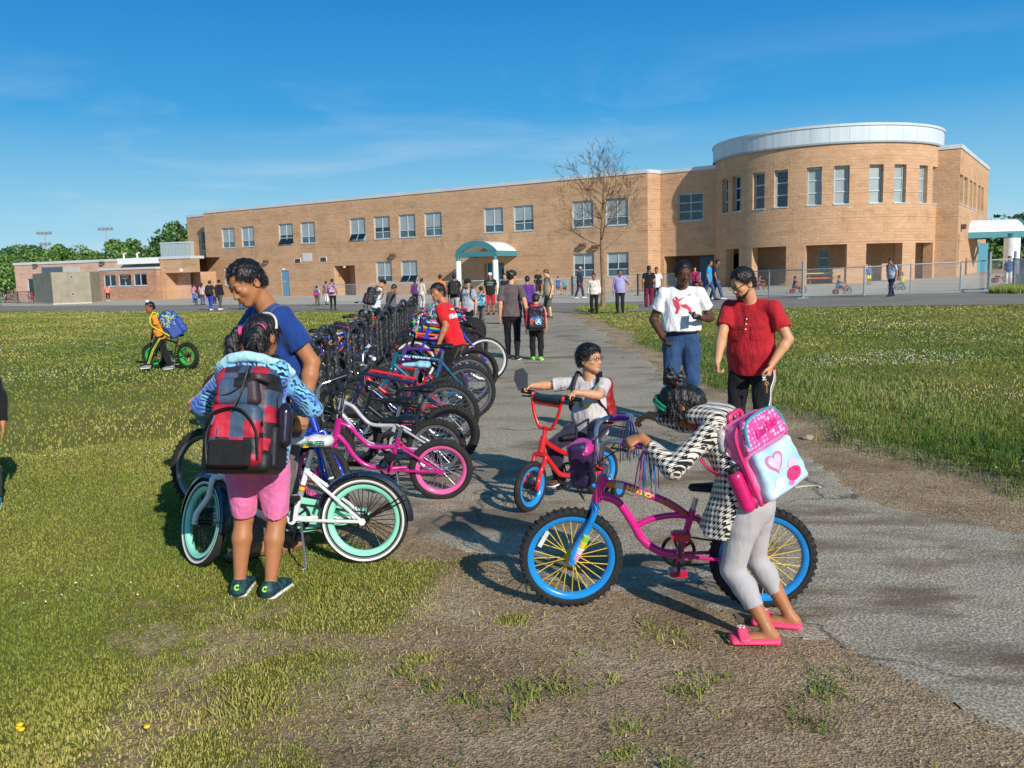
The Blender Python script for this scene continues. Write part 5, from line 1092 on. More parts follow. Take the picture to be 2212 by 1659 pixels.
STY = {   # tubes in metres for a 20-inch frame: x forward from the rear axle, z above the ground, wheelbase .93
 'cruiser': dict(wb=.93, r=.255, head=((.80, .55), (.765, .665)), bb=(.40, .27), seat=(.335, .50), tubes=[([(.775, .635), (.67, .62), (.576, .585), (.45, .53), (.345, .455)], .019), ([(.79, .57), (.70, .54), (.63, .44), (.576, .345), (.5, .288), (.41, .27)], .020), ([(.616, .41), (.537, .45), (.42, .47), (.318, .452), (.17, .385), (.03, .275)], .015)], stays=[((.40, .268), (.0, .255))], saddle=.605),
 'low': dict(wb=.94, r=.25, head=((.795, .53), (.755, .66)), bb=(.40, .262), seat=(.31, .55), tubes=[([(.78, .56), (.70, .50), (.60, .42), (.50, .375), (.365, .385)], .019), ([(.79, .54), (.72, .42), (.60, .30), (.50, .268), (.40, .262)], .019)], stays=[((.40, .262), (.0, .25)), ((.315, .53), (.0, .25))], saddle=.70),
 'curvy': dict(wb=.94, r=.25, head=((.80, .54), (.76, .68)), bb=(.40, .27), seat=(.315, .52), tubes=[([(.77, .66), (.68, .62), (.60, .52), (.52, .46), (.34, .45)], .016), ([(.79, .57), (.73, .50), (.66, .38), (.56, .30), (.40, .27)], .018)], stays=[((.40, .27), (.0, .25)), ((.33, .47), (.0, .25))], saddle=.66),
 'kid': dict(wb=.70, r=.185, head=((.585, .42), (.555, .52)), bb=(.30, .20), seat=(.235, .40), tubes=[([(.565, .50), (.45, .42), (.33, .36), (.255, .355)], .017), ([(.58, .43), (.48, .30), (.40, .22), (.30, .20)], .018)], stays=[((.30, .20), (.0, .185)), ((.25, .36), (.0, .185))], saddle=.48),
 'mountain': dict(wb=1.02, r=.325, head=((.845, .66), (.80, .80)), bb=(.42, .285), seat=(.285, .73), tubes=[([(.805, .775), (.55, .75), (.292, .70)], .017), ([(.84, .68), (.63, .48), (.42, .285)], .021)], stays=[((.42, .285), (.0, .325)), ((.295, .69), (.0, .325))], saddle=.86),
 'mountain_small': dict(wb=.98, r=.305, head=((.815, .61), (.772, .735)), bb=(.41, .275), seat=(.29, .64), tubes=[([(.78, .71), (.55, .66), (.30, .60)], .017), ([(.81, .63), (.61, .45), (.41, .275)], .02)], stays=[((.41, .275), (.0, .305)), ((.302, .58), (.0, .305))], saddle=.78),
}
def bicycle(label, pos, yaw, style='mountain', c=None, steer=0., lean=0., scale=1., bar='flat', group=None, lod=0, fender=None, guard=None, saddle_m=None, grip_m=None, fork_m=None, cols=None, knobs=True, whitewall=False, kick=True, pedal_m=None, crank_m=None, tw=None, cat='bicycle', spokes=28, crank_a=-80, hb_m=None, sadx=0., sad='std', training=False, name='bicycle', barh=None):
    """pos = ground point under the rear wheel, yaw = heading of local +x"""
    st = STY[style]; k = scale; r = st['r']*k; wb = st['wb']*k; fm = c; fkm = fork_m or c; tw = tw or (.052 if st['r'] > .2 else .046)
    rt = empty(name, pos, yaw); rt.rotation_euler = (R_(lean), 0, yaw); tag(rt, label, cat, group)
    p = lambda q: np.array([q[0]*k, 0, q[1]*k]); n = 10 if lod == 0 else 6; sp = 6 if lod == 0 else 3
    f = MB(); bb = p(st['bb']); hb, ht = p(st['head'][0]), p(st['head'][1]); seat = p(st['seat'])
    f.tube([hb-(ht-hb)*.08, ht+(ht-hb)*.05], .024*k**.3, n+2)
    for pts, rad in st['tubes']: f.tube(spline([p(q) for q in pts], sp) if len(pts) > 2 else [p(q) for q in pts], rad, n)
    f.tube([bb, seat], .0165, n); f.cyl(bb+[0, -.04, 0], bb+[0, .04, 0], .024, n+4)
    for a, b in st['stays']:
        for q in (-1, 1):
            A = p(a); B = p(b); m = A*.72+B*.28
            f.tube([A+[0, q*.014, 0], m+[0, q*.038, 0], B+[0, q*.058, 0]], .0095, n-2)
    for q in (-1, 1): f.cyl((0, q*.052, r), (0, q*.066, r), .02, 8)
    fr = f.build('frame', fm, rt)
    wheel(rt, (0, 0, r), r, tw, cols or (RUB, STEEL, STEEL), knobs=knobs, lod=lod, whitewall=whitewall, spokes=spokes)
    # steering assembly turns about the head tube
    ax = nrm(ht-hb); fa = np.array([wb, 0, r]); Rs = Matrix.Rotation(steer, 3, Vector(ax)); Rs = np.array(Rs); piv = hb
    def xs(q): return Rs @ (np.array(q, float)-piv)+piv
    crown = hb-ax*.03; g = MB(); tyre_top = r+tw*.6
    g.tube([crown-ax*.0, ht+ax*.03], .014, n)
    for q in (-1, 1):
        sh_ = crown+np.array([0, q*.052, -.03]); g.tube(spline([crown+[0, q*.008, .004], crown+[0, q*.046, -.004], sh_+(fa-sh_)*.35+[0, q*.004, 0], fa+[-.012, q*.056, .05], fa+[0, q*.056, -.004]], 5), [.016]*20+[.012], n)
        g.cyl(fa+[0, q*.046, 0], fa+[0, q*.068, 0], .016, 8)
    g.v = [tuple(xs(v)) for v in g.v]; g.build('fork', fkm, rt)
    w = wheel(rt, tuple(xs(fa)), r, tw, cols or (RUB, STEEL, STEEL), knobs=knobs, lod=lod, whitewall=whitewall, spokes=spokes); w.rotation_euler = Matrix(Rs.tolist()).to_euler()
    # handlebar
    b = MB(); top = ht+ax*.05; info = {}
    H_ = {'flat': dict(up=.04, w=.29, back=.02, fw=.06), 'riser': dict(up=.10, w=.30, back=.06, fw=.05), 'bmx': dict(up=.19, w=.29, back=.05, fw=.02), 'cruiser': dict(up=.16, w=.28, back=.17, fw=.03), 'kidbmx': dict(up=.15, w=.235, back=.06, fw=.0)}[bar]
    up = barh if barh is not None else H_['up']; w_, bk, fw_ = H_['w']*k**.3, H_['back'], H_['fw']; cl = top+np.array([fw_, 0, .015])
    b.tube([top-ax*.03, top, cl], .016, n)
    L = []
    for q in (-1, 1):
        if bar in ('bmx', 'kidbmx'): pts = [cl, cl+[0, q*.05, 0], cl+[0, q*.10, up*.45], cl+[-.01, q*.125, up*.95], cl+[-.03, q*(w_-.10), up], cl+[-bk, q*w_, up*.98]]
        elif bar == 'cruiser': pts = [cl, cl+[.0, q*.06, .02], cl+[.0, q*.15, up*.8], cl+[-.05, q*.22, up], cl+[-bk*.6, q*(w_-.03), up*.97], cl+[-bk, q*w_, up*.93]]
        else: pts = [cl, cl+[0, q*.06, 0], cl+[-.005, q*.11, up*.9], cl+[-bk*.4, q*.17, up], cl+[-bk, q*w_, up]]
        pts = spline(pts, sp); b.tube(pts, .0115, n); L.append(pts)
    if bar in ('bmx', 'kidbmx'): b.tube([cl+[-.008, -.118, up*.72], cl+[-.008, .118, up*.72]], .010, n)
    b.v = [tuple(xs(v)) for v in b.v]; hbo = b.build('handlebar', hb_m or STEEL, rt)
    for i, q in enumerate((-1, 1)):
        e = np.array(L[i][-1]); d = nrm(e-np.array(L[i][-3])); gq = MB(); gq.tube([xs(e-d*.105), xs(e+d*.002), xs(e+d*.012)], [.0165, .0165, .019], n); gq.build('grip', grip_m or BLKP, hbo)
        info['gripR' if q < 0 else 'gripL'] = xs(e-d*.055); info['gdR' if q < 0 else 'gdL'] = Rs @ d
        if lod == 0 or style.startswith('mount'):
            lv = MB(); lv.tube([xs(e-d*.13+[.01, 0, -.012]), xs(e-d*.11+[.045, 0, -.022]), xs(e-d*.03+[.05, 0, -.024])], .0055, 6); lv.build('brake_lever', BLKP, hbo)
    if lod == 0 and bar in ('flat', 'riser', 'bmx', 'cruiser'):
        cb = MB()
        for i, q in enumerate((-1, 1)):
            e = np.array(L[i][-1]); cb.tube(spline([xs(e+[.03, -q*.12, -.02]), xs(e+[.14, -q*.16, -.02-.06*i]), xs(cl+[.11, q*.05, -.07]), xs(crown+[.05, q*.02, .03])], 7), .0032, 5)
        cb.build('cable', BLKP, hbo)
    # saddle
    sz = st['saddle']*k if style not in ('mountain', 'mountain_small') else st['saddle']*k; dirs = nrm(seat-bb); sp0 = bb+dirs*((sz-.05-bb[2])/dirs[2])
    po = MB(); po.tube([seat-dirs*.05, sp0], .0135, n); po.build('seat_post', STEEL if lod == 0 else BLKP, rt)
    s = Sdf(); wd = .078 if sad == 'std' else .092; sx = sp0[0]+sadx
    s.econe((sx-.085, 0, sz), (sx-.02, 0, sz+.004), (0, 1, 0), (wd, .034), (wd*.80, .03), k=.02); s.econe((sx-.02, 0, sz+.002), (sx+.14, 0, sz+.004), (0, 1, 0), (wd*.62, .028), (.024, .018), k=.03); s.half((sx, 0, sz-.028), (0, 0, -1))
    sd = link('saddle', s.mesh('saddle', .008 if lod == 0 else .012), saddle_m or BLKP, rt); info['saddle'] = np.array([sx-.03, 0, sz+.03]); info['saddle_obj'] = sd
    # drive train
    cm = crank_m or BLKP; dm = MB(); rc = .085*k**.5
    dm.ring([(rc, -.05), (rc, -.046), (rc*.8, -.046), (rc*.8, -.05)], 28); dm.v = [tuple(np.array(v)+bb) for v in dm.v]
    for q in range(5): a = 2*PI*q/5; dm.tube([bb+[0, -.048, 0], bb+[rc*.85*math.cos(a), -.048, rc*.85*math.sin(a)]], .007, 5)
    ca = R_(crank_a); cl_ = .135*k**.7 if style != 'kid' else .10
    ends = []
    for q, a in ((-1, ca), (1, ca+PI)):
        e = bb+np.array([cl_*math.cos(a), q*.062, cl_*math.sin(a)]); dm.tube([bb+[0, q*.05, 0], e], .009, 7); ends.append((e, q))
    cr_ = dm.build('crank', cm, rt)
    for e, q in ends:
        m = MB(); m.box(e+[0, q*.05, 0], (.085, .075, .022)); m.box(e+[0, q*.05, 0], (.06, .085, .03)); pd = m.build('pedal', pedal_m or BLKP, cr_)
        if lod == 0:
            m = MB(); m.box(e+[.044, q*.05, 0], (.006, .03, .016)); m.build('pedal_reflector', REFL, pd)
    ch = MB()
    for z in (1, -1): ch.tube([bb+[0, -.048, z*rc*.92], (0, -.048, r+z*.032)], .0045, 5)
    ch.build('chain', mat('chain_steel', S(70, 64, 58), .5, metal=.6), rt)
    if guard is not None:
        gm = MB(); pl = [(-.02, r/k*1.0-.02), (-.02, r/k+.045), (st['bb'][0]-.02, st['bb'][1]+.115), (st['bb'][0]+.08, st['bb'][1]+.075), (st['bb'][0]+.105, st['bb'][1]), (st['bb'][0]+.06, st['bb'][1]-.08), (st['bb'][0]-.04, st['bb'][1]-.09)]
        Mx = np.array([[1, 0, 0], [0, 0, -1], [0, 1, 0.]]); gm.prism([(x*k, z*k) for x, z in pl], .058, .066, Mx); gm.build('chain_guard', guard, rt)
    if fender is not None:
        for front in (0, 1):
            m = MB(); a0, a1 = (R_(-2), R_(165)) if not front else (R_(65), R_(205)); rf = r+.018
            prof = [(rf-.016, -tw*.62), (rf+.004, -tw*.5), (rf+.012, 0), (rf+.004, tw*.5), (rf-.016, tw*.62), (rf+.0, tw*.46), (rf+.007, 0), (rf+.0, -tw*.46)]
            m.ring(prof, 26, True, a0 if not front else R_(10), a1 if not front else R_(190))
            if front: m.v = [tuple(xs((v[0]*1-0+fa[0], v[1], v[2]+fa[2]))) for v in m.v]
            else:
                m.v = [(-v[0]*1., v[1], v[2]+r) for v in m.v]; m.f = [tuple(reversed(q)) for q in m.f]
            fo = m.build('fender', fender, rt)
            m = MB()
            for q in (-1, 1):
                for a in ((R_(25), R_(31)) if not front else (R_(178),)):
                    e = np.array([rf*math.cos(a), q*tw*.62, rf*math.sin(a)])
                    if front: m.tube([xs(fa+[0, q*.06, 0]), xs(fa+e)], .003, 5)
                    else: m.tube([(0, q*.06, r), (-e[0], e[1], e[2]+r)], .004, 5)
            m.build('fender_stay', BLKP, fo)
    if kick:
        m = MB(); m.tube([bb+[-.05, .03, -.01], bb+[-.09, .12, -bb[2]+.012], bb+[-.07, .13, -bb[2]+.006]], .007, 6); m.build('kickstand', STEEL, rt)
    if lod == 0 and style != 'kid':
        m = MB(); m.box((-.0, 0, 0), (.012, .05, .032)); e = m.build('rear_reflector', REDR, rt); e.location = tuple(seat*.92+bb*.08+np.array([-.03, 0, -.03]))
    if training:
        for q in (-1, 1):
            m = MB(); m.tube([(0, q*.07, r), (-.01, q*.10, r*.8), (-.01, q*.15, .062)], .008, 6); a = m.build('training_arm', STEEL, rt)
            m = MB(); m.ring([(.06, -.018), (.06, .018), (.035, .018), (.035, -.018)], 24); m.v = [(v[0]-.01, v[1]+q*.17, v[2]+.062) for v in m.v]; m.build('training_tyre', RUB, a)
            m = MB(); m.cyl((-.01, q*.17-.014, .062), (-.01, q*.17+.014, .062), .036, 18); m.build('training_hub', fork_m if False else paint('kid_blue', S(24, 128, 216)), a)
    info['root'] = rt; info['bb'] = bb; info['ht'] = ht; info['p'] = p; info['frame'] = fr; info['seat'] = seat; info['xs'] = xs; info['ends'] = ends; info['r'] = r; info['fa'] = fa; info['crown'] = crown; info['cl'] = cl
    Mw = Matrix.Translation(Vector(pos)) @ Matrix.Rotation(yaw, 4, 'Z') @ Matrix.Rotation(R_(lean), 4, 'X')
    info['W'] = lambda q: np.array(Mw @ Vector(tuple(q))); return info
def letters_on(parent, text, a, b, off, size, m, up=(0, 0, 1), bold=0., shear=0., side=-1):
    """raised lettering along the line a->b on the side `side` of a tube of radius off (local bike coords)"""
    a = np.array(a, float); b = np.array(b, float); d = nrm(b-a); n = np.array([0, side*1., 0]); u = nrm(np.cross(n, d)); L = np.linalg.norm(b-a)
    me = text_mesh(text, size, .0012, 1., bold, shear); xsz = max(v.co.x for v in me.vertices)-min(v.co.x for v in me.vertices); sc = L/max(xsz, 1e-6); c = (a+b)/2
    def fn(x, y, z):
        yy = max(-off*.95, min(off*.95, y)); rad = math.sqrt(max(off*off-yy*yy, 0)); return c+d*x*sc+u*yy+n*(rad+.0012+z)
    return link('lettering', warp(me, fn), m, parent)
def letters_path(parent, text, pts, off, size, m, side=1, bold=0.):
    P = np.array(pts, float); sl = np.concatenate([[0], np.cumsum(np.linalg.norm(np.diff(P, axis=0), axis=1))]); n = np.array([0, side*1., 0])
    me = text_mesh(text, size, .0012, 1., bold); xs_ = [v.co.x for v in me.vertices]; x0, x1 = min(xs_), max(xs_)
    def fn(x, y, z):
        s = (x-x0)/(x1-x0)*sl[-1]; i = min(len(P)-2, max(0, int(np.searchsorted(sl, s))-1)); d = nrm(P[i+1]-P[i]); c = P[i]+d*(s-sl[i]); u = nrm(np.cross(n, d)); yy = max(-off*.9, min(off*.9, y)); return c+u*yy+n*(math.sqrt(off*off-yy*yy)+.0025+z)
    return link('lettering', warp(me, fn), m, parent)
# ================================================================ helpers for marks laid on cloth
from mathutils.bvhtree import BVHTree
_bv = {}
def bvh(o):
    if o.name not in _bv:
        me = o.data; _bv[o.name] = BVHTree.FromPolygons([v.co.copy() for v in me.vertices], [tuple(p.vertices) for p in me.polygons])
    return _bv[o.name]
def decal(o, me, c, right, up, m, name='print', off=.0025, reach=.25):
    """press a flat mesh (x,y) on to the surface of o, around local point c"""
    right = nrm(right); up = nrm(np.array(up)-right*np.dot(up, right)); n = np.cross(right, up); t = bvh(o); c = np.array(c, float)
    def fn(x, y, z):
        p = c+right*x+up*y+n*reach; h = t.ray_cast(Vector(p), Vector(-n), reach*2)
        q = np.array(h[0]) if h[0] is not None else c+right*x+up*y
        return q+n*(off+z)
    return link(name, warp(me, fn), m, o)
def poly_mesh(polys, sub=0):
    b = MB()
    for p in polys: b.add([(x, y, 0) for x, y in p], [tuple(range(len(p)))])
    return mk_mesh('mark', b.v, b.f, False)
def grid_patch(w, h, n=8, m=8, x0=0., y0=0.):
    V = [(x0+(i/n-.5)*w, y0+(j/m-.5)*h, 0) for i in range(n+1) for j in range(m+1)]
    return mk_mesh('mark', V, [(i*(m+1)+j, (i+1)*(m+1)+j, (i+1)*(m+1)+j+1, i*(m+1)+j+1) for i in range(n) for j in range(m)], False)
def disc(r, n=16, rx=None): return [(r*math.cos(2*PI*i/n), (rx or r)*math.sin(2*PI*i/n)) for i in range(n)]
def ribbon(o, pts, across, facing, w, m, name='stripe', off=.003):
    t = bvh(o); facing = nrm(facing); across = nrm(across); V = []
    for p in pts:
        for q in (-1, 1):
            s = np.array(p)+across*q*w/2+facing*.3; h = t.ray_cast(Vector(s), Vector(-facing), .6); V.append((np.array(h[0]) if h[0] is not None else s-facing*.25)+facing*off)
    return link(name, mk_mesh(name, V, [(2*i, 2*i+1, 2*i+3, 2*i+2) for i in range(len(pts)-1)], True), m, o)
def hgt_of(base, top):
    g = G(*base); z0, z1 = g[2], g[2]+15
    for _ in range(40):
        mz = (z0+z1)/2; q = np.array([g[0], g[1], mz-CZ]); c = q @ _fw
        if PH/2-PF*(q @ _U)/c > top: z0 = mz
        else: z1 = mz
    return float(z0-g[2])
def gnd(p): return np.array([p[0], p[1], float(hgt(p[0], p[1]))])
def face(dx, dy): return math.atan2(-dx, dy)
CL = cloth
BLKC = CL('black_cloth', S(24, 24, 27)); BLKS = mat('black_shoe', S(28, 28, 30), .5); WSH = mat('white_shoe', S(226, 224, 220), .6); NAVY = CL('navy_cloth', S(30, 38, 62)); JEAN = CL('blue_jeans', S(58, 84, 122)); GREYC = CL('grey_cloth', S(104, 104, 110)); WHC = CL('white_cloth', S(228, 226, 222))
NYL = mat('black_nylon', S(22, 22, 25), .6, bump=.3, bs=30); WPRINT = mat('white_print', S(236, 234, 230), .7, var=.03); BRWS = mat('brown_shoe', S(92, 66, 46), .6)
# ================================================================ bikes in front
MINT = paint('mint_paint', S(146, 226, 196)); PKP = paint('hot_pink_paint', S(224, 24, 132)); SKYB = paint('bright_blue_paint', S(12, 136, 214)); YELP = paint('yellow_paint', S(232, 196, 40)); REDP = paint('red_paint', S(214, 26, 32)); WHP = paint('white_bike_paint', S(236, 236, 234)); NVY = paint('navy_fender_paint', S(18, 22, 42))
TREAD = RUB
def sad_mat(name, base, stripe):
    t = NT(name); v = t.coord('Object'); z = t.sep(v)[2]; t.base(base); t.set(Roughness=.4, Coat_Weight=.3); return t.m
mb_ = bicycle('white step-through bike with mint rims, whitewall tyres and black mudguards', gnd(G(790, 1218)), PI-.02, 'low', WHP, steer=-.8, lean=4, cols=(RUB, MINT, BLKP), fender=NVY, guard=MINT, saddle_m=mat('white_saddle', S(234, 230, 222), .45, var=.04, coat=.3), bar='cruiser', knobs=False, whitewall=True, sad='wide', spokes=36, scale=1.0, barh=.2)
f_ = mb_['frame']; YB = mat('yellow_band', S(236, 200, 30), .4)
q0 = mb_['p'](STY['low']['bb']); q1 = mb_['p'](STY['low']['seat'])
for a, w_, m_ in ((.52, .035, mat('silver_band', S(150, 156, 164), .4)), (.60, .03, YB), (.66, .012, mat('red_band', S(200, 40, 50), .4))):
    c_ = q0+(q1-q0)*a; d_ = nrm(q1-q0); MB().cyl(c_-d_*w_/2, c_+d_*w_/2, .0178, 14).build('frame_band', m_, f_)
so = mb_['saddle_obj']
decal(so, grid_patch(.15, .03, 10, 3), mb_['saddle']+np.array([.0, .05, -.035]), (-1, 0, 0), (0, 0, 1), MINT, 'saddle_trim', .002)
decal(so, text_mesh('HUFFY', .034, .0008, bold=.0008), mb_['saddle']+np.array([-.015, .05, -.032]), (-1, 0, 0), (0, 0, 1), mat('dark_print', S(30, 40, 60), .5), 'lettering', .0045)
decal(so, grid_patch(.14, .01, 10, 1), mb_['saddle']+np.array([.0, .05, -.053]), (-1, 0, 0), (0, 0, 1), YB, 'saddle_trim', .002)
pkf, pkr = gnd(G(1235, 1308)), gnd(G(1640, 1312))
pk = bicycle('hot pink cruiser bike with bright blue rims, yellow spokes and handlebar streamers', pkr+np.array([.012, 0, 0]), math.atan2(pkf[1]-pkr[1], pkf[0]-pkr[0]), 'cruiser', PKP, steer=.10, lean=-2, fork_m=SKYB, cols=(RUB, SKYB, YELP), bar='cruiser', barh=.165, saddle_m=NYL, grip_m=paint('purple_grip', S(110, 40, 140)), crank_m=paint('dark_gold_crank', S(62, 52, 30)), pedal_m=paint('red_pedal', S(206, 22, 60)), spokes=28, sadx=-.12, scale=.97, kick=False, tw=.043, crank_a=88+180)
st = STY['cruiser']; P_ = pk['p']
up_ = spline([P_(q) for q in st['tubes'][0][0]], 6)
YL = mat('yellow_lettering', S(250, 214, 40), .5, var=.02); OR = mat('orange_lettering', S(196, 120, 40), .5, var=.02)
letters_path(pk['frame'], 'HELLO', up_[7:15], .0195, .030, YL, 1, .0015); letters_path(pk['frame'], 'KITTY', up_[16:23], .0195, .030, OR, 1, .0015)
for (a, b, m_, nm) in ((up_[2], up_[4], mat('orange_sticker', S(232, 110, 30), .5), 'sticker'), (up_[4], up_[6], mat('silver_sticker', S(196, 196, 190), .4), 'sticker')):
    d_ = nrm(b-a); w_ = MB(); 
    for i in range(7):
        an = -.9+1.8*i/6; 
    V = []; u_ = np.cross([0, 1., 0], d_)
    for p_ in (a, b): V += [p_+np.array([0, 1., 0])*.0202*math.cos(an)+u_*.0202*math.sin(an) for an in np.linspace(-.9, .9, 7)]
    link(nm, mk_mesh(nm, V, [(i, i+1, i+8, i+7) for i in range(6)], True), m_, pk['frame'])
fa, cr = pk['fa'], pk['crown']
fm_ = [o for o in pk['root'].children if o.name.startswith('fork')][0]
for a, m_ in ((.42, mat('pink_band', S(240, 150, 190), .5)), (.55, mat('white_band', S(230, 226, 226), .5)), (.68, mat('yellow_sticker', S(236, 206, 60), .5)), (.8, mat('lime_sticker', S(150, 200, 70), .5))):
    s0 = cr+np.array([0, .052, -.03]); c_ = pk['xs'](fa+np.array([-.008, .057, 0])+(s0-fa)*np.array([1, 0, 1])*(a-.3)); d_ = nrm(pk['xs'](s0)-pk['xs'](fa)); MB().cyl(c_-d_*.014, c_+d_*.014, .0182, 12).build('fork_band', m_, fm_)
for g_, sd_ in (('gripL', 1), ('gripR', -1)):                          # tinsel streamers hanging from both grips
    e = pk[g_]+pk['gd'+g_[-1]]*.062; b = MB(); r2 = np.random.default_rng(5+sd_)
    for i in range(34):
        a = r2.uniform(0, 6.28); sp_ = r2.uniform(.01, .055); L_s = r2.uniform(.12, .23); o_ = np.array([math.cos(a), math.sin(a), 0])*sp_; w_ = .0028; cx = np.array([math.cos(a*3), math.sin(a*3), 0])*w_
        P = [e, e+o_*.5+[0, 0, -.02], e+o_*1.0+[0, 0, -L_s*.45], e+o_*1.15+[r2.uniform(-.012, .012), r2.uniform(-.012, .012), -L_s]]; P = spline(P, 3); V = []
        for p_ in P: V += [p_-cx, p_+cx]
        b.cur = int(r2.integers(0, 5)); b.add(V, [(2*j, 2*j+1, 2*j+3, 2*j+2) for j in range(len(P)-1)])
    b.build('streamer', [mat('tinsel_teal', S(80, 210, 216), .15, metal=.7), mat('tinsel_aqua', S(150, 210, 226), .15, metal=.7), mat('tinsel_pink', S(230, 90, 160), .15, metal=.7), mat('tinsel_blue', S(80, 130, 220), .15, metal=.7), mat('tinsel_silver', S(210, 214, 220), .12, metal=.8)], pk['root'])
    m = MB(); m.ell(e, (.026, .018, .024)); m.build('grip_end', WHITEP, pk['root'])
m = MB(); m.box((0, 0, 0), (.02, .008, .085)); rf = m.build('spoke_reflector', REFL, pk['root']); rf.location = tuple(pk['xs'](pk['fa']+np.array([.13, .012, .10]))); rf.rotation_euler = (0, R_(-30), 0)
# wedge-shaped bag strapped to the pink bike's handlebar
bgp = pk['W'](pk['xs'](pk['cl']+np.array([.07, -.12, -.03]))); hb = empty('handlebar_bag', bgp, 1.2); tag(hb, 'dark purple handlebar bag with pink dotted flap on the hot pink bike', 'bag')
s = Sdf(); s.rbox((0, 0, 0), (.08, .05, .11), None, .03, 0, taper=-.35); b_o = link('bag_body', s.mesh('bag_body', .008, noise=.004, nf=20), mat('dark_purple_nylon', S(52, 34, 78), .5, var=.3, vs=14), hb)
t = NT('pink_dotted_flap'); vo = t.N('TexVoronoi'); vo.inputs['Scale'].default_value = 62; vo.inputs['Randomness'].default_value = .0; t.L(t.coord('Object'), vo.inputs['Vector']); t.base(t.ramp(vo.outputs['Distance'], [(.2, S(250, 200, 226)), (.26, S(206, 40, 140))])); t.set(Roughness=.5)
s = Sdf(); s.rbox((0, 0, .08), (.10, .058, .03), None, .025, 0); link('flap', s.mesh('flap', .008), t.m, hb); MB().tube([(-.1, .0, .14), (-.1, 0, .2), (.1, 0, .2), (.1, 0, .14)], .006, 6).build('strap', NYL, hb)
# small red kid's bike with stabilisers
rf_, rr_ = gnd(G(1145, 1105)), None; dh = nrm(np.array([-.78, -.63, 0])); rr_ = gnd(rf_-dh*.672)
kb = bicycle('small red children\'s bike with blue rims and stabilisers under the boy in glasses', rr_, math.atan2(dh[1], dh[0]), 'kid', REDP, steer=.25, scale=.96, cols=(RUB, SKYB, BLKP), bar='kidbmx', barh=.22, saddle_m=NYL, kick=False, training=True, knobs=False, hb_m=REDP, spokes=20, tw=.045)
c0_ = kb['xs'](kb['cl']+np.array([-.008, -.1, .19])); c1_ = kb['xs'](kb['cl']+np.array([-.008, .1, .19])); MB().cyl(c0_, c1_, .021, 12).build('crossbar_pad', mat('web_pattern_pad', S(34, 34, 38), .5, var=.5, vs=60), kb['root'])
gr = kb['gripR']; m = MB(); pl = [(-.035, 0), (.035, 0), (.055, .10), (.03, .155), (-.03, .15), (-.05, .09)]; Mx = np.array([[0, 0, 1.], [1, 0, 0], [0, 1, 0]]); m.prism(pl, -.006, .006, Mx); ob = m.build('hand_guard', mat('dark_hand_guard', S(66, 66, 70), .4), kb['root']); ob.location = tuple(gr+np.array([.03, -.03, .02])); ob.rotation_euler = (.35, -.5, .5)
# ================================================================ near people
# 1 man in the blue T-shirt
fp = gnd(G(616, 1190)); yf = face(-.80, -.60)
fa_ = person('heavy-set man in navy blue T-shirt and grey trousers looking down at the girl', fp, yf, 1.76, 'tan', 'receding', 'black', ('tee', CL('navy_blue_tee', S(26, 60, 128))), ('trousers', CL('taupe_trousers', S(104, 96, 92))), (None, None), 1.16, .55, dict(lean=5, bend=6, hips=(0, -.05, 0), head=(8, 30, 4), handL=atY(657, 882, 4.74), handR=fp+np.array([-.42, -.12, .88]), poleL=(0, -1, .5), footR=fp+np.array([-.12, -.1, 0]), footL=fp+np.array([.07, .06, 0])), .0065, 2, curl=(.5, .45))
for k in 'RL':
    g = Sdf(); an, fd = fa_.an[k], fa_.fd[k]; lat = np.cross(fd, [0, 0, 1]); H = 1.76; z = np.array([0, 0, -.038*H]); g.econe(an-fd*.02*H+z, an+fd*.108*H+z, lat, (.03*H, .011), (.036*H, .011), k=0); sdl = link('sandal', g.mesh('sandal', .007), mat('brown_leather', S(110, 78, 50), .6), fa_.root)
    b = MB()
    for q in (.05, .078): c = an+fd*q*H; b.tube(spline([c+lat*.034*H+z, c+lat*.02*H+[0, 0, -.008*H], c-lat*.02*H+[0, 0, -.008*H], c-lat*.034*H+z], 5), .009, 6)
    b.build('sandal_strap', mat('brown_leather', S(110, 78, 50), .6), sdl)
# 2 girl with the plaid backpack, seen from behind
gp = gnd(G(553, 1284)); yg = R_(-4)
hL, hR = mb_['W'](mb_['gripL']), mb_['W'](mb_['gripR'])
ga = person('girl with pigtails in blue zebra print fleece and pink shorts holding the mint bike', gp, yg, 1.45, 'tan', None, 'black', ('jacket', zebra()), ('shorts', CL('pink_shorts', S(232, 118, 168))), (mat('teal_black_sneaker', S(24, 60, 66), .6, var=.8, vs=40), WSH), .94, 0, dict(lean=5, bend=5, hips=(.05, 0, 0), tilt=1, head=(-24, 16, -3), handL=atY(452, 915, 4.52), handR=atY(640, 880, 4.55), poleR=(.9, -.3, -.5), poleL=(-.9, -.3, -.5), footL=gp+np.array([-.085, .015, 0]), footR=gp+np.array([.085, -.02, 0]), toeL=7, toeR=-9), .0065, 1, sleeve=1.98)
h = ga.hd; X = ga.X; HB = hairmat('hair_black', HAIRC['black'])
s = Sdf(); E = lambda c, rr, k=.03, op='+': s.ell(X(*c), np.array(rr)*h, ga.Rh, k*h, op)
E((0, -.035, .145), (.375, .45, .405)); E((0, -.22, -.12), (.31, .25, .30), .08); s.half(X(0, .27, .18), ga.Rh @ np.array([0, 1., -.9])); s.half(X(0, 0, -.36), ga.Rh @ np.array([0, .3, -1]))
s.cone(X(0, -.52, .5), X(0, -.49, -.1), .012*h, .012*h, k=.03*h, op='-'); link('hair', s.mesh('hair', .006, noise=.002, nf=90, zfold=.3), HB, ga.root); strands([o for o in ga.root.children if o.name.startswith('hair') and 'band' not in o.name and 'tie' not in o.name][0], 2200, .045, HB, 5, .06, 1.)
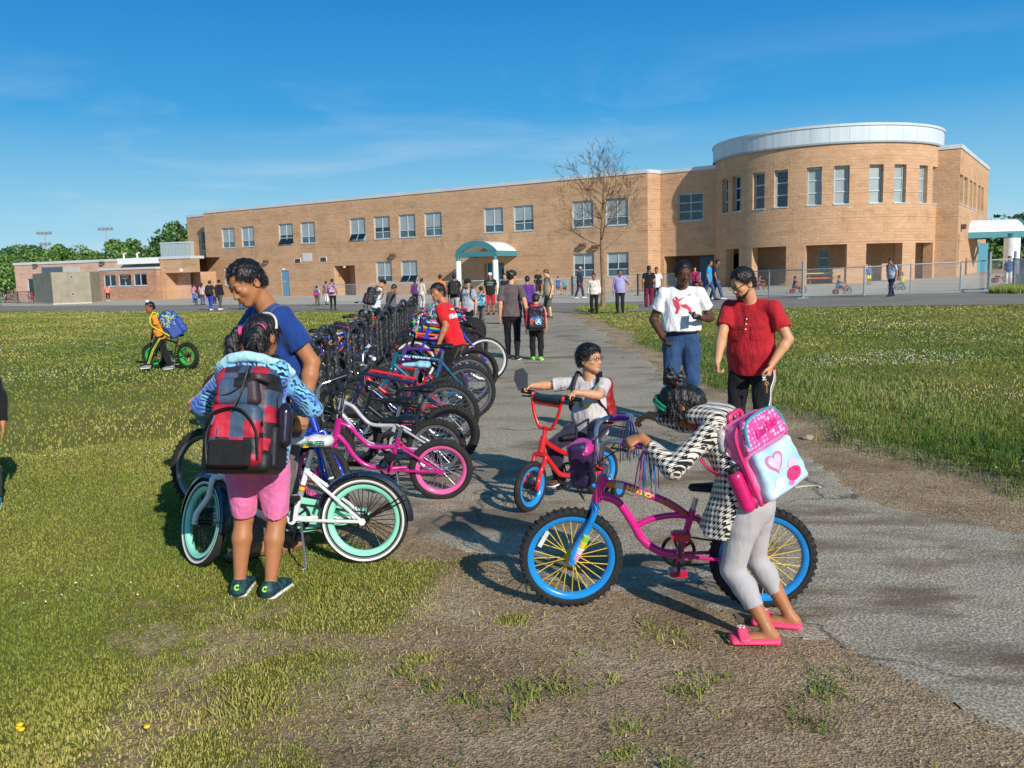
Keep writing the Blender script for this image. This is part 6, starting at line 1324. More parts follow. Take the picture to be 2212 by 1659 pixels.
for q, pts in ((-1, ((-.40, -.22, .10), (-.56, -.28, .08), (-.64, -.3, -.14), (-.62, -.32, -.42), (-.50, -.3, -.66))), (1, ((.30, -.36, .12), (.34, -.50, .02), (.34, -.54, -.14), (.40, -.46, -.34), (.42, -.36, -.44)))):
    s = Sdf(); rr = (.06, .10, .15, .14, .04) if q < 0 else (.08, .15, .18, .15, .05)
    for i in range(4): s.cone(X(*pts[i]), X(*pts[i+1]), rr[i]*h, rr[i+1]*h, k=.05*h)
    strands(link('pigtail', s.mesh('pigtail', .006, noise=.005, nf=60, zfold=.25), HB, ga.root), 700, .06, HB, 6, .12, 1.)
    m = MB(); c0 = X(*pts[0]); d = nrm(X(*pts[1])-c0); a_ = nrm(np.cross(d, [0, 0, 1.])); b_ = np.cross(d, a_)
    m.tube([c0+d*.012+(a_*math.cos(u)+b_*math.sin(u))*.082*h for u in np.linspace(0, 2*PI, 16, endpoint=False)], .011, 7, closed=True); m.build('hair_tie', mat('hot_pink_band', S(240, 70, 140), .6), ga.root)
MB().tube([X(.42*math.sin(u), -.02+.06*math.cos(u), .16+.42*math.cos(u)) for u in np.linspace(-.2, 1.55, 14)], .006, 6).build('hair_band', mat('cream_band', S(240, 226, 206), .5), ga.root)
for q in (-1, 1): pass
s = Sdf(); R2 = ga.R2; H = 1.45; nk = ga.neck                            # fleece hood lying on the shoulders, pale lining on top
s.econe(nk+R2 @ np.array([-.075*H, -.045*H, -.03*H]), nk+R2 @ np.array([.085*H, -.045*H, -.035*H]), (0, 0, 1), (.045*H, .05*H), (.05*H, .05*H), k=.03); s.econe(nk+R2 @ np.array([-.08*H, -.02*H, -.01*H]), nk+R2 @ np.array([.09*H, -.02*H, -.02*H]), (0, 0, 1), (.03*H, .04*H), (.03*H, .04*H), k=.03)
link('hood', s.mesh('hood', .008, noise=.006, nf=14), zebra(), ga.root)
s = Sdf(); P = spline([nk+R2 @ (np.array(p)*H) for p in ((-.118, -.02, -.022), (-.07, -.075, .012), (0, -.088, .022), (.07, -.075, .01), (.128, -.025, -.028), (.06, .02, .01), (-.05, .02, .01))], 4, True)
for a, b in zip(P, P[1:]+P[:1]): s.cone(a, b, .017*H, .017*H, k=.008)
link('hood_lining', s.mesh('hood_lining', .007, noise=.003, nf=50), CL('pale_aqua_fleece', S(170, 216, 220), rough=.98), ga.root)
bp = backpack(ga, 'large red and blue plaid backpack with black trim on the girl in pink shorts', (.305, .235, .50), (plaid_pack(), NYL, plaid_pack()), vox=.007, tilt=-5, dz=.005, dx=.035)
b = MB(); SX = .87
for pts in (((-.17, -.13, .12), (-.05, -.145, .10), (.08, -.14, .17), (.16, -.11, .16)), ((-.15, -.165, -.04), (-.08, -.185, .02), (.04, -.185, .03), (.12, -.17, -.06), (.14, -.165, -.2)), ((-.13, -.155, -.22), (-.14, -.165, -.1), (-.11, -.175, -.02)), ((.06, -.14, .24), (.03, -.15, .12), (-.01, -.17, .02))): b.tube(spline([(x*SX, y, z) for x, y, z in pts], 6), .014, 7, flat=.5)
b.build('piping', NYL, bp); s = Sdf(); s.rbox((0, -.012, -.205), (.165, .128, .055), None, .04, 0); link('base_panel', s.mesh('base_panel', .008), NYL, bp)
s = Sdf(); s.rbox((-.005, -.178, -.17), (.10, .012, .06), None, .01, 0); link('mesh_panel', s.mesh('mesh_panel', .006), mat('black_mesh', S(14, 14, 16), .8, bump=.6, bs=300), bp)
s = Sdf(); s.cone((.185, .0, -.10), (.185, 0, .035), .036, .036, k=0); s.cone((.185, 0, .035), (.185, 0, .065), .022, .018, k=.01); bo = link('water_bottle', s.mesh('water_bottle', .006), mat('dark_bottle', S(30, 24, 40), .2, coat=.5), bp)
for x, z, a in ((-.085, -.02, .3), (-.06, -.075, 0)): m = MB(); m.box((x, -.19, z), (.007, .006, .045), roty(a)); m.build('zip_pull', STEEL, bp)
for k in 'RL':                                                           # heel emblem: a letter C
    shs = [o for o in ga.root.children if o.name.startswith('shoe')]
for o_, k in zip(shs, 'RL'):
    me = text_mesh('C', .032, .0006, bold=.002); decal(o_, me, ga.an[k]-ga.fd[k]*.03+np.array([0, 0, -.005]), np.cross(ga.fd[k], [0, 0, 1]), (0, 0, 1), mat('lime_mark', S(170, 240, 60), .6), 'emblem', .002)
# 3 girl in the houndstooth coat
gl = gnd(G(1640, 1398)); grt = gnd(G(1697, 1362)); gc = (gl+grt)/2; yh = face(-.80, .60)
hh = person('girl in houndstooth coat, grey leggings and pink clogs leaning over the pink bike', gc, yh, 1.26, 'tan', None, 'black', ('coat', houndstooth()), ('capri', CL('light_grey_leggings', S(176, 172, 172), fold=.3, var=.06)), (None, None), 1.0, 0, dict(hips_w=atY(1618, 1066, 3.62), lean=21, bend=15, twist=6, head=(6, 60, 0), handL=pk['W'](pk['gripL'])+np.array([.035, -.02, .035]), handR=pk['W'](pk['gripR'])+np.array([.05, -.02, .03]), hdirL=(-.85, -.1, -.3), hdirR=(-.8, .2, -.3), poleL=(-.4, -.2, -1), poleR=(.4, -.2, -1), footL=gl+np.array([.04, .02, .01]), footR=grt+np.array([.02, .02, .01]), toedL=(-1, .12, 0), toedR=(-.9, .35, 0), kpoleL=(-.1, 1, .1), kpoleR=(.1, 1, .1)), .006, 2, curl=(.9, .9), sleeve=1.75)
h = hh.hd; X = hh.X
s = Sdf(); E = lambda c, rr, k=.03, op='+': s.ell(X(*c), np.array(rr)*h, hh.Rh, k*h, op)
E((0, -.035, .145), (.40, .46, .42)); E((0, -.24, -.12), (.33, .26, .30), .08); s.half(X(0, .24, .18), hh.Rh @ np.array([0, 1., -.9])); s.half(X(0, 0, -.42), hh.Rh @ np.array([0, .3, -1]))
for q in (-1, 1): s.cone(X(q*.34, .12, .1), X(q*.36, .16, -.3), .06*h, .03*h, k=.05*h)
strands(link('hair', s.mesh('hair', .006, noise=.004, nf=60, zfold=.4), HB, hh.root), 2000, .045, HB, 8, .1, .9)
for e_ in ((.42, -.22, .34), (-.30, -.40, .34)):
    s = Sdf(); c0 = np.array(e_); d = nrm(c0)*.9; s.cone(X(*c0), X(*(c0+d*.2)), .09*h, .15*h, k=.05*h); s.cone(X(*(c0+d*.2)), X(*(c0+d*.34+np.array([0, -.1, .02]))), .15*h, .03*h, k=.05*h); link('pigtail', s.mesh('pigtail', .006, noise=.006, nf=70), HB, hh.root)
    m = MB(); m.ell(X(*(c0*1.02)), .012+.08*h*.5); m.build('hair_tie', mat('hot_pink_band', S(240, 70, 140), .6), hh.root)
for o_ in (.0, .075): MB().tube([X(.43*math.sin(u), .12+o_+.02*math.cos(u), .15+.45*math.cos(u)) for u in np.linspace(-1.5, 1.5, 24)], .006, 6).build('hair_band', mat('green_band', S(24, 150, 110), .5), hh.root)
CLOG = mat('pink_clog_foam', S(236, 70, 112), .55, var=.05)
for k in 'RL':
    an, fd = hh.an[k], hh.fd[k]; lat = np.cross(fd, [0, 0, 1]); H = 1.26; g = Sdf(); z = np.array([0, 0, -.036*H])
    g.econe(an-fd*.03*H+z, an+fd*.115*H+z, lat, (.033*H, .016*H), (.042*H, .014*H), k=0); g.half(an+np.array([0, 0, -.053*H]), (0, 0, -1)); ck = link('clog', g.mesh('clog', .005), CLOG, hh.root)
    s = Sdf(); c = an+fd*.075*H
    for q in (-1, 1): s.econe(c+lat*q*.036*H+[0, 0, -.028*H], c+lat*q*.004*H+fd*.012*H+[0, 0, .0*H], fd, (.022*H, .006*H), (.016*H, .006*H), k=.006)
    link('clog_strap', s.mesh('clog_strap', .005), CLOG, ck)
    m = MB()
    for a in range(5): m.ell(c+fd*.012*H+np.array([0, 0, .008*H])+(lat*math.cos(a*1.256)+fd*math.sin(a*1.256))*.012, (.007, .007, .004))
    m.build('flower', mat('pale_flower', S(222, 190, 190), .6), ck)
s = Sdf(); H = 1.26
s.econe(hh.neck+hh.R2 @ np.array([-.07*H, -.035*H, -.01*H]), hh.neck+hh.R2 @ np.array([.07*H, -.035*H, -.01*H]), (0, 0, 1), (.04*H, .045*H), (.04*H, .045*H), k=.03); s.econe(hh.neck+hh.R2 @ np.array([-.05*H, .0, .03*H]), hh.neck+hh.R2 @ np.array([.05*H, .0, .03*H]), (0, 0, 1), (.035*H, .055*H), (.035*H, .055*H), k=.03)
link('hood', s.mesh('hood', .008, noise=.004, nf=16), houndstooth(), hh.root)
# pink satchel on her back
t = NT('glossy_pale_blue_panel'); t.base(t.ramp(t.noise(t.coord('Object'), 9, 3), [(.3, S(150, 190, 216)), (.55, S(190, 214, 230)), (.75, S(226, 214, 230))])); t.set(Roughness=.18, Coat_Weight=.6); PBL = t.m
PKB = mat('pink_vinyl', S(238, 112, 168), .4, var=.06, coat=.3); PKD = mat('deep_pink_trim', S(214, 40, 110), .45)
pb = backpack(hh, 'pink and pale blue backpack with heart on the houndstooth girl', (.275, .145, .36), (PKB, PKD, PBL), vox=.0065, detail=0, tilt=17, dz=-.035, dy=-.045, turn=-30, dx=-.02, fp=(.45, .29, -.16))
t = NT('pink_scale_panel'); vo = t.N('TexVoronoi'); vo.inputs['Scale'].default_value = 55; vo.inputs['Randomness'].default_value = .35; t.L(t.coord('Object'), vo.inputs['Vector']); t.base(t.mix(t.ramp(vo.outputs['Distance'], [(.45, (0, 0, 0)), (.55, (1, 1, 1))]), t.ramp(vo.outputs['Color'], [(.3, S(240, 150, 196)), (.7, S(206, 180, 220))]), S(214, 70, 140))); t.set(Roughness=.3, Coat_Weight=.4)
s = Sdf(); s.rbox((0, -.078, .12), (.118, .02, .068), None, .018, 0, taper=.15); sc_ = link('top_pocket', s.mesh('top_pocket', .006), t.m, pb)
b = MB(); b.tube(spline([(-.118, -.09, .06), (-.108, -.094, .145), (-.063, -.094, .187), (.063, -.094, .187), (.108, -.094, .145), (.118, -.09, .06)], 6), .006, 6); b.build('zip', mat('teal_zip', S(40, 160, 170), .4), pb)
b = MB(); b.tube(spline([(-.137, -.045, -.17), (-.142, -.052, .09), (-.1, -.052, .17), (0, -.052, .184), (.1, -.052, .17), (.142, -.052, .09), (.137, -.045, -.17)], 6), .008, 7); b.build('piping', PKD, pb)
decal(sc_, text_mesh('Barbie', .054, .0008, shear=.25, bold=.0015), (0, -.09, .12), (1, 0, .12), (0, 0, 1), mat('magenta_lettering', S(214, 30, 120), .4), 'lettering', .003)
fpk = [o for o in pb.children if o.name.startswith('front_pocket')][0]
hp = lambda sc, cx, cy: [(cx+sc*16*math.sin(u)**3, cy+sc*(13*math.cos(u)-5*math.cos(2*u)-2*math.cos(3*u)-math.cos(4*u))) for u in np.linspace(0, 2*PI, 28, endpoint=False)]
decal(fpk, poly_mesh([hp(.0032, 0, 0)]), (-.035, -.11, -.02), (1, 0, 0), (0, 0, 1), PKB, 'heart', .003); decal(fpk, poly_mesh([hp(.0024, 0, 0)]), (-.035, -.11, -.02), (1, 0, 0), (0, 0, 1), mat('pale_pink_print', S(246, 190, 214), .3), 'heart', .005)
for (cx, cy, rr, m_) in ((.04, -.085, .042, PKD), (.05, -.045, .028, mat('pale_pink_print', S(246, 190, 214), .3)), (-.05, -.09, .03, WPRINT), (.01, -.115, .018, PKB)): decal(fpk, poly_mesh([disc(rr, 20, rr*.7)]), (cx, -.11, cy-.02), (1, 0, 0), (0, 0, 1), m_, 'print', .002+rr*.02)
s = Sdf(); s.cone((-.168, -.0, -.15), (-.168, 0, -.02), .032, .033, k=0); bo = link('bottle', s.mesh('bottle', .006), mat('magenta_bottle', S(206, 24, 104), .3, coat=.3), pb); MB().cyl((-.168, 0, -.02), (-.168, 0, .025), .024, 14).build('bottle_cap', BLKP, bo)
s = Sdf(); s.cone((-.12, .03, .16), (-.14, .03, .10), .022, .018, k=0); link('charm', s.mesh('charm', .005), mat('glitter_silver', S(190, 180, 176), .3, var=.4, vs=200), pb)
# 4 boy in glasses on the red bike
yb = face(-.42, -.9); sdl = kb['W'](kb['saddle']); bo_ = gnd(sdl[:2])
pe_ = [kb['W'](e+np.array([0, q*.05, .02])) for e, q in kb['ends']]
by = person('small boy in glasses and pale grey T-shirt sitting on the red bike looking right', bo_, yb, 1.14, 'light', 'boy', 'black', ('tee', CL('pale_grey_tee', S(196, 190, 190), var=.06)), ('trousers', CL('dark_purple_navy', S(44, 40, 62))), (BRWS, None), 1.06, .25, dict(hips_w=sdl+np.array([.07, .03, .06]), lean=3, head=(78, -2, 0), handR=kb['W'](kb['gripR'])+np.array([.02, .04, .035]), handL=kb['W'](kb['gripL'])+np.array([.02, .045, .035]), hdirR=(-.9, -.3, -.25), hdirL=(-.75, -.6, -.25), poleR=(1, -.3, -.2), poleL=(-1, -.2, -.4), footL=pe_[1], footR=pe_[0], kpoleL=(-.6, 1, .5), kpoleR=(.6, 1, .5)), .006, 2, curl=(1., 1.), sleeve=.75)
SHI = by.shirt; ch = by.mid+by.R2 @ np.array([0, 0, .075])
def arch(me, r): return warp(me, lambda x, y, z: ((r+y)*math.sin(x/r), (r+y)*math.cos(x/r)-r, z))
decal(SHI, arch(text_mesh('NORTHEAST', .036, .0006, bold=.001), .16), ch, by.R2[:, 0]*-1, (0, 0, 1), mat('grey_lettering', S(130, 136, 150), .7), 'lettering')
decal(SHI, grid_patch(.10, .022, 8, 2), ch-[0, 0, .045], -by.R2[:, 0], (0, 0, 1), mat('pale_blue_print', S(170, 192, 214), .7), 'print'); decal(SHI, grid_patch(.055, .03, 6, 2, .02), ch-[0, 0, .075], -by.R2[:, 0], (0, 0, 1), mat('yellow_print', S(222, 206, 130), .7), 'print'); decal(SHI, grid_patch(.03, .03, 6, 2, -.03), ch-[0, 0, .075], -by.R2[:, 0], (0, 0, 1), mat('grey_blue_print', S(110, 124, 150), .7), 'print')
def glasses(r, m):
    h = r.hd; X = r.X; b = MB()
    for q in (-1, 1):
        b.tube([X(q*.145+.095*math.cos(u), .435, -.005+.065*math.sin(u)) for u in np.linspace(0, 2*PI, 16, endpoint=False)], .0022, 5, closed=True); b.tube([X(q*.24, .425, .01), X(q*.345, .3, .02), X(q*.355, -.05, 0)], .0022, 5)
    b.tube([X(-.055, .44, .005), X(.055, .44, .005)], .0022, 5); b.build('glasses', m, r.root)
glasses(by, mat('brown_frame', S(70, 40, 30), .3))
bb_ = backpack(by, 'red and black school backpack on the boy riding the red bike', (.27, .13, .34), (mat('dark_red_nylon', S(150, 20, 30), .5), NYL, mat('dark_red_nylon', S(150, 20, 30), .5)), vox=.01, detail=0)
# 5 man in the white T-shirt
wp_ = gnd(G(1472, 914)); wm = person('dark skinned man in white T-shirt with red print and denim shorts holding a phone', wp_, face(-.12, -1), hgt_of((1472, 914), 560), 'dark', 'crop', 'black', ('tucked', CL('white_tee', S(232, 230, 228), var=.05)), ('long_shorts', CL('blue_denim', S(44, 72, 112), var=.2)), (BLKS, None), 1.1, .2, dict(head=(14, 16, 0), handL=atY(1517, 688, 8.66), hdirL=(-.9, -.3, .1), poleL=(-.5, -.3, -1), handR=atY(1432, 730, 8.78), poleR=(.7, -.8, 0)), .0085, 2, curl=(.45, .7))
c = wm.mid+wm.R2 @ np.array([0, .1, .07*1.7]); RT = -wm.R2[:, 0]*-1
RTc = np.array([-1., 0, 0])   # image right is the wearer's left
pr = [[(-.10, .05), (-.065, .085), (-.04, .06), (-.06, .02), (-.09, .02)], [(-.05, .05), (.03, .075), (.085, .11), (.09, .095), (.02, .045), (-.05, .02)], [(-.09, .02), (-.04, .03), (-.02, -.03), (-.045, -.09), (-.075, -.1), (-.06, -.04)], [(-.03, .0), (.04, .0), (.09, -.04), (.1, -.09), (.075, -.085), (.055, -.05), (.0, -.03)], [(.07, -.08), (.115, -.085), (.10, -.105), (.07, -.1)]]
decal(wm.shirt, poly_mesh(pr), c, RTc, (0, 0, 1), mat('coral_red_print', S(226, 64, 84), .8, var=.3, vs=30), 'print', .004)
MB().tube([wm.P+wm.R1 @ np.array([.098*1.72*math.sin(u), .072*1.72*math.cos(u)+.004, .036]) for u in np.linspace(0, 2*PI, 32, endpoint=False)], .019, 6, closed=True, flat=.3).build('belt', BLKS, wm.root)
ph = empty('phone', wm.toW(wm.wr['L']+wm.hdir['L']*.09+np.array([0, .02, .025])), .5); tag(ph, 'dark phone in the hand of the man in the white T-shirt', 'phone'); m = MB(); m.box((0, 0, 0), (.075, .14, .01)); m.build('phone_case', BLKP, ph); m = MB(); m.box((0, 0, .0065), (.068, .13, .002)); m.build('screen', DARKG, ph); ph.rotation_euler = (.5, .1, .4)
# 6 man in the red henley
rp_ = gnd(G(1622, 1004)); rm = person('bearded man in glasses and red button-neck shirt looking down with a key in hand', rp_, face(-.52, -.85), hgt_of((1622, 1004), 572), 'light', 'receding', 'black', ('tee', CL('red_henley', S(172, 28, 40))), ('trousers', CL('black_track_pants', S(24, 24, 28))), (BLKS, None), 1.13, .55, dict(lean=4, bend=5, head=(-42, 24, 0), handL=atY(1666, 788, 6.62), poleL=(-.9, -.5, 0), handR=atY(1546, 798, 6.6), hdirR=(-.1, -.35, -.9), hdirL=(-.25, -.1, -.95), poleR=(.6, -1, 0)), .0075, 2, curl=(.8, .9), sleeve=.66)
glasses(rm, mat('black_frame', S(20, 20, 22), .3)); X = rm.X; h = rm.hd
s = Sdf(); Eb = lambda c, rr, k=.03, op='+': s.ell(X(*c), np.array(rr)*h, rm.Rh, k*h, op)
Eb((0, .285, -.40), (.125, .11, .095))
for q in (-1, 1): s.cone(X(q*.225, .03, -.22), X(q*.11, .25, -.40), .062*h, .085*h, k=.04*h); s.cone(X(q*.10, .375, -.215), X(q*.125, .33, -.36), .024*h, .03*h, k=.03*h)
s.cone(X(-.1, .385, -.212), X(.1, .385, -.212), .022*h, .022*h, k=.02*h); link('beard', s.mesh('beard', .006, noise=.002, nf=120), hairmat('hair_black', HAIRC['black']), rm.root)
st_m = WPRINT; tr = rm.trousers
for i in range(3):
    o_ = (i-1)*.018; pts = []
    for a in np.linspace(.05, 1, 14): pts.append((rm.hp['L']*(1-a)+rm.kn['L']*a)+np.array([0, o_+.02, 0]))
    for a in np.linspace(.08, .95, 12): pts.append((rm.kn['L']*(1-a)+rm.an['L']*a)+np.array([0, o_+.02, 0]))
    ribbon(tr, pts, (0, 1, 0), (-1, .0, 0), .008, st_m)
lc = rm.hp['L']+np.array([-.02, .06, -.10]); dv = nrm(np.array([-.35, .95, 0])); rgt = np.cross([0, 0, 1.], dv)
leaf = lambda a: [(.012*math.sin(a)*t_*2+w_*math.cos(a), .012*math.cos(a)*t_*2-w_*math.sin(a)) for t_, w_ in ((0, -.002), (.5, -.006), (1, 0), (.5, .006), (0, .002))]
decal(tr, poly_mesh([leaf(-.75), leaf(0), leaf(.75)]+[[(-.02, -.006-.006*i), (.02, -.006-.006*i), (.02, -.009-.006*i), (-.02, -.009-.006*i)] for i in range(2)]), lc, rgt, (0, 0, 1), st_m, 'emblem', .004)
cc_ = rm.neck+rm.R2 @ np.array([0, .1, -.10*1.72]); rgt = -rm.R2[:, 0]; HEN = CL('red_henley_trim', S(150, 20, 32))
decal(rm.shirt, grid_patch(.03, .14, 3, 8), cc_, rgt, (0, 0, 1), HEN, 'placket', .004)
for i in range(3): decal(rm.shirt, poly_mesh([disc(.006, 10)]), cc_+np.array([0, 0, .045-.04*i]), rgt, (0, 0, 1), WPRINT, 'button', .008)
for q in (-1, 1): pc = cc_+rm.R2 @ np.array([q*.085, 0, -.07]); decal(rm.shirt, grid_patch(.095, .10, 6, 6), pc, rgt, (0, 0, 1), CL('red_henley', S(172, 28, 40)), 'pocket', .005); decal(rm.shirt, grid_patch(.10, .03, 6, 3), pc+[0, 0, .045], rgt, (0, 0, 1), HEN, 'pocket_flap', .008)
kp = rm.toW(rm.wr['L']+rm.hdir['L']*.115+np.array([0, .03, 0])); ky = empty('key', kp); tag(ky, 'brass key dangling from the hand of the man in the red shirt', 'key'); m = MB(); m.ring([(.017, -.002), (.017, .002), (.006, .002), (.006, -.002)], 16); m.v = [(v[0], v[1], v[2]-.03) for v in m.v]; m.build('key_bow', mat('brass', S(196, 156, 80), .3, metal=.8), ky); m = MB(); m.box((0, 0, -.075), (.008, .003, .06)); m.box((.006, 0, -.095), (.008, .003, .006)); m.box((.006, 0, -.083), (.006, .003, .006)); m.build('key_blade', mat('brass', S(196, 156, 80), .3, metal=.8), ky)
# 7 woman in red at the rack
wr_ = gnd(G(985, 872)); rw = person('woman in bright red T-shirt among the racked bikes turning to the camera', wr_, face(-.82, .25), hgt_of((985, 872), 612)+.04, 'tan', 'tied', 'black', ('tee', CL('bright_red_tee', S(214, 24, 32))), ('leggings', BLKC), (BLKS, None), 1.06, .2, dict(lean=13, bend=6, head=(62, 4, 6), handL=atY(948, 742, 10.4), handR=atY(940, 760, 11.1), poleL=(-.3, -.6, -.4)), .0095, 2, fem=True, sleeve=.8, curl=(.7, .7))
bc = rw.neck+rw.R2 @ np.array([0, -.1, -.13*1.5]); decal(rw.shirt, text_mesh('#Selfie', .075, .001, bold=.003), bc+rw.R2 @ np.array([-.02, 0, 0]), rw.R2[:, 0], (0, 0, 1), WPRINT, 'lettering', .004); decal(rw.shirt, text_mesh('love', .04, .001, bold=.001), bc+rw.R2 @ np.array([-.02, 0, .09]), rw.R2[:, 0], (0, 0, 1), WPRINT, 'lettering', .004)
# 8 grey top woman and the boy she walks with
p_ = gnd(G(1108, 776)); gw = person('woman with hair in a bun, dark grey T-shirt and black trousers walking away', p_, face(.08, 1), hgt_of((1108, 776), 581)-.02, 'light', 'bun', 'black', ('tee', CL('plum_grey_tee', S(98, 84, 86))), ('leggings', BLKC), (BLKS, None), 1.06, .2, dict(lean=2, head=(-42, 6, 0), handR=atY(1143, 690, 15.9), footlL=(-.055, .06), footlR=(.055, -.08), handL=atY(1080, 688, 16.2)), .014, 1, fem=True, sleeve=.85)
p_ = gnd(G(1160, 778)); bb2 = person('boy in black trousers and lime green shoes under a dark cartoon backpack', p_, face(.05, 1), hgt_of((1160, 778), 634), 'light', 'crop', 'black', ('tee', CL('pale_grey_tee2', S(178, 172, 160))), ('trousers', BLKC), (mat('lime_shoe', S(110, 230, 50), .5), None), 1.08, .1, dict(lean=3, head=(0, 10, 0), footlL=(-.06, .03), footlR=(.06, -.05)), .012, 1)
t = NT('dark_navy_bag'); t.base(S(28, 30, 44)); t.set(Roughness=.45); dk = t.m
b2 = backpack(bb2, 'dark red-edged backpack with a silver circled letter A', (.33, .17, .43), (dk, mat('red_strap', S(190, 24, 36), .5), dk), vox=.011, detail=0, dz=.03)
fo = [o for o in b2.children if o.name.startswith('bag_body')][0]; MB().tube(spline([(-.165, -.04, -.2), (-.17, -.05, .1), (-.1, -.05, .2), (.1, -.05, .2), (.17, -.05, .1), (.165, -.04, -.2)], 5), .012, 7).build('piping', mat('red_strap', S(190, 24, 36), .5), b2)
fo2 = [o for o in b2.children if o.name.startswith('front_pocket')][0]
for cx, cz, rr, col in ((-.06, .0, .05, (190, 80, 40)), (-.02, .03, .05, (40, 90, 180)), (.03, .05, .035, (40, 150, 90)), (-.08, -.06, .035, (200, 60, 50)), (.05, -.02, .06, (30, 140, 220))): decal(fo2, poly_mesh([disc(rr, 12, rr*.8)]), (cx, -.12, cz-.03), (1, 0, 0), (0, 0, 1), mat('bag_print_%d' % col[2], S(*col), .5, var=.7, vs=40), 'print', .003)
decal(fo2, text_mesh('A', .11, .001, bold=.004, shear=.1), (.05, -.12, -.07), (1, 0, 0), (0, 0, 1), mat('silver_mark', S(220, 232, 244), .4), 'emblem', .006)
b = MB(); b.tube([(.05+.055*math.cos(u), 0, -.07+.055*math.sin(u)) for u in np.linspace(.5, 5.9, 20)], .005, 5); me = mk_mesh('ring', [(v[0]-.05, v[2]+.07, 0) for v in b.v], b.f); decal(fo2, me, (.05, -.12, -.07), (1, 0, 0), (0, 0, 1), mat('silver_mark', S(220, 232, 244), .4), 'emblem', .006)
# 9 child with the green bike
gr_, gf_ = gnd(G(408, 797)), gnd(G(314, 795)); GRN = paint('bright_green_paint', S(40, 190, 60)); dkg = paint('dark_green_paint', S(24, 70, 44))
gb = bicycle('black and green fat tyred bike pushed across the lawn by a child', gr_, math.atan2(gf_[1]-gr_[1], gf_[0]-gr_[0]), 'mountain_small', dkg, scale=.82, cols=(RUB, GRN, BLKP), fork_m=BLKP, bar='riser', tw=.085, barh=.2, group=None, steer=.25, hb_m=BLKP)
p_ = gnd(G(352, 800)); oc = person('child in orange T-shirt with white topknot pushing the green bike', p_, face(-.9, -.38), hgt_of((352, 800), 648)-.01, 'brown', 'topknot_white', 'black', ('tee', CL('orange_tee', S(250, 140, 30))), ('trousers', BLKC), (mat('grey_sneaker', S(130, 124, 128), .6), None), 1., 0, dict(lean=14, head=(22, 6, 0), handL=atY(345, 742, 15.8), handR=atY(328, 735, 16.2), footL=p_+np.array([-.26, -.1, 0]), footR=p_+np.array([.16, 0, 0])), .012, 1)
t = NT('blue_lime_bag'); o_ = t.coord('Object'); t.base(t.ramp(t.noise(o_, 9, 2), [(.45, S(30, 66, 140)), (.52, S(30, 66, 140)), (.56, S(190, 210, 50)), (.6, S(30, 66, 140))])); t.set(Roughness=.6); bl = t.m
obk = backpack(oc, 'big blue and lime backpack on the child with the green bike', (.40, .30, .52), (bl, mat('lime_strap', S(196, 210, 60), .6), mat('blue_nylon', S(34, 70, 150), .6), mat('blue_nylon', S(34, 70, 150), .6)), vox=.012, tilt=-14, dz=.03)
for i, o_ in enumerate((-.012, .012)): ribbon(oc.trousers, [oc.hp['L']*(1-a)+oc.kn['L']*a+np.array([0, o_, 0]) for a in np.linspace(.1, 1, 8)]+[oc.kn['L']*(1-a)+oc.an['L']*a+np.array([0, o_, 0]) for a in np.linspace(.1, .9, 8)], (0, 1, 0), (-1, 0, 0), .012, mat('lime_strap', S(196, 210, 60), .6))
# 10 child cut by the left edge of the photograph
p_ = gnd(G(-34, 1090)); person('child in a black jacket and blue shoes at the left edge of the lawn', p_, face(.3, -1), 1.3, 'tan', 'short', 'black', ('jacket', BLKC), ('trousers', BLKC), (mat('turquoise_shoe', S(30, 160, 200), .5), WSH), 1.05, 0, dict(footL=gnd(G(-8, 1092))), .011, 1)

p_ = gnd(G(1742, 1058)); r = empty('litter', p_, .4); tag(r, 'pale curved scrap of plastic lying on the asphalt right of the pink backpack', 'litter'); MB().tube([(.11*math.cos(a), .06*math.sin(a), .012) for a in np.linspace(-.6, 2.2, 14)], [.002]+[.014]*12+[.002], 6, flat=.4).build('scrap', mat('scrap_plastic', S(206, 196, 176), .6), r)
p_ = gnd(G(1744, 948)); r = empty('stone', p_, .4); tag(r, 'pale loose stone on the soil behind the pink backpack', 'stone'); s = Sdf(); s.ell((0, 0, .02), (.05, .035, .03), None, 0); s.ell((.03, .01, .015), (.03, .03, .022), None, .02); link('rock', s.mesh('rock', .008, noise=.006, nf=40), PEB, r)
# ================================================================ people at the rack and by the school
CG = 'people waiting and walking near the school'
def C(label, px, fy, ty, fx, fy_, skin, hair, top, bot, hc='black', shoe=BLKS, b=1., belly=0., fem=False, pose=None, vox=None, pack=None, detail=0, sleeve=None, group=CG, packlabel=None, dH=0., child=None):
    p = gnd(G(px, fy)); H = max(.8, hgt_of((px, fy), ty)+dH); d = math.hypot(p[0], p[1]); v = vox or max(.013, min(.024, d*.00052)); ps = dict(lean=2); ps.update(pose or {})
    r = person(label, p, face(fx, fy_), H, skin, hair, hc, top, bot, (shoe, None), b, belly, ps, v, detail, group, fem=fem, sleeve=sleeve, child=child)
    if pack: backpack(r, packlabel, pack[0], (pack[1], NYL, pack[2] if len(pack) > 2 else pack[1]), vox=max(.012, v*.8), detail=0, handle=False, group='backpacks worn in the crowd')
    return r
tee = lambda n, c: ('tee', CL(n, S(*c))); lng = lambda n, c: ('long', CL(n, S(*c))); TR = lambda n, c: ('trousers', CL(n, S(*c))); wk = dict(footlL=(-.05, .12), footlR=(.05, -.12))
BL = ('trousers', BLKC); JN = ('trousers', JEAN)
stripe = NT('white_striped_tee'); z_ = stripe.sep(stripe.coord('Object'))[2]; stripe.base(stripe.ramp(stripe.math('FRACT', stripe.math('MULTIPLY', z_, 14.)), [(0, S(120, 124, 130)), (.1, S(226, 226, 228))], 'CONSTANT')); stripe.set(Roughness=.9)
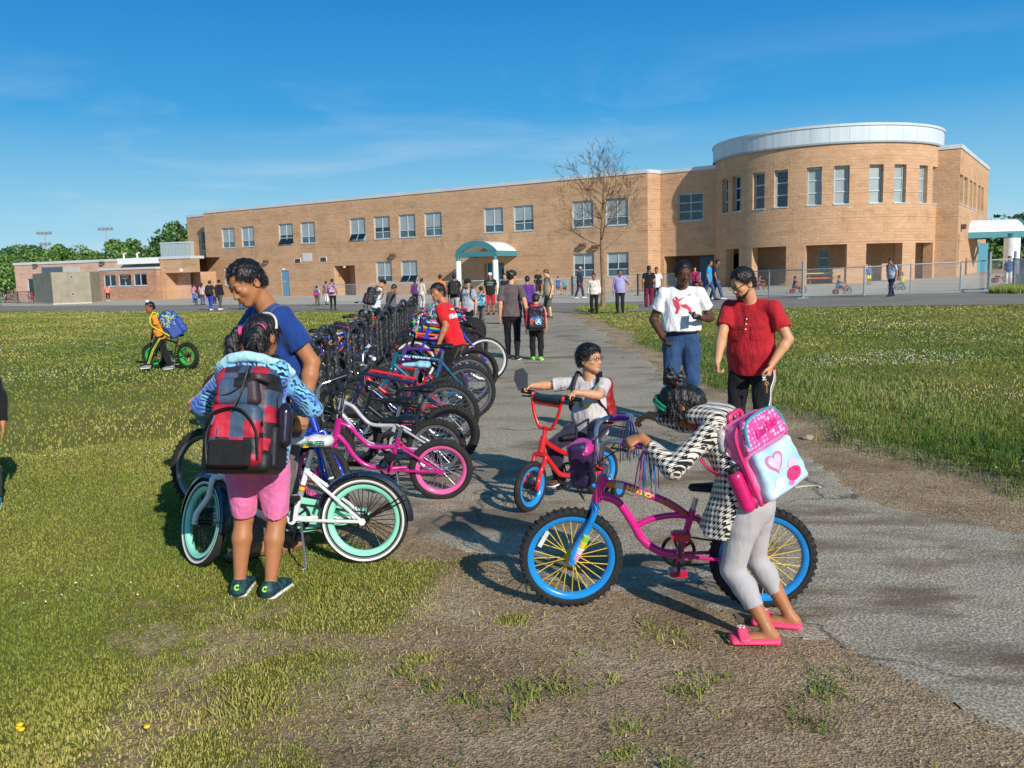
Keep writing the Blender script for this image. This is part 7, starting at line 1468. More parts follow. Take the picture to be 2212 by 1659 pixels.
def flor(n, a, b, c, sc=22):
    t = NT(n); vo = t.N('TexVoronoi'); vo.inputs['Scale'].default_value = sc; t.L(t.coord('Object'), vo.inputs['Vector']); t.base(t.ramp(t.sep(vo.outputs['Color'])[0], [(0, S(*a)), (.45, S(*b)), (.75, S(*c))], 'CONSTANT')); t.set(Roughness=.9); return t.m
m1 = C('man in white striped T-shirt and black cap bending over the rack', 815, 724, 600, .75, .35, 'light', 'turban', ('tee', stripe.m), BL, b=1.05, pose=dict(lean=9, bend=8, head=(0, 30, 0), handR=atY(858, 676, 19.), handL=atY(862, 672, 19.8)), pack=((.32, .2, .5), mat('black_pack', S(30, 28, 30), .6), mat('black_red_pack', S(60, 26, 32), .6)), packlabel='black backpack on the man in the striped T-shirt at the rack', detail=1)
C('woman in sleeveless grey top reaching into the bike rack', 846, 712, 612, .5, .6, 'brown', 'tied', ('tank', CL('grey_tank', S(96, 88, 90))), BL, fem=True, b=1.15, belly=.4, pose=dict(lean=12, head=(0, 30, 0), handR=atY(868, 668, 21.)))
C('woman in cream top with long ponytail at the far end of the rack', 912, 668, 601, .5, .8, 'tan', 'ponytail', lng('cream_top', (206, 196, 176)), TR('pale_trousers', (190, 186, 180)), fem=True)
C('person in purple standing behind the woman in cream', 898, 662, 604, -.2, .9, 'tan', 'long', lng('purple_top', (96, 40, 110)), BL, fem=True)
C('man in orange T-shirt seen from behind by the entrance', 953, 676, 593, .1, 1, 'tan', 'short', tee('orange_shirt', (240, 128, 40)), JN)
C('man with black backpack and pale trousers walking away beside the rack', 984, 690, 591, .05, 1, 'brown', 'crop', tee('black_tee', (34, 34, 38)), TR('silver_trousers', (164, 164, 170)), pack=((.34, .2, .48), mat('black_pack', S(30, 28, 30), .6)), packlabel='plain black backpack on the man in pale trousers', pose=wk)
tn = C('teenager in black turban and light grey T-shirt with white striped trousers', 1014, 733, 601, -.35, -.95, 'light', 'turban', ('tee', CL('heather_grey_tee', S(170, 172, 178))), BL, shoe=WSH, pose=dict(head=(35, 12, 0)), detail=1, pack=((.3, .16, .42), mat('black_pack', S(30, 28, 30), .6)), packlabel='black backpack on the teenager in the turban')
c_ = tn.mid+tn.R2 @ np.array([0, .1, .12]); decal(tn.shirt, text_mesh('NY', .11, .001, bold=.004), c_, -tn.R2[:, 0], (0, 0, 1), mat('dark_blue_print', S(40, 48, 70), .8), 'lettering', .004)
ribbon(tn.trousers, [tn.hp['L']*(1-a)+tn.kn['L']*a for a in np.linspace(.1, 1, 8)]+[tn.kn['L']*(1-a)+tn.an['L']*a for a in np.linspace(.1, .9, 8)], (0, 1, 0), (-1, .2, 0), .04, WPRINT)
C('child with turquoise patterned backpack and grey trousers walking away', 1041, 694, 618, .05, 1, 'tan', 'cap_black', tee('coral_tee', (214, 70, 90)), TR('grey_trousers', (96, 96, 98)), pack=((.34, .2, .44), flor('turquoise_pattern_bag', (40, 70, 110), (70, 150, 170), (170, 190, 210), 16)), packlabel='turquoise patterned backpack on the child in grey trousers', pose=wk, shoe=BRWS)
rs = C('man in white cap, black T-shirt and red shorts facing the camera', 1061, 680, 588, -.1, -1, 'tan', 'cap_white', tee('black_print_tee', (32, 32, 34)), ('long_shorts', CL('red_shorts', S(178, 32, 46))), b=1.05, belly=.4, pose=dict(head=(10, 8, 0)))
c_ = rs.mid+rs.R2 @ np.array([0, .1, .12]); 
for i in range(2): decal(rs.shirt, text_mesh(('URBAN', 'JEANS')[i], .085, .001, bold=.003), c_+[0, 0, .05-.09*i], -rs.R2[:, 0], (0, 0, 1), mat('mint_grey_print', S(120, 150, 136), .8), 'lettering', .005)
C('woman in sunglasses with long dark hair near the white column', 1094, 674, 591, -.5, -.8, 'light', 'long', tee('dark_floral_top', (40, 40, 52)), JN, fem=True, hc='dbrown')
C('woman in purple long sleeved top walking ahead of the boy', 1141, 704, 596, .1, 1, 'tan', 'tied', lng('violet_top', (90, 50, 140)), BL, fem=True, pose=wk)
C('woman in black cardigan with sunglasses holding papers by the wall', 1163, 640, 584, -.1, -1, 'light', 'long', lng('black_cardigan', (32, 30, 32)), ('skirt', CL('dark_skirt', S(46, 42, 46))), fem=True, hc='dbrown')
kh = C('man in khaki shirt and olive shorts looking down', 1187, 688, 581, -.7, -.35, 'fair', 'short', ('polo', CL('khaki_shirt', S(168, 150, 122))), ('long_shorts', CL('olive_shorts', S(84, 88, 74))), hc='brown', shoe=BRWS, b=1.1, belly=.5, pose=dict(head=(0, 24, 0)))
C('small boy in royal blue T-shirt behind the fence', 1206, 638, 597, .3, 1, 'fair', 'boy', tee('royal_tee', (44, 92, 176)), ('shorts', GREYC), hc='brown', child=True)
C('child in turquoise top standing behind the fence post', 1220, 637, 600, -.2, -1, 'light', 'short', tee('turq_tee', (40, 160, 190)), ('shorts', NAVY), child=True)
C('child in teal top playing behind the fence', 1240, 636, 598, .6, -.7, 'tan', 'short', tee('teal_tee', (40, 130, 150)), ('shorts', GREYC), child=True)
C('child in red and white striped top beside the woman with papers', 1177, 640, 604, .2, -1, 'tan', 'short', tee('red_white_tee', (200, 90, 100)), ('shorts', NAVY), child=True)
C('man in beige cap and navy jacket walking past the fence', 1252, 645, 576, .8, -.3, 'brown', 'cap', ('jacket', CL('navy_jacket', S(34, 42, 62))), TR('dark_jeans', (40, 56, 86)), shoe=WSH, b=1.1, belly=.6, pose=wk)
wj = C('woman in white jacket and black trousers beside the bare tree', 1284, 678, 590, -.3, -.95, 'brown', 'tied', ('jacket', CL('cream_white_jacket', S(222, 214, 200))), BL, fem=True, b=1.05, pose=dict(handR=None, handL=None))
pm_ = C('man in lavender shirt and dark trousers with hand on hip', 1340, 677, 582, -.3, -.95, 'brown', 'short', ('polo', CL('lavender_shirt', S(168, 158, 206))), TR('dark_navy_trousers', (32, 34, 48)), sleeve=1.85, b=1.06, belly=.5, pose=dict(head=(20, 0, 0), handL=atY(1368, 628, 34.6), poleL=(-1, -.3, 0)))
C('woman with long black hair, black vest and wide maroon trousers', 1402, 665, 574, .1, 1, 'tan', 'long', tee('black_vest', (28, 28, 32)), ('wide', CL('maroon_trousers', S(112, 28, 62))), fem=True, b=1.05)
C('man in white T-shirt hidden behind the woman in maroon trousers', 1418, 660, 577, -.1, -1, 'brown', 'short', tee('plain_white', (222, 222, 222)), BL)
C('man in cyan polo shirt and jeans walking behind the white T-shirt man', 1531, 650, 562, .6, -.3, 'tan', 'short', ('polo', CL('cyan_polo', S(30, 150, 206))), JN, pose=dict(footlL=(-.05, .16), footlR=(.05, -.16)))
C('man in dark blue cap walking beside the man in cyan', 1547, 649, 560, .7, -.3, 'brown', 'cap_black', tee('charcoal_tee', (54, 54, 58)), JN, shoe=WSH, pose=dict(footlL=(-.05, -.16), footlR=(.05, .16)))
C('woman in magenta cardigan and teal top behind the fence', 1501, 634, 577, -.2, -1, 'light', 'tied', lng('magenta_cardigan', (160, 40, 90)), BL, fem=True)
C('child in blue shirt and yellow shorts by the arcade pillar', 1876, 615, 571, .1, -1, 'tan', 'short', tee('blue_kid_tee', (64, 96, 160)), ('shorts', CL('yellow_shorts', S(214, 220, 60))), child=True)
bm = C('man in grey and navy polo with black backpack striding along the fence', 1925, 642, 557, -.75, -.5, 'tan', 'short', ('polo', CL('grey_polo', S(170, 172, 186))), TR('navy_track_pants', (36, 40, 62)), b=1.12, belly=.6, pose=dict(footlL=(-.05, .17), footlR=(.05, -.17), lean=6, head=(0, 20, 0), handR=atY(1920, 592, 35.7)), pack=((.34, .2, .46), mat('black_pack', S(30, 28, 30), .6)), packlabel='black backpack on the man striding along the right fence')
C('child in yellow behind the striding man with the backpack', 1949, 626, 588, -.3, -1, 'tan', 'short', tee('yellow_kid_tee', (214, 186, 60)), ('shorts', CL('green_shorts', S(40, 140, 80))), child=True)
C('woman in blue top and white trousers at the far right gate', 2178, 617, 553, -.5, -.8, 'brown', 'long', tee('blue_print_top', (70, 100, 150)), TR('white_trousers', (206, 206, 206)), fem=True)
C('person in white top with backpack at the annex fence', 215, 652, 612, .3, 1, 'tan', 'short', tee('white_blue_tee', (196, 204, 214)), TR('dark_trousers', (34, 36, 44)), hc='grey')
C('woman in coral top and black leggings at the annex fence', 234, 651, 613, -.4, .9, 'tan', 'long', tee('coral_top', (236, 130, 120)), ('capri', BLKC), fem=True, shoe=WSH)
C('woman with pink flowered backpack far left by the doors', 420, 654, 612, .4, 1, 'tan', 'long', tee('pink_flower_top', (196, 130, 150)), JN, fem=True)
C('small child with bright blue backpack by the far doors', 424, 660, 628, .2, 1, 'tan', 'short', tee('grey_kid_tee', (150, 150, 156)), JN, pack=((.3, .16, .34), mat('bright_blue_bag', S(40, 120, 190), .6)), packlabel='bright blue backpack on the small child by the far doors', child=True)
C('woman in white floral top and jeans walking to the doors', 438, 659, 611, .2, 1, 'tan', 'long', ('tee', flor('white_floral_top', (206, 200, 196), (190, 130, 140), (120, 130, 150))), JN, fem=True)
C('man in bright blue trousers with black backpack walking to the doors', 456, 671, 606, .1, 1, 'tan', 'short', tee('navy_top', (38, 40, 62)), TR('royal_trousers', (36, 66, 170)), b=1.1, pack=((.36, .2, .5), mat('black_pack', S(30, 28, 30), .6)), packlabel='black backpack on the man in bright blue trousers', shoe=WSH, pose=wk)
C('person in black jacket and grey trousers with hair in a topknot', 476, 670, 604, .3, 1, 'tan', 'bun', ('jacket', CL('black_jacket', S(30, 30, 34))), TR('charcoal_trousers', (76, 78, 82)), shoe=WSH, pose=wk)
C('child in red shoes walking between the two far left adults', 464, 657, 620, .2, 1, 'tan', 'short', tee('pink_kid_tee', (190, 90, 100)), BL, child=True)
C('person in jeans partly hidden behind the man in blue', 522, 669, 604, .2, 1, 'tan', 'short', tee('navy_top', (38, 40, 62)), JN)
C('small child with blue and red backpack and camouflage trousers', 686, 661, 617, .0, 1, 'tan', 'short', tee('white_kid_tee', (206, 206, 206)), ('trousers', flor('camouflage', (84, 84, 70), (120, 118, 98), (60, 60, 52))), pack=((.32, .16, .36), mat('blue_red_bag', S(44, 70, 150), .6), mat('red_pocket', S(190, 40, 70), .6)), packlabel='blue and red backpack on the child in camouflage trousers', child=True)
C('woman in floral top and pale capri trousers by the fence end', 706, 659, 607, -.1, 1, 'tan', 'tied', ('tee', flor('pink_floral_top', (90, 60, 70), (190, 130, 150), (90, 110, 90))), ('capri', WHC), fem=True, pose=wk)
C('woman in black leggings with pink and white patterned backpack', 720, 671, 602, .0, 1, 'tan', 'tied', tee('lilac_top', (170, 140, 170)), ('leggings', BLKC), fem=True, pack=((.34, .18, .42), flor('pink_white_bag', (150, 90, 130), (206, 170, 190), (70, 60, 80), 18)), packlabel='pink and white patterned backpack on the woman in black leggings')
rk = random.Random(4); cols = [('green', (40, 140, 80)), ('white', (216, 214, 214)), ('lilac', (170, 130, 180)), ('orange', (226, 120, 60)), ('teal', (60, 130, 140)), ('coral', (230, 110, 100)), ('magenta', (190, 40, 110)), ('cream', (220, 200, 150)), ('blue', (60, 100, 170)), ('red', (180, 40, 40))]
for i, (px, fy, h_) in enumerate(((3, 661, 24), (12, 653, 21), (20, 652, 20), (28, 651, 26), (33, 652, 20), (41, 651, 21), (49, 650, 22), (56, 651, 20), (63, 652, 23), (70, 651, 22))):
    n_, c_ = cols[i]; C('child in %s top behind the black fence at the far left' % n_, px, fy, fy-h_, rk.uniform(-1, 1), rk.uniform(-1, 1), 'tan', 'short', tee('kid_%s' % n_, c_), ('shorts', CL('kid_shorts_%d' % (i % 3), S(*((70, 80, 110), (150, 120, 100), (150, 40, 90))[i % 3]))), child=True, group='children behind the far left fence')
# tricycles with riders, and one standing alone
TG = 'red tricycles in the fenced yard'
def trike(px, fy, dx, dy, label, c, rider=None, s_=1.):
    p = gnd(G(px, fy)); yaw = math.atan2(dy, dx); r = empty('tricycle', p, yaw); r.scale = (s_,)*3; tag(r, label, 'tricycle', TG); m = paint('trike_%d' % int(c[1]*999), c)
    b = MB(); b.tube(spline([(-.02, 0, .16), (.12, 0, .24), (.3, 0, .26), (.44, 0, .42), (.45, 0, .52)], 4), .024, 8); b.tube([(-.02, -.22, .12), (-.02, .22, .12)], .016, 8); b.tube([(.44, 0, .42), (.5, -.04, .19)], .014, 6); b.tube([(.44, 0, .42), (.5, .04, .19)], .014, 6); b.build('frame', m, r)
    b = MB(); b.tube([(.42, -.2, .58), (.45, -.1, .55), (.45, .1, .55), (.42, .2, .58)], .013, 6); b.build('handlebar', m, r); b = MB(); b.ell((.08, 0, .31), (.13, .11, .035)); b.build('saddle', BLKP, r)
    for x, y, rr in ((.5, 0, .19), (-.02, .22, .12), (-.02, -.22, .12)):
        w = MB(); w.ring([(rr-.012+.014*math.cos(a), .024*math.sin(a)) for a in np.linspace(0, 6.28, 8, endpoint=False)], 22); w.cyl((0, -.02, 0), (0, .02, 0), .03, 8)
        for k in range(5): w.tube([(0, 0, 0), (rr*math.cos(k*1.257), 0, rr*math.sin(k*1.257))], .012, 4)
        o = w.build('wheel', m, r); o.location = (x, y, rr); t_ = MB(); t_.ring([(rr-.01+.02*math.cos(a), .026*math.sin(a)) for a in np.linspace(0, 6.28, 8, endpoint=False)], 22); t_.build('tyre', RUB, o)
    if rider:
        d = np.array([math.cos(yaw), math.sin(yaw), 0]); q = np.array([-d[1], d[0], 0]); lab, tm, bt, sk = rider; b0 = gnd(p[:2]+d[:2]*.06*s_)
        person(lab, b0, face(d[0], d[1]), 1.05, sk, 'short', 'black', tm, bt, (BLKS, None), 1.1, .1, dict(hips_w=b0+np.array([0, 0, .40*s_]), lean=8, handR=p+d*.38*s_-q*.18+np.array([0, 0, .58*s_]), handL=p+d*.38*s_+q*.18+np.array([0, 0, .58*s_]), footL=p+d*.46*s_+q*.12+np.array([0, 0, .14]), footR=p+d*.5*s_-q*.12+np.array([0, 0, .24])), .02, 0, 'children riding tricycles')
RT_ = S(206, 40, 44)
trike(1636, 626, .9, -.3, 'red tricycle with small pale wheels left of the fence post', S(210, 60, 50), ('child in pink riding a tricycle left of the tall fence post', tee('pink_check', (196, 110, 130)), ('shorts', CL('kid_shorts_2', S(150, 40, 90))), 'tan'))
trike(1712, 634, .8, -.3, 'red tricycle right beside the tall fence post', RT_, ('child in navy riding a tricycle beside the tall fence post', tee('navy_kid', (40, 46, 66)), ('shorts', GREYC), 'tan'))
trike(1806, 636, .92, -.25, 'red tricycle in the middle of the yard before the arcade', S(190, 34, 34), ('child in teal riding the tricycle in the middle of the yard', tee('teal_kid', (50, 140, 170)), ('shorts', NAVY), 'tan'))
trike(1516, 634, -.6, -.5, 'orange tricycle behind the man in the white T-shirt', S(220, 96, 40), ('small child on the orange tricycle', tee('plum_kid', (80, 50, 80)), ('shorts', NAVY), 'tan'))
trike(1944, 627, -.8, -.2, 'small tricycle behind the striding man with the backpack', S(120, 120, 124)); trike(2150, 611, .8, -.3, 'red tricycle standing alone behind the right gate', S(214, 40, 50), None, 1.1); trike(1432, 637, .3, -.6, 'orange push tricycle beside the woman in maroon trousers', S(226, 110, 80))
# yellow and orange children's bench
p_ = gnd(G(1772, 614)); be = empty('bench', p_, -.1); tag(be, 'children\'s bench with yellow table top, orange seats and green legs by the arcade', 'bench')
for nm, y, z, w_, m_ in (('table_top', .5, .75, .5, YELP), ('seat', 0, .42, .28, paint('orange_paint', S(232, 100, 40))), ('seat', 1.0, .42, .28, paint('orange_paint', S(232, 100, 40)))): m = MB(); m.box((0, y, z), (1.9, w_, .06)); m.build(nm, m_, be)
for x in (-.7, .7): m = MB(); m.tube([(x, -.1, 0), (x, .35, .72)], .04, 6); m.tube([(x, 1.1, 0), (x, .65, .72)], .04, 6); m.tube([(x, -.05, .38), (x, 1.05, .38)], .03, 6); m.build('leg', paint('bench_green', S(40, 150, 110)), be)
# ================================================================ fences
GAL = mat('galvanised_steel', S(150, 158, 162), .45, var=.1, metal=.3); BLKF = mat('black_coated_steel', S(34, 34, 36), .5)
def fence(label, pts, h, m, pitch=.09, wr=.0022, post=.035, posts_every=3., rail_low=True, name='chain_link_fence', tall=(), group=None, mesh=True):
    P = [gnd(p) for p in pts]; r = empty(name, P[0]); tag(r, label, 'fence', group); o = P[0]
    rl = MB(); ms = MB()
    for a, b in zip(P[:-1], P[1:]):
        d = b-a; L = np.linalg.norm(d); u = d/L; n = max(1, int(round(L/posts_every))); z = np.array([0, 0, 1.])
        for i in range(n+1):
            if i == n and b is not P[-1]: continue
            q = a+u*L*i/n-o; MB().cyl(q+z*-.2, q+z*(h+.04), post, 8).build('post', m, r)
        rl.cyl(a-o+z*h, b-o+z*h, .024, 8)
        if rail_low: rl.cyl(a-o+z*.07, b-o+z*.07, .02, 6)
        if mesh:
            s_ = np.array([-u[1], u[0], 0])*wr; x = -h
            while x < L:
                for sg in (1, -1):
                    x0, z0, x1, z1 = x, 0., x+h, h
                    if sg < 0: z0, z1 = h, 0.
                    if x0 < 0: t_ = -x0/h; x0 = 0; z0 = z0+(z1-z0)*t_
                    if x1 > L: t_ = (x1-L)/(x1-x0+1e-9); z1 = z1-(z1-z0)*t_; x1 = L
                    p0 = a-o+u*x0+z*(.03+z0*.97); p1 = a-o+u*x1+z*(.03+z1*.97); w_ = z*wr*1.2
                    ms.add([p0-w_-s_, p0-w_+s_, p0+w_, p1-w_-s_, p1-w_+s_, p1+w_], [(0, 1, 4, 3), (1, 2, 5, 4), (2, 0, 3, 5)])
                x += pitch
    rl.build('rail', m, r)
    if mesh: ms.build('wire_mesh', m, r, smooth=False)
    return r
ft = lambda *q: [G(*p) for p in q]
fence('grey chain link fence along the yard before the central entrance', ft((689, 655), (800, 652.5), (905, 649), (1010, 645), (1130, 641), (1234, 638)), 1.25, GAL, .11, .003)
fence('grey chain link fence with painted boards right of the bare tree', ft((1240, 637), (1300, 633), (1378, 629.5), (1440, 630), (1512, 634)), 1.25, GAL, .10, .003)
fence('long grey chain link fence round the tricycle yard before the round tower', ft((1597, 641), (1734, 644), (1866, 640), (1966, 633.5), (2074, 628.5), (2134, 626.5)), 1.28, GAL, .085, .0026)
fence('short grey chain link gate with tall posts at the right', ft((2137, 626.3), (2188, 624)), 1.3, GAL, .085, .0026, post=.05)
fence('grey chain link fence running towards the camera at the right edge', [G(2190, 623.5), G(2215, 632), np.array([23.5, 33.5, 0])], 1.3, GAL, .085, .0026)
for px, fy, hh_, lab in ((1734, 645, 1.62, 'tall thick steel post in the long chain link fence'), (2136, 626.8, 1.6, 'tall steel gate post left of the right gate'), (2190, 624, 1.6, 'tall steel gate post right of the right gate'), (1236, 639, 1.4, 'dark steel post on a flat foot where the two fences meet'), (1378, 639, 1.35, 'dark steel post beside the woman in maroon trousers')):
    p_ = gnd(G(px, fy)); r = empty('fence_post', p_); tag(r, lab, 'post'); m_ = BLKF if 'dark' in lab else GAL; MB().cyl((0, 0, 0), (0, 0, hh_), .055, 14).build('shaft', m_, r); m = MB(); m.ell((0, 0, hh_), (.065, .065, .04)); m.build('cap', m_, r); m = MB(); m.box((0, 0, .02), (.5, .12, .04)); m.build('foot', m_, r)
fence('black chain link fence in front of the low annex', ft((199, 650), (248, 647.5), (300, 645.5), (366, 643)), 1.2, BLKF, .2, .004, post=.05, posts_every=4.5)
fence('black chain link fence round the children at the far left', ft((-40, 656), (12, 655), (40, 655.5), (74, 656)), 1.2, BLKF, .2, .004, post=.05, posts_every=4.5)
fence('tall green chain link fence across the far sports field', [atY(-60, 627, 150)*[1, 1, 0], atY(60, 627, 150)*[1, 1, 0]], 3.0, mat('green_steel', S(80, 110, 96), .5), .35, .008, post=.06, posts_every=6.)
# painted boards and playhouse behind the second fence
t = NT('painted_board'); v = t.coord('Object'); vo = t.N('TexVoronoi'); vo.inputs['Scale'].default_value = 1.7; t.L(t.mix(.2, v, (.3, .2, .1)), vo.inputs['Vector']); n_ = t.noise(v, 3.2, 3)
t.base(t.mix(t.ramp(n_, [(.5, (0, 0, 0)), (.56, (1, 1, 1))], 'CONSTANT'), S(176, 60, 66), t.ramp(t.sep(vo.outputs['Color'])[0], [(0, S(60, 110, 160)), (.3, S(190, 120, 150)), (.55, S(120, 150, 190)), (.75, S(206, 120, 60)), (.9, S(190, 60, 90))], 'CONSTANT'))); t.set(Roughness=.6); MUR = t.m
for (x0, y0, x1, y1, lab) in ((1268, 629, 1312, 626, 'painted play board behind the fence left of the bare tree trunk'), (1313, 626, 1356, 625, 'painted play board behind the fence by the man in lavender'), (1356.5, 625, 1392, 626, 'red painted play board right of the man in lavender')):
    a, b = gnd(G(x0, y0)), gnd(G(x1, y1)); d = b-a; L = np.linalg.norm(d[:2]); r = empty('play_board', a, math.atan2(d[1], d[0])); tag(r, lab, 'board', 'painted boards behind the fence'); m = MB(); m.box((L/2, 0, .75), (L-.1, .05, 1.1)); m.build('board', MUR, r); m = MB()
    for x in (.1, L-.1): m.box((x, .05, .65), (.08, .08, 1.3))
    m.build('board_post', GAL, r)
p_ = gnd(G(1385, 619)); r = empty('playhouse', p_, .2); tag(r, 'teal plastic play tent with a white top behind the fence', 'play tent'); m = MB(); m.box((0, 0, 1.0), (2.3, 1.4, .1)); m.box((-.9, 0, .5), (.12, 1.3, 1.)); m.box((.9, 0, .5), (.12, 1.3, 1.)); m.box((.45, -.65, .55), (.9, .06, .85)); m.build('walls', paint('teal_plastic', S(30, 140, 130)), r)
b = MB(); b.add([(-1.2, -.8, 1.06), (1.2, -.8, 1.06), (1.2, .8, 1.06), (-1.2, .8, 1.06), (-.6, 0, 1.3), (.6, 0, 1.3)], [(0, 1, 5, 4), (2, 3, 4, 5), (1, 2, 5), (3, 0, 4)]); b.build('roof', paint('teal_plastic', S(30, 140, 130)), r, smooth=False); m = MB(); m.ell((0, 0, 1.3), (.55, .4, .2)); m.build('white_cover', WHITEM, r)
# ================================================================ bike rack and its bikes
HOOP = mat('scuffed_black_tube', S(40, 42, 46), .55, var=.55, vs=26, bump=.2, bs=40)
SCU = NT('scuffed_rack_coating'); v = SCU.coord('Object'); SCU.base(SCU.mix(SCU.ramp(SCU.noise(v, 34, 6, .7), [(.54, (0, 0, 0)), (.70, (1, 1, 1))]), S(32, 34, 38), S(156, 162, 166))); SCU.set(Roughness=.5); SCU.bump(SCU.noise(v, 60, 4), .2, .004); SCU = SCU.m
rkx = lambda y: -2.1-.042*(y-9.5)
RG = 'black hoop racks along the path'
labs = ['black tubular hoop rack nearest the camera', 'black tubular hoop rack behind the teal bike', 'black tubular hoop rack beside the woman in red', 'black tubular hoop rack by the man in the striped T-shirt', 'black tubular hoop rack at the far end']
for i, y in enumerate((8.7, 12.0, 15.6, 19.2, 22.2)):
    r = empty('bike_rack', gnd((rkx(y), y)), 0); tag(r, labs[i], 'bike rack', RG)
    for j in range(3):
        hh_ = (.94, 1.0, 1.08)[j]; yy = j*.36; b = MB(); w_ = .19; R0 = w_; pts = [(0, -w_, 0)]+[(0, -w_*math.cos(a), hh_-R0+R0*math.sin(a)) for a in np.linspace(0, PI, 13)]+[(0, w_, 0)]
        b.tube([tuple(rotz(-.32) @ np.array(p)+np.array([.015*j, yy, 0])) for p in pts], .036, 12); b.build('hoop', SCU, r)
    b = MB(); b.box((0, .42, .02), (.1, 1.5, .035)); b.build('base_rail', SCU, r)
BG = 'bikes parked in the rack'
PC = {'purple': S(86, 40, 150), 'red': S(200, 24, 34), 'blue': S(24, 60, 190), 'black': S(24, 24, 28), 'teal': S(0, 96, 124), 'white': S(226, 226, 224), 'silver': S(176, 178, 184), 'pink': S(232, 96, 160), 'magenta': S(196, 30, 130), 'orange': S(236, 100, 24), 'lime': S(140, 210, 40), 'navy': S(26, 34, 84), 'turquoise': S(30, 170, 190), 'green': S(28, 120, 60), 'maroon': S(110, 20, 40), 'grey': S(90, 92, 98)}
def rp(n): return paint('rack_%s_paint' % n, PC[n])
def RB(label, x, y, style, col, sad='black', grip='black', rim='steel', yaw=0., lean=0., steer=0., sc=1., bar='riser', side=1, lod=1, **k):
    p = gnd((x, y)); rm = STEEL if rim == 'steel' else (BLKP if rim == 'black' else rp(rim)); sm = BLKP if sad == 'black' else rp(sad); gm = BLKP if grip == 'black' else rp(grip)
    k.setdefault('kick', False); k.setdefault('hb_m', BLKP); k.setdefault('cols', (RUB, rm, STEEL))
    return bicycle(label, p, (PI if side > 0 else 0)+R_(yaw), style, rp(col), steer=steer, lean=lean, scale=sc, bar=bar, group=BG, lod=lod, saddle_m=sm, grip_m=gm, **k)
# named ones near the camera
q = G(955, 1080); pr_ = RB('metallic pink children\'s bike with pink rimmed rear wheel nearest on the path side', q[0], q[1]+.02, 'curvy', 'magenta', 'black', 'black', 'pink', 3, -7, -.3, .92, 'bmx', lod=0, knobs=False, kick=True)
decal(pr_['saddle_obj'], poly_mesh([[(-.05+.02*i, -.014), (-.03+.02*i, .014), (-.022+.02*i, .014), (-.035+.02*i, -.014)] for i in range(4)]), pr_['saddle']+np.array([-.02, .06, -.03]), (-1, 0, 0), (0, 0, 1), rp('pink'), 'print', .003)
bf, brr = G(772, 1122), G(458, 1108)
ub = bicycle('royal blue mountain bike with cyan band turned across behind the man in blue', gnd(brr), math.atan2(bf[1]-brr[1], bf[0]-brr[0]), 'mountain_small', rp('blue'), steer=-1.0, lean=-3, cols=(RUB, mat('grey_rim', S(120, 122, 126), .35, metal=.6), STEEL), bar='flat', barh=.1, lod=0, group=BG)
up_ = ub['p']; letters_on(ub['frame'], '00', up_((.63, .675)), up_((.72, .695)), .017, .03, WPRINT, side=-1, bold=.002); CY = mat('cyan_band', S(0, 170, 220), .35, coat=.5); a_, b_ = up_((.74, .565)), up_((.52, .37)); MB().cyl(a_, b_, .0213, 14).build('frame_band', CY, ub['frame']); letters_on(ub['frame'], 'MOTOCYCLE', up_((.56, .415)), up_((.72, .555)), .0222, .026, WPRINT, side=-1, bold=.001)
RB('silver white curved frame bike with brown tape behind the pink one', -.62, 6.75, 'curvy', 'silver', 'black', 'black', 'steel', -2, -4, .2, .96, 'riser', lod=0)
RB('black small wheeled bike with black saddle beside the silver bike', -.55, 7.25, 'mountain_small', 'black', 'black', 'black', 'black', 4, -5, .2, .85, lod=0)
RB('pale blue saddled bike with a blue tube and large grey tyre', -.62, 8.1, 'mountain_small', 'navy', 'white', 'black', 'steel', -3, -6, .1, 1.0, lod=0, saddle_m=mat('pale_blue_saddle', S(150, 196, 214), .5, var=.15, vs=80)) if False else bicycle('navy bike with pale blue checked saddle and large black tyre', gnd((-.62, 8.1)), PI-.05, 'mountain_small', rp('navy'), cols=(RUB, STEEL, STEEL), bar='riser', group=BG, saddle_m=mat('pale_blue_saddle', S(150, 196, 214), .5, var=.15, vs=80), kick=False, lean=-5)
RB('red bike with shiny top tube and white saddle between the navy and teal bikes', -.72, 8.75, 'mountain_small', 'red', 'black', 'white', 'black', 3, -4, .2, .95, lod=0)
q = G(1012, 905); tb_ = RB('teal mountain bike with white lettering on the top tube', q[0], q[1], 'mountain', 'teal', 'black', 'black', 'grey', 4, -4, -.2, .97, 'flat', lod=0)
a_, b_ = tb_['p']((.72, .768)), tb_['p']((.42, .728)); letters_on(tb_['frame'], 'ALL TERRAIN', a_, b_, .0175, .028, WPRINT, side=1, bold=.0012, shear=.2)
RB('dark red bike with small knobbly tyres just past the teal bike', -.75, 10.05, 'mountain_small', 'red', 'black', 'red', 'black', -4, -7, .2, .82, lod=1)
RB('purple bike with white rear rim by the woman in red', -.55, 10.7, 'mountain', 'purple', 'black', 'black', 'steel', 6, -5, 0, .95)
RB('black bike with thin tyres and spoke reflectors behind the purple bike', -.50, 11.5, 'mountain', 'black', 'black', 'lime', 'black', -3, -4, .2, 1.0)
q = G(1050, 825); RB('road bike with white rims and thin tyres beyond the woman in red', q[0], q[1], 'mountain', 'blue', 'black', 'black', 'white', 2, -3, .1, 1.05, 'flat', knobs=False, tw=.036)
R3 = random.Random(11); names = ['orange', 'turquoise', 'magenta', 'navy', 'lime', 'red', 'black', 'purple', 'white', 'blue', 'pink', 'green', 'grey', 'maroon', 'silver', 'teal']; sads = ['black', 'black', 'turquoise', 'orange', 'pink', 'black', 'black', 'red', 'black', 'lime', 'black', 'magenta', 'black', 'orange', 'black', 'blue']
y = 13.5; i = 0
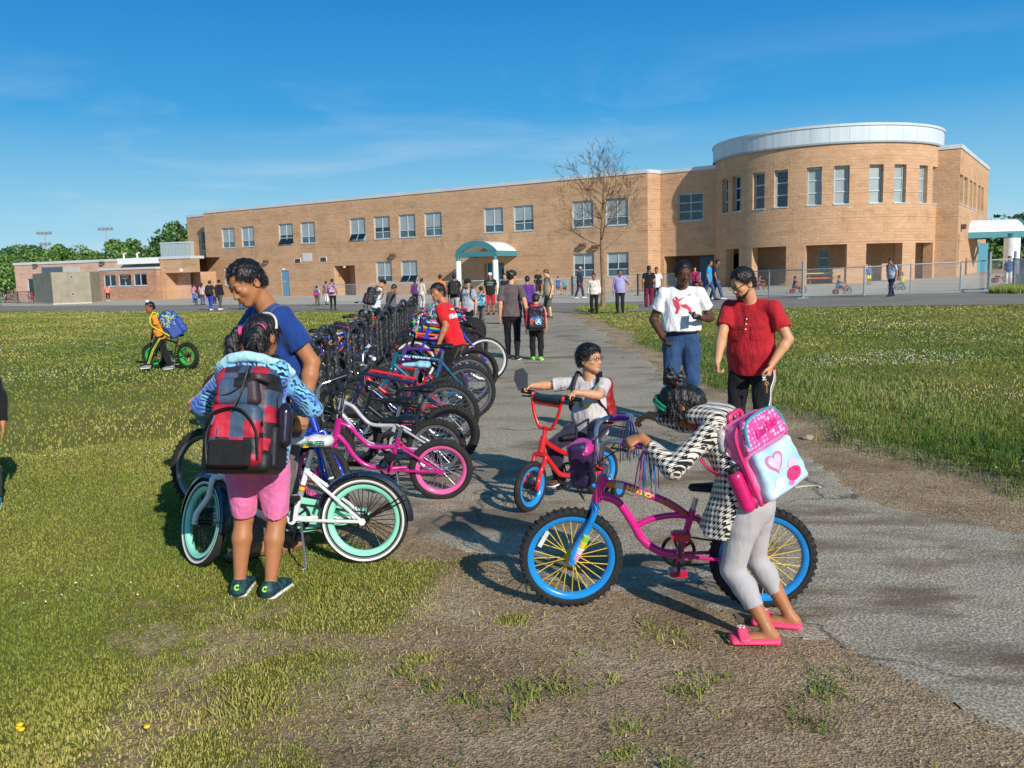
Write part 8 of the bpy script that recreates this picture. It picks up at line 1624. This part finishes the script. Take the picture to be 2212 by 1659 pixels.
while y < 21.9:
    n_ = names[i % 16]; s_ = sads[(i*3+1) % 16]; g_ = names[(i*5+3) % 16]; prev = names[(i-1) % 16]; nxt = names[(i+1) % 16]; big = R3.random() < .5
    RB('%s bike with %s saddle racked between the %s and %s bikes' % (n_, s_, prev if i else 'white rimmed', nxt if y < 21.3 else 'last'), -.62-.04*(y-10)+R3.uniform(-.16, .16), y, 'mountain' if big else R3.choice(['mountain_small', 'curvy', 'mountain_small']), n_, s_, g_, R3.choice(['steel', 'black', 'steel', n_]), R3.uniform(-7, 7), R3.uniform(-9, -1), R3.uniform(-.4, .4), .93 if big else R3.uniform(.9, 1.05), R3.choice(['riser', 'flat', 'bmx']), hb_m=rp(R3.choice(['black', 'black', 'pink', 'turquoise', 'silver'])))
    y += R3.uniform(.36, .48); i += 1
y = 9.4; j = 0; ln = ['grey', 'green', 'turquoise', 'white', 'maroon', 'blue', 'black', 'orange', 'silver', 'purple', 'navy', 'red']
while y < 22.3:
    n_ = ln[j % 12]; RB('%s bike on the lawn side of the rack%s' % (n_, ' nearest the camera' if j == 0 else ', next after the %s one' % ln[(j-1) % 12]), rkx(y)*1.-1.25+R3.uniform(-.12, .12), y, R3.choice(['mountain_small', 'mountain', 'curvy']), n_, 'black', names[(j*7+2) % 16], R3.choice(['steel', 'black', n_]), R3.uniform(-8, 8), R3.uniform(1, 8), R3.uniform(-.5, .5), .9, R3.choice(['riser', 'flat']), side=-1)
    y += R3.uniform(.75, 1.1); j += 1
wb_ = bicycle('grey bike standing on the lawn left of the man in the striped T-shirt', gnd(G(800, 716)), PI/2+.35, 'mountain', rp('grey'), cols=(RUB, BLKP, STEEL), bar='flat', lod=1, group=None, steer=.3)
# ================================================================ trees
BARK = NT('grey_brown_bark'); v = BARK.coord('Object', scale=(1, 1, .3)); BARK.base(BARK.ramp(BARK.noise(v, 14, 6), [(.3, S(92, 74, 54)), (.55, S(140, 116, 86)), (.75, S(170, 146, 110))])); BARK.set(Roughness=.95); BARK.bump(BARK.noise(v, 30, 5), .5, .02); BARK = BARK.m
TWIG = mat('twig_bark', S(84, 66, 52), .9)
def bare_tree():
    p = G(1302, 671); p = gnd(p); r = empty('bare_tree', p); tag(r, 'leafless young tree on a grass mound beside the path', 'tree'); R4 = random.Random(21); tr = MB(); br = MB(); tw = MB(); Ht = hgt_of((1302, 671), 352)
    ax = spline([(0, 0, -.1), (.02, 0, 1.2), (-.02, .02, 2.6), (.05, 0, 3.9), (.10, .03, 5.0), (.16, .02, Ht)], 6); n = len(ax); tr.tube(ax, [max(.012, .105*(1-(i/(n-1))**1.1*.92)) for i in range(n)], 10); tr.build('trunk', BARK, r)
    def grow(b, p0, d, L, rad, lev):
        m = 6; pts = [np.array(p0)]; d = nrm(d)
        for k in range(m):
            d = nrm(d+np.array([R4.uniform(-.16, .16), R4.uniform(-.16, .16), R4.uniform(-.02, .17)])); pts.append(pts[-1]+d*L/m)
        b.tube(pts, [rad*(1-.8*k/m) for k in range(m+1)], 6 if lev == 0 else 4)
        if lev < 3:
            for k in range((5, 5, 3)[lev]):
                t_ = R4.uniform(.22, .98); i0 = min(m-1, int(t_*m)); q = pts[i0]; side = nrm(np.cross(d, [R4.uniform(-1, 1), R4.uniform(-1, 1), R4.uniform(-1, 1)])); grow((br, tw, tw)[lev], q, nrm(d*.8+side*R4.uniform(.5, .95)), L*R4.uniform(.36, .58), max(.0055, rad*.5*(1-.4*t_)), lev+1)
    for k in range(18):
        h = 2.2+k*.185+R4.uniform(-.1, .1); f_ = h/Ht; a = k*2.4+R4.uniform(-.4, .4); L = (3.0 if h < 3.6 else 2.5)*(1-.62*max(0, (f_-.4)/.6))*R4.uniform(.8, 1.12); i0 = min(n-2, int((h+.1)/(Ht+.1)*n)); grow(br, ax[i0], (math.cos(a), math.sin(a), R4.uniform(.30, .75)), L, .034*(1-.5*f_), 0)
    br.build('branches', BARK, r); tw.build('twigs', TWIG, r)
bare_tree()
LEAF = NT('leaf_green'); at = LEAF.N('Attribute'); at.attribute_name = 'tone'; LEAF.base(LEAF.ramp(at.outputs['Fac'], [(.1, S(46, 78, 32)), (.5, S(84, 120, 48)), (.9, S(134, 160, 76))])); LEAF.set(Roughness=.6); LEAF = LEAF.m
def leafy(px, ytop, Y, w, label, seed, zb=0., n=7000, dark=0.):
    t_ = atY(px, ytop, Y); h = max(2.5, t_[2]-zb); r = empty('leafy_tree', (t_[0], Y, zb)); tag(r, label, 'tree', 'trees beyond the school'); g = np.random.default_rng(seed)
    b = MB(); b.tube(spline([(0, 0, -.3), (.1, 0, h*.3), (0, .1, h*.62)], 5), [.03*h*(1-.06*i) for i in range(11)], 7)
    for k in range(4): a = k*1.6; b.tube([(0, 0, h*.35), (math.cos(a)*w*.28, math.sin(a)*w*.28, h*.66)], [.014*h, .006*h], 5)
    b.build('trunk', TWIG, r)
    nb = 13; c = np.stack([g.normal(0, .23*w, nb), g.normal(0, .23*w, nb), h*(.34+.46*g.random(nb))], -1); c[:, :2] *= (1.25-.75*np.abs(c[:, 2]/h-.5))[:, None]; c[0] = (0, 0, h*.9); rr = w*g.uniform(.12, .23, nb); rr[0] = w*.13; rr = np.minimum(rr, (h-c[:, 2])*1.05+.05*w)
    i = g.integers(0, nb, n); d = g.normal(size=(n, 3)); d /= np.linalg.norm(d, axis=1)[:, None]; rad = rr[i]*g.random(n)**.4; P = c[i]+d*rad[:, None]*[1, 1, .85]; P[:, 2] = np.maximum(P[:, 2], h*.10)
    s_ = w*.0165*g.uniform(.6, 1.5, n); u = g.normal(size=(n, 3)); u /= np.linalg.norm(u, axis=1)[:, None]; v = np.cross(u, d+g.normal(0, .4, (n, 3))); v /= np.linalg.norm(v, axis=1)[:, None]+1e-9
    V = np.stack([P-u*s_[:, None], P+v*s_[:, None]*.8, P+u*s_[:, None], P-v*s_[:, None]*.8], 1).reshape(-1, 3); me = mk_mesh('crown', V, np.arange(4*n).reshape(n, 4), True)
    a_ = me.attributes.new('tone', 'FLOAT', 'POINT'); a_.data.foreach_set('value', np.repeat(np.clip(.5-dark+g.normal(0, .2, n)+.25*(g.random(nb)[i]-.5), 0, 1), 4).astype(np.float32)); link('crown', me, LEAF, r)
TL = [(2, 545, 118, 15, 'low tree at the left edge behind the annex', 0), (18, 534, 170, 22, 'broad tree with a dip beside it at the far left', .1), (38, 528, 175, 20, 'tallest rounded tree left of the first floodlight mast', .12), (62, 528, 172, 20, 'dark tree directly behind the first floodlight mast base', .16), (82, 530, 178, 20, 'dark pointed tree just left of the first mast', .16), (104, 545, 165, 18, 'lighter tree right of the first mast', .02), (128, 529, 170, 22, 'bright topped tree between the two masts', -.05), (150, 537, 175, 20, 'mid green tree right of the bright topped one', .05), (172, 546, 180, 20, 'low tree left of the second mast', .05), (195, 540, 172, 16, 'thin pale tree near the second mast', -.08), (216, 545, 178, 18, 'low pale tree behind the second mast', -.05), (246, 517, 165, 24, 'tall loose tree right of the second mast', .0), (285, 516, 168, 24, 'tall dark tree left of the roof plant box', .12), (312, 540, 172, 18, 'lower tree beside the roof plant box', .08), (376, 481, 150, 26, 'large tree rising behind the roof plant box', .1), (404, 492, 152, 20, 'bright tree touching the school left corner', -.02)]
for i, (px, yt, Y, w, lab, dk_) in enumerate(TL): leafy(px, yt+4, Y, w*.66, lab, 100+i, n=5200, dark=dk_+.06*math.sin(i*2.3))
for i, (px, yt, Y, w, lab, dk_) in enumerate([(2128, 512, 100, 9, 'small tree beside the right wing roof', .0), (2150, 520, 98, 11, 'tree behind the side canopy', .1), (2182, 500, 100, 13, 'dark tree behind the white column', .14), (2210, 470, 96, 14, 'tall dark tree at the right edge of the picture', .14), (2225, 535, 84, 10, 'low bush like tree at the right edge', .05), (2170, 556, 86, 9, 'low dark tree under the side canopy', .15)]): leafy(px, yt, Y, w, lab, 200+i, n=5200, dark=dk_+.06*math.sin(i*2.3))
# floodlight masts
for px, yt, lab, nl in ((97, 506, 'floodlight mast with two rows of lamps above the far trees', 2), (229, 497, 'floodlight mast with a single row of lamps right of the other mast', 1)):
    t_ = atY(px, yt, 185); r = empty('floodlight_mast', (t_[0], 185, 0)); tag(r, lab, 'floodlight'); MB().cyl((0, 0, 0), (0, 0, t_[2]-.2), .22, 10, .12).build('pole', mat('mast_steel', S(170, 166, 156), .5), r)
    for q in range(nl):
        z = t_[2]-q*2.3; m = MB(); m.box((0, 0, z), (2.9-q*.8, .12, .12)); m.build('crossarm', mat('mast_steel', S(170, 166, 156), .5), r)
        for x in np.linspace(-1.3+q*.4, 1.3-q*.4, 4-q): m = MB(); m.box((x, -.3, z+.25), (.5, .45, .5), rotx(.4)); m.build('lamp', mat('lamp_head', S(150, 156, 160), .4), r)
# grass mound round the foot of the tree and long grass by the right gate
def mound(cx, cy, rad, n, label, hmin, hmax):
    global grass_mask
    a = rng.uniform(0, 6.28, n); d = rad*np.sqrt(rng.random(n)); x, y = cx+d*np.cos(a), cy+d*np.sin(a); z = hgt(x, y); h = rng.uniform(hmin, hmax, n); b = rng.uniform(0, 6.28, n); w = .018; l = h*.4
    V = np.zeros((n, 3, 3)); V[:, 0] = np.stack([x-w, y, z-.02], -1); V[:, 1] = np.stack([x+w, y, z-.02], -1); V[:, 2] = np.stack([x+l*np.cos(b), y+l*np.sin(b), z+h], -1)
    me = mk_mesh('grass', V.reshape(-1, 3), np.arange(3*n).reshape(n, 3), True); t_ = me.attributes.new('tone', 'FLOAT', 'POINT'); t_.data.foreach_set('value', np.repeat(np.clip(rng.normal(.35, .2, n), 0, 1), 3).astype(np.float32)); tag(link('grass', me, GR), label, 'grass', kind='stuff')
mound(4.15, 36.6, 1.3, 4000, 'grass growing round the foot of the bare tree', .06, .18)
g_ = G(2205, 632); mound(g_[0]+.6, g_[1], 1.6, 5000, 'long grass beside the right hand gate', .1, .4)
